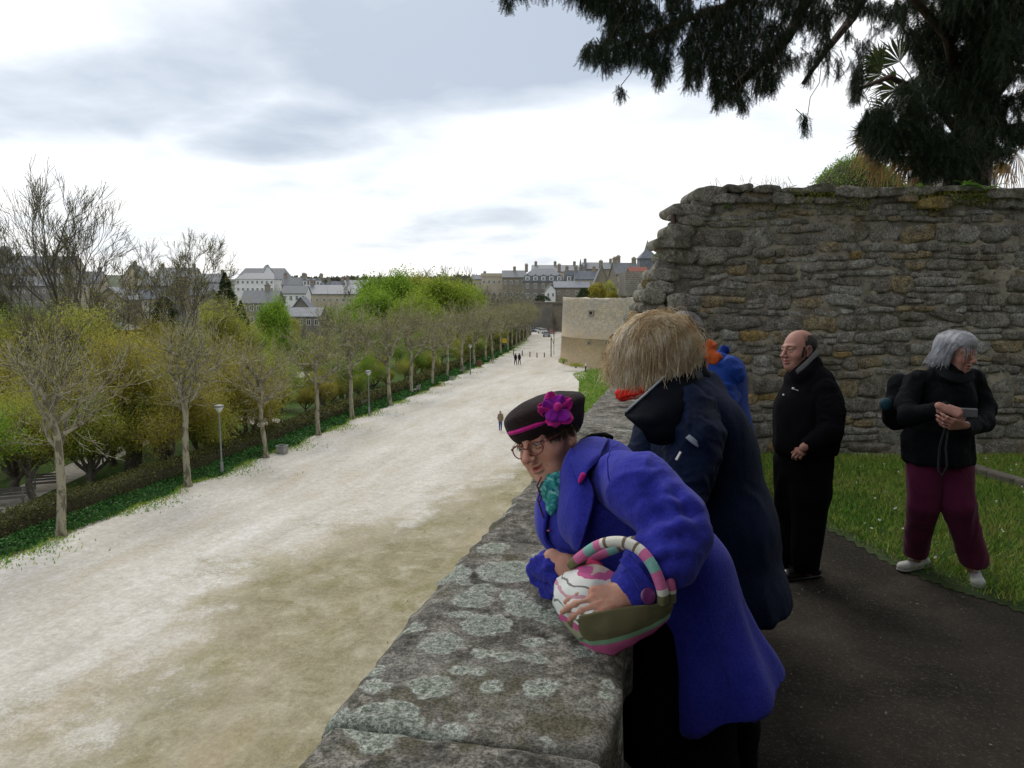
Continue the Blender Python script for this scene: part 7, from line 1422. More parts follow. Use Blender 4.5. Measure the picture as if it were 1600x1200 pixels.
for (hx, hy, tx, ty) in ((1450, 884, 1404, 893), (1518, 893, 1530, 921)):
    o = gshoe(hx, hy, tx, ty, M_wshoe, ww, w_=.043, hgt=.085, sole=M_sole); a = G(hx, hy, 0); b_ = G(tx, ty, 0); d = (b_ - a) / np.linalg.norm(b_ - a); sd_ = np.cross(d, vert); mb = MB()
    for t in (.42, .52, .62): c = a + (b_ - a) * t + vert * (.092 - .055 * (t - .3)); mb.tube([c - sd_ * .02, c + vert * .006 + d * .006, c + sd_ * .02], .0035, 5)
    mb.ob('laces', M_wht, o)
st = empty('camera_strap', u_(1490, 660, 4.5), 'thin black camera strap looping from the white-haired woman\'s hands', 'camera strap'); MB().tube([u_(1478, 664, 4.56), u_(1468, 700, 4.60), u_(1466, 735, 4.62), u_(1473, 744, 4.60), u_(1480, 728, 4.58), u_(1478, 700, 4.57), u_(1482, 668, 4.56)], .007, 5).ob('strap', cloth('strap_web', (.02, .02, .022), (.035, .035, .038)), st, smooth=True)
cm = tag(MB().box(-.045, .045, -.014, .014, -.028, .028).ob('compact_camera', mat('grey_plastic', (.10, .10, .105), (.14, .14, .145), 9, .35, spec=.5), None, bevel=.006, M_=Matrix.Translation(u_(1514, 645, 4.52)) @ Matrix.Rotation(YAW - .3, 4, 'Z')), 'small grey compact camera held by the white-haired woman', 'camera')
bk = empty('backpack', u_(1390, 645, 5.0), 'small dark teal and black backpack on the white-haired woman\'s back', 'backpack'); V, F = sdf([('c', u_(1405, 600, 5.05), u_(1402, 650, 5.05), .07, .095, {'k': .04}), ('e', u_(1390, 638, 5.0), (.05, .05, .07), {'k': .03})], .009); ob('bag_body', npmesh('bag_body', folds(V, F, .005, (12, 12, 12), 3), F, True), M_bj, bk)
V, F = sdf([('e', u_(1384, 632, 4.97), (.038, .04, .045), {'k': .03})], .007); ob('side_pocket', npmesh('side_pocket', folds(V, F, .003, (20, 20, 20), 3), F, True), cloth('teal_nylon', (.008, .04, .055), (.015, .06, .08), .5), bk)
# ------------------------------------------------------------------ three small walkers far down on the gravel
def walker(px, py, hpx, lab, coat_c, leg_c, hair_c, stride=.18, turn=0.0, group=None, bagc=None):
    p = G(px, py, ZP + .02); d = (p - CAM) @ FV; H = hpx * d / FPX; H = min(max(H, 1.55), 1.85); t = empty('person', p, lab, 'person', group); f = np.array((math.sin(turn), math.cos(turn), 0)); s_ = np.array((f[1], -f[0], 0)); k = H / 1.7; O = p
    P = lambda a, b_, z: O + (s_ * a + f * b_ + vert * z) * k
    bd = [('e', P(0, .01, 1.58), (.085 * k, .095 * k, .115 * k), {'k': .02}), ('c', P(0, 0, 1.48), P(0, 0, 1.38), .05 * k, .10 * k, {'k': .04}), ('c', P(0, 0, 1.3), P(0, 0, .95), .13 * k, .13 * k, {'k': .05})]
    for sx in (-1, 1): bd += [('c', P(.17 * sx, 0, 1.38), P(.22 * sx, -.05 * sx, 1.1), .05 * k, .04 * k, {'k': .03}), ('c', P(.22 * sx, -.05 * sx, 1.1), P(.2 * sx, .08, .86), .038 * k, .035 * k, {'k': .02}), ('c', P(.09 * sx, 0, .92), P(.09 * sx, stride * sx * .5, .48), .08 * k, .055 * k, {'k': .03}), ('c', P(.09 * sx, stride * sx * .5, .48), P(.09 * sx, stride * sx, .07), .052 * k, .038 * k, {'k': .02})]
    V, F = sdf(bd, .022); body_ob([(V, F)], t, M_skin2)
    V, F = sdf([('c', P(0, 0, 1.38), P(0, 0, .85), .155 * k, .175 * k, {'k': .05})] + [('c', P(.17 * sx, 0, 1.38), P(.22 * sx, -.05 * sx, 1.1), .07 * k, .06 * k, {'k': .03}) for sx in (-1, 1)] + [('c', P(.22 * sx, -.05 * sx, 1.1), P(.2 * sx, .08, .9), .058 * k, .05 * k, {'k': .02}) for sx in (-1, 1)], .022); ob('coat', npmesh('coat', V, F, True), cloth('walker_coat', coat_c), t)
    V, F = sdf([('c', P(.09 * sx, 0, .9), P(.09 * sx, stride * sx * .5, .48), .095 * k, .07 * k, {'k': .03}) for sx in (-1, 1)] + [('c', P(.09 * sx, stride * sx * .5, .48), P(.09 * sx, stride * sx, .1), .068 * k, .055 * k, {'k': .02}) for sx in (-1, 1)], .022); ob('trousers', npmesh('trousers', V, F, True), cloth('walker_trousers', leg_c), t)
    V, F = sdf([('e', P(0, -.015, 1.62), (.095 * k, .10 * k, .095 * k), {})], .02); ob('hair', npmesh('hair', V, F, True), cloth('walker_hair', hair_c), t)
    V, F = sdf([('c', P(.09 * sx, stride * sx - .04, .04), P(.09 * sx, stride * sx + .12, .035), .045 * k, .04 * k, {}) for sx in (-1, 1)], .018); ob('shoes', npmesh('shoes', V, F, True), M_shoe, t)
    return t
walker(782, 672, 30, 'lone walker in a tan coat and blue jeans on the gravel left of the hat', (.16, .12, .085), (.02, .05, .20), (.02, .015, .012), .05, 2.6)
walker(805.5, 570, 18, 'left one of the two people in black walking towards the bollards', (.010, .010, .012), (.012, .012, .014), (.02, .015, .012), .2, .2, 'pair of walkers by the bollards')
walker(811.5, 569.6, 18, 'right, taller one of the two people walking towards the bollards', (.012, .014, .02), (.03, .032, .04), (.03, .02, .015), .2, .2, 'pair of walkers by the bollards')
# ================================================================== YEW, PALM AND PLANTS ROUND THE RUBBLE WALL
M_needle = leafmat('yew_needle', (.005, .010, .005), (.011, .020, .008), (.025, .040, .013), .05, 3)
M_ybark = mat('yew_bark', (.045, .028, .020), (.10, .065, .045), 6, bump=.8, bscale=20, bdist=.03, stretch=(3, 3, 1))
rng = np.random.default_rng(61)
def spray(n=26, L=.16, nl=.030, seed=0):
    """a drooping twig with two ranks of flat needles; unit mesh pointing along -z"""
    r = np.random.default_rng(seed); V = []; F = []
    for i in range(n):
        t = i / n; z = -t * L; x = .12 * L * math.sin(t * 2); sg = 1 if i % 2 else -1; a = r.normal(0, .4); d = np.array((sg * math.cos(a) * .8, math.sin(a) * .8, -.55)); w_ = np.array((.0, .0, .0034)); p = np.array((x, 0, z)); k = len(V); l = nl * r.uniform(.7, 1.15) * (1 - .3 * t)
        V += [p - w_, p + d * l, p + w_]; F.append((k, k + 1, k + 2))
    k = len(V); V += [np.array((-.002, 0, 0)), np.array((.002, 0, 0)), np.array((.12 * L * math.sin(2), 0, -L))]; F.append((k, k + 1, k + 2))
    return np.array(V), np.array(F)
SPR = [spray(seed=i) for i in range(4)]
def scatter(P, D, sc, rng):
    """place sprays at P hanging along D"""
    out = []; n_ = len(P); which = rng.integers(0, 4, n_)
    z = -D / np.linalg.norm(D, axis=1)[:, None]; x = np.cross(rng.normal(size=(n_, 3)), z); x /= np.linalg.norm(x, axis=1)[:, None]; y = np.cross(z, x)
    for w_ in range(4):
        m = which == w_; V0, F0 = SPR[w_]; k = m.sum()
        if not k: continue
        V = (V0[None, :, 0:1] * x[m][:, None] + V0[None, :, 1:2] * y[m][:, None] + V0[None, :, 2:3] * z[m][:, None]) * sc[m][:, None, None] + P[m][:, None]
        F = F0[None] + (np.arange(k) * len(V0))[:, None, None]; out.append((V.reshape(-1, 3), F.reshape(-1, 3).astype(np.int32)))
    return join(out)
tp = U(1512, 262, 12.4); base = np.array((tp[0], tp[1], -.3)); yew = empty('yew_tree', base, 'huge dark yew behind the rubble wall with branches hanging over the terrace', 'tree')
mb = MB().tube([base, base + (0, 0, 1.5), tp + (0, 0, -.3), tp + (.05, 0, .6), tp + (.1, 0, 2.2), tp + (.1, .1, 5)], [.5, .42, .36, .33, .26, .14], 14); mb.ob('trunk', M_ybark, yew, smooth=True)
# limbs: screen-read way points at their real depth
limbs = [[(1515, 230, 12.4), (1480, 60, 11), (1380, -60, 9.5), (1230, -20, 8), (1100, 20, 7), (1000, 60, 6.6), (925, 90, 6.5)], [(1515, 210, 12.4), (1560, 40, 11), (1500, -120, 9), (1350, -120, 7.5), (1180, -60, 6.6), (1050, -40, 6.2), (900, -10, 6.0), (800, -5, 6.0)],
         [(1510, 220, 12.4), (1450, 150, 11.5), (1390, 120, 10.5), (1340, 140, 10)], [(1520, 200, 12.4), (1580, 120, 11.5), (1620, 60, 10.5)], [(1505, 240, 12.4), (1450, 210, 11.8), (1390, 215, 11.3), (1345, 225, 11)], [(1300, -80, 8.5), (1230, 60, 7.8), (1180, 110, 7.5), (1120, 160, 7.3)],
         [(1380, -60, 9.5), (1330, 30, 8.8), (1290, 80, 8.4), (1255, 130, 8.2)], [(1530, 210, 12.4), (1570, 200, 12), (1620, 190, 11.8)]]
mb = MB()
for L_ in limbs:
    P = [U(*q) for q in L_]; n_ = len(P); mb.tube(P, [.07 * (1 - i / n_) ** 1.3 + .010 for i in range(n_)], 6)
# unseen limbs added over the path and behind the viewer to darken the foreground
top = tp + (0, 0, 3.0); rt = np.random.default_rng(3); far_l = []
for i in range(16):
    e_ = np.array((rt.uniform(.6, 8), rt.uniform(-4.5, 2.2), rt.uniform(4.2, 6.6))); m_ = (top + e_) / 2 + (0, 0, 1.2); mb.tube([top, m_, e_], [.2, .12, .03], 6); far_l.append((top, m_, e_))
mb.ob('limbs', M_ybark, yew, smooth=True)
def inpoly(P, poly):
    x, y = P[:, 0], P[:, 1]; r = np.zeros(len(P), bool); n_ = len(poly); j = n_ - 1
    for i in range(n_):
        xi, yi = poly[i]; xj, yj = poly[j]; c = ((yi > y) != (yj > y)) & (x < (xj - xi) * (y - yi) / (yj - yi + 1e-9) + xi); r ^= c; j = i
    return r
holes = [((1232, 60), (1262, 40), (1285, 62), (1272, 88), (1236, 92)), ((1296, 78), (1335, 60), (1352, 92), (1330, 128), (1296, 118)), ((1348, 60), (1400, 40), (1420, 72), (1385, 92)), ((1345, 112), (1400, 100), (1408, 128), (1372, 140)), ((1545, 130), (1600, 118), (1600, 150), (1560, 156)), ((1468, 60), (1484, 52), (1490, 70)), ((1560, 190), (1590, 178), (1588, 200)), ((1190, 20), (1215, 8), (1225, 28), (1200, 38)), ((1545, 225), (1570, 215), (1578, 240))]
regs = [([(905, -60), (906, 12), (948, 28), (950, 50), (905, 82), (912, 92), (958, 104), (985, 96), (1020, 112), (1030, 134), (1046, 92), (1068, 92), (1074, 140), (1084, 100), (1090, 138), (1104, 100), (1114, 128), (1120, 172), (1135, 160), (1160, 174), (1180, 150), (1214, 142), (1224, 112), (1252, 106), (1264, 132), (1272, 100), (1292, 98), (1294, 124), (1310, 92), (1326, 116), (1333, 160), (1346, 158), (1350, 92), (1370, 60), (1400, 30), (1420, -60)], 6.3, 8.6, 17000),
        ([(1395, -60), (1400, 30), (1440, 120), (1400, 140), (1398, 165), (1350, 178), (1340, 205), (1362, 238), (1402, 250), (1445, 268), (1455, 285), (1478, 262), (1490, 292), (1545, 292), (1530, 245), (1580, 245), (1585, 225), (1610, 220), (1660, 150), (1660, -60)], 9.5, 12.4, 19000), ([(790, -60), (786, 8), (797, 12), (806, -2), (850, -8), (905, 2), (935, 20), (960, -60)], 5.9, 6.2, 700)]
PP = []; SS = []; DD = []
for poly, d0, d1, n_ in regs:
    a = np.array(poly); lo = a.min(0); hi = a.max(0); P = np.stack([rng.uniform(lo[0], hi[0], n_ * 3), rng.uniform(lo[1], hi[1], n_ * 3)], 1); m = inpoly(P, poly)
    for h_ in holes: m &= ~inpoly(P, h_) | (rng.uniform(size=len(P)) < .08)
    P = P[m]; cl = vn(np.stack([P[:, 0] * .035, P[:, 1] * .028, P[:, 0] * 0], 1), 1, 7) + .6 * vn(np.stack([P[:, 0] * .09, P[:, 1] * .05, P[:, 0] * 0], 1), 1, 8); P = P[cl > (-.34 if d0 < 9 else -.5)][:n_]
    d = d0 + (d1 - d0) * np.clip(.5 + .5 * vn(np.stack([P[:, 0] * .012, P[:, 1] * .012, P[:, 0] * 0], 1), 1, 9) + rng.normal(0, .12, len(P)), 0, 1)
    if d0 < 9 and d0 > 6.2: d = d0 + (P[:, 0] - 905) / 500 * 2.0 + rng.normal(0, .2, len(P))
    for (px, py), dd in zip(P, d): PP.append(U(px, py - 8, dd))
    SS += list((.75 if d0 < 9 else 1.35) * rng.uniform(.7, 1.3, len(P))); q = rng.normal(0, .38, (len(P), 3)); q[:, 2] -= 1; DD += list(q)
# drooping tips
tips = [(1026, 108, 136, 6.9), (1074, 95, 142, 7.0), (1088, 95, 140, 7.0), (1118, 120, 172, 7.2), (1112, 100, 150, 7.1), (1262, 95, 135, 8.0), (1308, 90, 126, 8.3), (1333, 95, 164, 8.4), (1340, 60, 158, 8.4), (967, 132, 156, 6.7), (1256, 180, 214, 8.0), (1255, 176, 200, 8.0), (918, 80, 94, 6.6), (944, 90, 116, 6.7), (1040, 90, 122, 6.9), (792, 0, 13, 6.0), (1162, 130, 176, 7.3), (1200, 100, 148, 7.5), (1480, 262, 296, 12), (1350, 200, 236, 11)]
cords = MB()
for (x, y0, y1, d) in tips:
    n_ = int((y1 - y0) * 1.8) + 8; 
    for i in range(n_): t = i / n_; PP.append(U(x + rng.normal(0, 3.4) + 3 * math.sin(t * 3), y0 + (y1 - y0 - 6) * t, d + rng.normal(0, .04))); SS.append(.62); q = rng.normal(0, .3, 3); q[2] -= 1; DD.append(q)
    cords.tube([U(x, y0, d), U(x + 2, (y0 + y1) / 2, d), U(x + 1, y1, d)], .004, 4)
cords.tube([U(995, 95, 6.7), U(985, 115, 6.7), U(970, 134, 6.7)], .004, 4); cords.tube([U(1283, 105, 8.1), U(1280, 130, 8.05), U(1266, 152, 8.0), U(1262, 180, 8.0)], .005, 4)
for i in range(420):      # fine twigs that carry the sprays
    k = rng.integers(0, len(PP)); p = PP[k]; cords.tube([p + (rng.normal(0, .06), rng.normal(0, .06), .22), p + (rng.normal(0, .03), 0, .08), p], [.006, .005, .003], 3, False)
tag(cords.ob('twigs', M_ybark, yew), kind='stuff')
V, F = scatter(np.array(PP), np.array(DD), np.array(SS), rng); tag(ob('needle_sprays', npmesh('needle_sprays', V, F), M_needle, yew), kind='stuff')
# unseen canopy added to shade the path: foliage clumps along the outer limbs
n_ = 46000; k = rt.integers(0, len(far_l), n_); t = rt.uniform(.35, 1.1, n_) ** .6; A = np.array([f[0] for f in far_l])[k]; B_ = np.array([f[1] for f in far_l])[k]; C_ = np.array([f[2] for f in far_l])[k]; tt = t[:, None]
P = A * (1 - tt) ** 2 + 2 * B_ * tt * (1 - tt) + C_ * tt ** 2 + rt.normal(0, .75, (n_, 3)) * np.array((1.2, 1.2, .55)); P[:, 2] = np.maximum(P[:, 2], 3.5 + rt.uniform(0, .5, n_))
q = P - CAM; dz = q @ FV; px = 800 + FPX * (q @ RV) / np.maximum(dz, .01); py = 600 - FPX * (q @ UV_) / np.maximum(dz, .01); vis_ = (dz > .1) & (px > 700) & (px < 1700) & (py > -70); P = P[~vis_ & (P[:, 0] > .1) & ((P[:, 1] < 3.2) | (P[:, 2] > 7.5))]
V, F = leafq(P, .30, rt, .8, tri=True); tag(ob('shade_foliage', npmesh('shade_foliage', V, F), M_needle, yew), kind='stuff')
# ---- unseen hedge added behind the viewer and on the right to block light
def shade_hedge(name, x0, x1, y0, y1, H, lab, seed):
    r = np.random.default_rng(seed); t = empty(name, ((x0 + x1) / 2, (y0 + y1) / 2, 0), lab, 'hedge'); MB().box(x0 + .1, x1 - .1, y0 + .1, y1 - .1, 0, H - .1).ob('inner_twigs', MATS['hedge_core'], t)
    n_ = 30000; P = np.stack([r.uniform(x0, x1, n_), r.uniform(y0, y1, n_), r.uniform(0, H, n_)], 1); f = r.integers(0, 5, n_)
    for k, (a, v) in enumerate(((0, x0), (0, x1), (1, y0), (1, y1), (2, H))): P[f == k, a] = v
    V, F = leafq(P + r.normal(0, .05, P.shape), .14, r, .6, tri=True); tag(ob('hedge_leaves', npmesh('hedge_leaves', V, F), M_needle, t), kind='stuff')
shade_hedge('added_yew_hedge', -.1, 11.5, -3.6, -2.2, 4.0, 'unseen yew hedge added behind the viewer to darken the terrace', 1); shade_hedge('added_yew_hedge', 10.2, 11.6, -3.4, 7.5, 3.4, 'unseen yew hedge added on the right to darken the terrace', 2)
# ---- palm
M_palm = leafmat('palm_green', (.02, .035, .012), (.05, .075, .02), (.10, .12, .04), .15, 3); M_palmd = leafmat('palm_dead', (.20, .12, .04), (.36, .23, .09), (.45, .33, .16), .25, 3)
pb = U(1440, 270, 13.3); palm = empty('palm_tree', (pb[0], pb[1], -.3), 'fan palm with green and dead straw-coloured fronds half hidden in the yew', 'palm'); MB().tube([(pb[0], pb[1], -.3), pb, U(1435, 150, 13.3)], [.17, .15, .13], 10).ob('trunk', M_ybark, palm, smooth=True)
def fan(c, tip, R_, m, seed, name='frond', n_=26, half=1.25, droop=.25):
    r = np.random.default_rng(seed); c = np.array(c); d = np.array(tip) - c; st = np.linalg.norm(d); d /= st; s_ = np.cross(d, FV); s_ /= np.linalg.norm(s_); nrm = np.cross(s_, d); hub = c + d * max(.05, st - R_ * .8); mbq = MB(); V = []; F = []
    for i in range(n_):
        a = (i / (n_ - 1) * 2 - 1) * half + r.normal(0, .03); q = d * math.cos(a) + s_ * math.sin(a); L_ = R_ * r.uniform(.8, 1.05); w_ = np.cross(q, nrm) * .016 + nrm * .006; p0 = hub; p1 = hub + q * L_ * .55 + nrm * r.normal(0, .02) - vert * droop * .1 * L_; p2 = hub + q * L_ - vert * droop * L_ * r.uniform(.3, 1.2) + nrm * r.normal(0, .06); k = len(V)
        V += [p0, p1 - w_, p1 + w_, p2]; F += [(k, k + 1, k + 2), (k + 1, k + 3, k + 2)]
    ob(name, npmesh(name, np.array(V), np.array(F)), m, palm); MB().tube([c, (c + hub) / 2 + vert * .06, hub], [.014, .011, .009], 5).ob('frond_stalk', m, palm)
c = U(1437, 150, 13.3)
for i, (x, y, R_, m, dr) in enumerate(((1345, 98, .55, M_palm, .2), (1350, 78, .5, M_palm, .2), (1362, 190, .6, M_palm, .35), (1385, 60, .6, M_palm, .15), (1530, 130, .6, M_palm, .3), (1365, 130, .6, M_palm, .3))): fan(c, U(x, y, 13.1), R_, m, i, droop=dr)
for i, (x, y, R_, cx_, cy_) in enumerate(((1330, 232, .6, 1425, 190), (1345, 222, .5, 1425, 190), (1350, 266, .55, 1430, 215), (1402, 275, .5, 1440, 215), (1420, 272, .5, 1440, 210), (1575, 268, .6, 1600, 215), (1560, 282, .5, 1600, 225), (1385, 258, .5, 1435, 210), (1600, 160, .5, 1640, 130))): fan(U(cx_, cy_, 13.2), U(x, y, 13.0), R_, M_palmd, 40 + i, 'dead_frond', droop=.7)
# ---- clipped mound hedge beyond the wall
def mound(px0, px1, ytop, d, lab, m, seed):
    r = np.random.default_rng(seed); c = U((px0 + px1) / 2, 300, d); rr = (px1 - px0) / 2 * d / FPX; zt = U(0, ytop, d)[2]; t = empty('clipped_bush', (c[0], c[1], -.3), lab, 'hedge')
    f = MB().lathe([(rr * math.cos(a), (zt + .3) * math.sin(a) - .3) for a in np.linspace(0, 1.5, 12)], (c[0], c[1], 0), 32); f.ob('inner_twigs', MATS['hedge_core'], t, smooth=True)
    n_ = 42000; az = r.uniform(0, 6.28, n_); el = np.arcsin(r.uniform(.3, 1, n_)); q = np.stack([np.cos(az) * np.cos(el) * rr, np.sin(az) * np.cos(el) * rr, (zt + .3) * np.sin(el) - .3], 1) * (1 + .015 * r.normal(size=(n_, 1))) + (c[0], c[1], 0)
    V, F = leafq(q, .045, r, .6, up=1, tri=True); tag(ob('clipped_leaves', npmesh('clipped_leaves', V, F), m, t), kind='stuff')
mound(1195, 1480, 250, 15.5, 'large rounded clipped bush showing above the rubble wall', leafmat('box_leaf', (.07, .13, .02), (.17, .27, .05), (.28, .38, .09), .3, 2), 3)
# small building glimpsed behind the palm
house(1518, 1560, 250, 262, 300, 26, 'small grey shuttered house glimpsed under the yew above the wall', wall='grey', win=(1, 2), chim=0, depth=4, name='garden_house', wh=(.3, .5))
# ---- plants on the wall
M_fern = leafmat('fern_green', (.04, .10, .012), (.10, .22, .03), (.18, .30, .05), .35, 6)
def fern(px, py, R_, lab, seed, n_=9, off=.0):
    r = np.random.default_rng(seed); a_, h_ = wpx(px, py); c = W(a_, h_, .08 + off); t = empty('fern', c, lab, 'fern', 'ferns growing on the rubble wall'); out = []
    for i in range(n_):
        az = r.uniform(0, 6.28); d = np.array((math.cos(az), math.sin(az), r.uniform(.5, 1.4))); d /= np.linalg.norm(d); p = c; L_ = R_ * r.uniform(.7, 1.1); V = []; F = []
        for j in range(12):
            q = p + d * L_ / 12; d = d + np.array((0, 0, -.11)); d /= np.linalg.norm(d); s_ = np.cross(d, vert); s_ /= np.linalg.norm(s_) + 1e-9; wd = .22 * L_ * math.sin(math.pi * (j + 1.2) / 14)
            for sg in (-1, 1): k = len(V); V += [p, q, p + s_ * sg * wd + d * wd * .5]; F.append((k, k + 1, k + 2))
            p = q
        o = ob('fern_frond', npmesh('fern_frond', np.array(V), np.array(F)), M_fern, t)
fern(1436, 296, .13, 'small bright fern on top of the wall left of the larger ones', 2); fern(1512, 312, .17, 'fern hanging below the wall top under the yew trunk', 3); fern(1532, 300, .24, 'largest bright green fern on top of the wall under the yew', 4, 13)
fern(1502, 292, .15, 'dark fern on the wall top just left of the largest fern', 5); fern(1496, 383, .09, 'little fern sprouting from a joint in the middle of the wall', 6, 6); fern(1236, 306, .08, 'small weed tuft below the capping stones', 7, 7); fern(1298, 334, .06, 'tiny weed in a high joint of the wall', 8, 5)
fern(1130, 328, .10, 'low green tuft on the wall near its broken end', 9, 7); fern(1026, 402, .09, 'green tuft on the stepped end of the wall', 10, 7, off=-.1)
dw = empty('dry_weeds', W(*wpx(1230, 290)), 'leafless dry weeds standing on top of the rubble wall', 'weeds'); r = np.random.default_rng(5); P0 = []; P1 = []
for i in range(46):
    x = r.choice([1205, 1213, 1222, 1240, 1180, 1167, 1290, 1128]) + r.normal(0, 4); a_, h_ = wpx(x, 293); p = W(a_, h_, r.uniform(-.3, 0)); d = np.array((r.normal(0, .35), r.normal(0, .35), 1.)); 
    for j in range(4): q = p + d * .035 * r.uniform(.5, 1.2); P0.append(p); P1.append(q); p = q; d = d + r.normal(0, .35, 3)
V, F = tubes(P0, P1, [.0028] * len(P0), [.0018] * len(P0), 3); ob('stems', npmesh('stems', V, F), M_twig, dw)
# moss and small leaves clinging to the wall joints
n_ = 5200; aa = r.uniform(left_at(2.4), RIGHT - 2.2, n_); hh = TOPH - .02 - r.exponential(.10, n_); P = np.array([W(a, h_, .02 + r.uniform(0, .07)) for a, h_ in zip(aa, hh)]); P = P[vn(P, 2.2, 4) > .05]
V, F = leafq(P, .022, r, .7, tri=True); tag(ob('wall_moss', npmesh('wall_moss', V, F), M_oleaf), 'moss and small leaves along the top of the rubble wall', 'moss', kind='stuff')
# litter along the foot of the wall and on the path
n_ = 1500; x = r.uniform(.2, 6.5, n_); y = r.uniform(1, 9.3, n_); P = np.stack([x, y, np.full(n_, .012)], 1); P = P[~inlawn(P) | (r.uniform(size=n_) < .05)]
V, F = leafq(P, .014, r, .8, up=9); tag(ob('path_grit', npmesh('path_grit', V, F), mat('grit', (.09, .08, .065), (.24, .22, .19), 30)), 'scattered grit and leaf scraps on the terrace path', 'grit', kind='stuff')
# ================================================================== STREET FURNITURE AND CARS
M_post = mat('galvanised_steel', (.17, .185, .18), (.26, .275, .265), 9, .55, .15, metal=.2); M_lampd = mat('grey_lamp_cover', (.13, .14, .14), (.19, .20, .20), 9, .5); M_lampg = mat('opal_diffuser', (.5, .52, .5), (.62, .63, .6), 9, .3)
def lamp(p, H, lab):
    t = empty('street_lamp', p, lab, 'street lamp', 'street lamps along the promenade')
    a = MB().tube([(0, 0, 0), (0, 0, H - .35)], [.055, .045], 10).mesh('pole'); b_ = MB().lathe([(.10, 0), (.10, .75), (.075, .80)], k=12).mesh('base_box'); c_ = MB().lathe([(.05, H - .42), (.10, H - .36), (.26, H - .12), (.27, H - .06)], k=16).mesh('diffuser', smooth=True); d_ = MB().lathe([(.30, H - .055), (.32, H - .02), (.28, H + .04), (.10, H + .09)], k=16).mesh('lamp_cover')
    for nm, me, m in (('pole', a, M_post), ('base_box', b_, M_post), ('diffuser', c_, M_lampg), ('lamp_cover', d_, M_lampd)): ob(nm, me, m, t, world=False)
    return t
lamp(G(347, 742, ZP), 4.35, 'nearest street lamp between the second and third plane trees'); lamp(G(577, 650, ZP), 4.2, 'second street lamp, right of the fourth plane tree'); lamp(G(735, 585, ZP), 4.2, 'third street lamp beside the far benches')
M_wood = mat('weathered_bench', (.10, .09, .085), (.18, .165, .15), 9, bump=.3); M_conc = mat('concrete', (.20, .195, .175), (.32, .31, .28), 6, bump=.4)
def bench(p, lab, rz):
    t = empty('park_bench', p, lab, 'bench', 'benches under the plane trees', rz=rz)
    for i in range(3): ob('seat_slat', MB().box(-.9, .9, -.24 + i * .16, -.11 + i * .16, .42, .46).mesh('seat_slat'), M_wood, t, world=False)
    for i in range(3): ob('backrest_slat', MB().box(-.9, .9, .27 + i * .025, .30 + i * .025, .52 + i * .15, .64 + i * .15).mesh('backrest_slat'), M_wood, t, world=False)
    for x in (-.7, .7): ob('leg', MB().prism([(-.24, 0), (-.14, 0), (-.10, .38), (.18, .38), (.22, 0), (.32, 0), (.27, .42), (.38, .95), (.33, .95), (.22, .419), (-.24, .419)], x - .04, x + .04, axis=0).mesh('leg'), M_conc, t, world=False)
for (x, y, lab) in ((650, 614, 'nearest bench, right of the seventh plane tree'), (722, 583, 'second bench, in front of the brown litter bin'), (768, 566, 'third bench beyond the brown litter bin'), (565, 640, 'bench half hidden between the hedge and the second lamp')): bench(G(x, y, ZP), lab, -1.5)
for (x, y, lab) in ((12, 790, 'pale park bench at the lower left beside the park path'), (75, 765, 'dark park bench under the trees at the left, behind the nearest plane tree')): bench(foot(x, y), lab, .6)
def boxbin(p, w_, h_, lab, m, cat='bin', name='litter_bin'):
    t = empty(name, p, lab, cat); o = ob('bin_body', MB().box(-w_ / 2, w_ / 2, -w_ / 2, w_ / 2, 0, h_).mesh('bin_body', bevel=.02), m, t, world=False); ob('bin_rim', MB().box(-w_ / 2 - .03, w_ / 2 + .03, -w_ / 2 - .03, w_ / 2 + .03, h_ + .002, h_ + .06).mesh('bin_rim'), M_post if m is M_conc else m, t, world=False); ob('bin_opening', MB().box(-w_ / 2 + .07, w_ / 2 - .07, -w_ / 2 + .07, w_ / 2 - .07, h_ + .055, h_ + .066).mesh('bin_opening'), M_hole, t, world=False)
boxbin(G(441, 708, ZP), .62, .5, 'grey concrete litter box beside the third plane tree', M_conc); boxbin(G(706, 594, ZP), .5, .45, 'small pale litter box by the second bench', M_conc); boxbin(G(749, 573, ZP), .6, .95, 'brown wooden litter bin by the far plane trees', mat('brown_wood', (.12, .05, .03), (.18, .08, .05), 9))
# bollards and chain-free posts across the promenade
for i, (x, y, h_) in enumerate(((802.5, 555.5, 1.0), (816, 556, 1.0), (828, 557.5, .9), (839, 558.5, .9), (850.5, 558.5, .9), (861, 557.5, 3.6))):
    p = G(x, y, ZP); lab = ['leftmost bollard across the promenade', 'second bollard from the left across the promenade', 'third bollard from the left across the promenade', 'third bollard from the bastion', 'bollard nearest the tall post by the bastion', 'tall thin post beside the bastion foot'][i]
    t = empty('bollard' if i < 5 else 'post', p, lab, 'bollard' if i < 5 else 'post', 'bollards across the promenade' if i < 5 else None); ob('shaft', MB().lathe([(.09, 0), (.09, h_ * .85), (.07, h_ * .87), (.095, h_ * .9), (.08, h_)], k=10).mesh('shaft'), mat('dark_bollard', (.03, .028, .026), (.05, .045, .04)), t, world=False); ob('foot_ring', MB().lathe([(.15, 0), (.15, .06), (.1, .08)], k=10).mesh('foot_ring'), M_conc, t, world=False)
p = G(915, 581, ZP) + (0, 0, .15); t = empty('garden_light', p, 'short post light with a white top on the grass by the bastion', 'light'); ob('shaft', MB().lathe([(.11, -.3), (.11, .75)], k=12).mesh('shaft'), mat('dark_green_post', (.03, .05, .03)), t, world=False); ob('lamp_top', MB().lathe([(.12, .752), (.12, 1.0), (.06, 1.08)], k=12).mesh('lamp_top'), mat('white_lamp_top', (.7, .7, .7), (.8, .8, .8)), t, world=False)
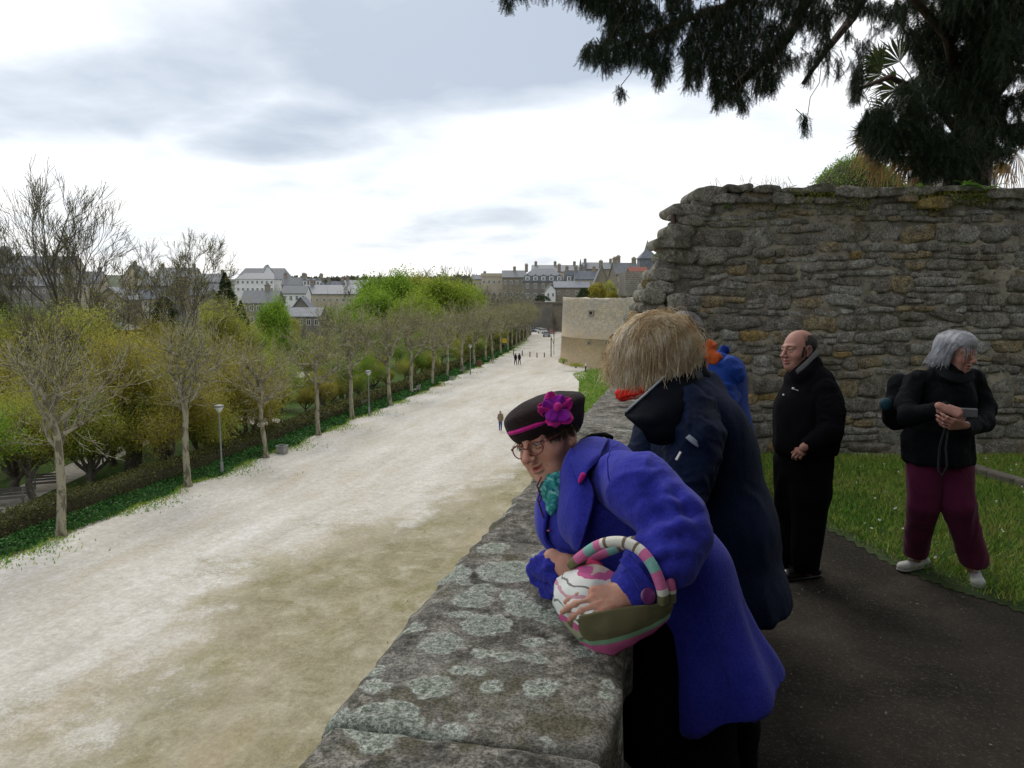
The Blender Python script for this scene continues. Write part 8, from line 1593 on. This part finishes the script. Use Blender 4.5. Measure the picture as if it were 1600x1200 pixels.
p = G(800, 549, ZP) + (0, 0, 1.7); t = empty('yellow_sign', (p[0] - 1.5, p[1], ZP), 'small yellow board among the far plane trees', 'sign'); ob('board', MB().box(-.55, .55, 0, .06, 1.7, 2.6).mesh('board'), mat('yellow_paint', (.55, .40, .02), (.65, .48, .04)), t, world=False); ob('sign_post', MB().box(-.05, .05, .062, .14, -.3, 2.8).mesh('sign_post'), M_post, t, world=False)
# low rail along the hedge at the far trees
# low fallen dog-like brown thing by the bench is a heap of leaves
V, F = leafq(G(676, 603, ZP) + np.random.default_rng(1).normal(0, 1, (260, 3)) * (.5, .35, .06) + (0, 0, .08), .16, np.random.default_rng(2), .8); tag(ob('leaf_heap', npmesh('leaf_heap', V, F), M_palmd), 'small heap of orange-brown leaves beside the nearest bench', 'leaves', kind='stuff')
# ---- cars
def paint(name, c, r_=.25):
    m = NT(name).fin(c, r_, .6); m.node_tree.nodes['Principled BSDF'].inputs['Coat Weight'].default_value = .6; return m
CP = {'silver': paint('silver_paint', (.42, .44, .46)), 'white': paint('white_paint', (.72, .72, .71)), 'blue': paint('dark_blue_paint', (.02, .04, .12)), 'red': paint('red_paint', (.30, .015, .02)), 'grey': paint('blue_grey_paint', (.16, .19, .24)), 'black': paint('black_paint', (.012, .012, .014))}
M_tyre = mat('tyre_rubber', (.012, .012, .012), (.02, .02, .02)); M_rim = mat('wheel_rim', (.3, .3, .31), (.4, .4, .4), 9, .35, metal=.7); M_cg = NT('car_glass').fin((.02, .028, .032), .08, .7); M_hl = mat('headlight_glass', (.6, .62, .65), (.7, .7, .72), 9, .15, spec=.7); M_tl = mat('tail_light', (.35, .01, .01), (.45, .02, .02), 9, .2, spec=.6)
def car_parts():
    prof = [(-2.05, .35), (-2.1, .62), (-2.0, .86), (-1.15, .95), (1.45, 1.0), (1.98, .93), (2.08, .65), (2.03, .35)]   # lower body, y = length
    sec = [(-1.0, 1.0), (1.0, 1.0)]
    V = []; F = []; xs = [-.84, -.80, -.5, .5, .80, .84]; sc = [.93, .985, 1, 1, .985, .93]
    for x, k in zip(xs, sc):
        for (y, z) in prof: V.append((x, y * k, .35 + (z - .35) * (k if z > .5 else 1)))
    n_ = len(prof)
    for i in range(5):
        for j in range(n_): F.append((i * n_ + j, i * n_ + (j + 1) % n_, (i + 1) * n_ + (j + 1) % n_, (i + 1) * n_ + j))
    F += [tuple(range(n_)), tuple(range(5 * n_, 6 * n_))]
    b_ = MB().add(V, F); b_.add([(-.74, -.62, 1.46), (.74, -.62 + .0, 1.46), (.74, 1.05, 1.44), (-.74, 1.05, 1.44), (-.68, -.45, 1.50), (.68, -.45, 1.50), (.68, .9, 1.49), (-.68, .9, 1.49)], [(0, 3, 2, 1), (4, 5, 6, 7), (0, 1, 5, 4), (1, 2, 6, 5), (2, 3, 7, 6), (3, 0, 4, 7)])
    for (x, y0, y1) in ((-.79, -1.15, -.60), (.79, -1.15, -.60), (-.79, 1.6, 1.03), (.79, 1.6, 1.03)): b_.tube([(x, y0, .93), (x * .935, y1, 1.46)], .035, 5)
    for x in (-.79, .79): b_.tube([(x * 1.0, .25, .95), (x * .935, .25, 1.46)], .035, 5)
    body = b_.mesh('body', bevel=0)
    g = MB().add([(-.79, -1.15, .94), (.79, -1.15, .94), (.79, 1.6, .97), (-.79, 1.6, .97), (-.735, -.62, 1.455), (.735, -.62, 1.455), (.735, 1.04, 1.435), (-.735, 1.04, 1.435)], [(0, 1, 5, 4), (1, 2, 6, 5), (2, 3, 7, 6), (3, 0, 4, 7), (4, 5, 6, 7), (0, 3, 2, 1)]).mesh('windows')
    tyre = MB().lathe([(.20, -.10), (.30, -.10), (.32, -.05), (.32, .05), (.30, .10), (.20, .10)], k=18).mesh('tyre'); rim = MB().lathe([(.205, -.09), (.19, .04), (.05, .075)], k=10).mesh('rim'); hl = MB().box(-.17, .17, -.03, .03, -.07, .07).mesh('headlight', bevel=.01); pl = MB().box(-.26, .26, -.01, .01, -.055, .055).mesh('number_plate')
    return body, g, tyre, rim, hl, pl
CB = car_parts()
for me, m in zip(CB[1:], (M_cg, M_tyre, M_rim, M_hl, M_wht)): me.materials.append(m)
CBT = CB[4].copy(); CBT.materials.clear(); CBT.materials.append(M_tl); CB[0].materials.append(CP['grey'])
def car(p, rz, col, lab, group, sc=1.0):
    t = empty('parked_car', p, lab, 'car', group, rz); t.scale = (sc, sc, sc)
    def a(nm, me, loc=(0, 0, 0), rot=(0, 0, 0), par=None): o = bpy.data.objects.new(nm, me); COL.objects.link(o); o.parent = par or t; o.location = loc; o.rotation_euler = rot; return o
    b_ = a('body', CB[0]); b_.material_slots[0].link = 'OBJECT'; b_.material_slots[0].material = CP[col]; a('windows', CB[1])
    for x in (-.76, .76):
        for y in (-1.3, 1.25):
            w_ = a('wheel', CB[2], (x, y, .32), (0, R(90) if x > 0 else R(-90), 0)); a('rim', CB[3], par=w_)
    for x in (-.6, .6): a('headlight', CB[4], (x, -2.03, .72)); a('tail_light', CBT, (x, 2.0, .80))
    a('number_plate', CB[5], (0, -2.12, .5)); a('number_plate', CB[5], (0, 2.09, .55)); return t
gc = 'cars parked at the far end of the promenade'
for i, (x, y, c, rz, lab) in enumerate(((826, 517, 'red', .5, 'dark red car at the left end of the far row of cars'), (830, 518, 'blue', .3, 'dark blue car at the left of the far row of cars'), (836, 516.5, 'silver', .8, 'silver car just right of the dark blue one'), (843, 519, 'white', .6, 'white car in the middle of the far row'), (849, 517, 'silver', .8, 'silver car behind the white one'), (854, 526, 'grey', .05, 'blue-grey car nearest the bastion, seen head on'), (860, 521, 'red', .4, 'red car at the right end of the far row'), (848, 521, 'white', .7, 'white car just right of the middle of the far row'))): car(G(x, y, ZP), rz, c, lab, gc)
gp = 'cars parked beside the park'
for i, (x, y, c, lab) in enumerate(((478, 556, 'white', 'white car on the small parking lane above the park lawn'), (457, 568, 'silver', 'pale silver car left of the white one beside the park'), (486, 552, 'black', 'dark car right of the white one beside the park'), (470, 562, 'grey', 'grey car between the silver and the white one'), (436, 573, 'white', 'white car at the left of the parking lane'))): p = foot(x, y); car(p, 1.2 + i * .2, c, lab, gp)
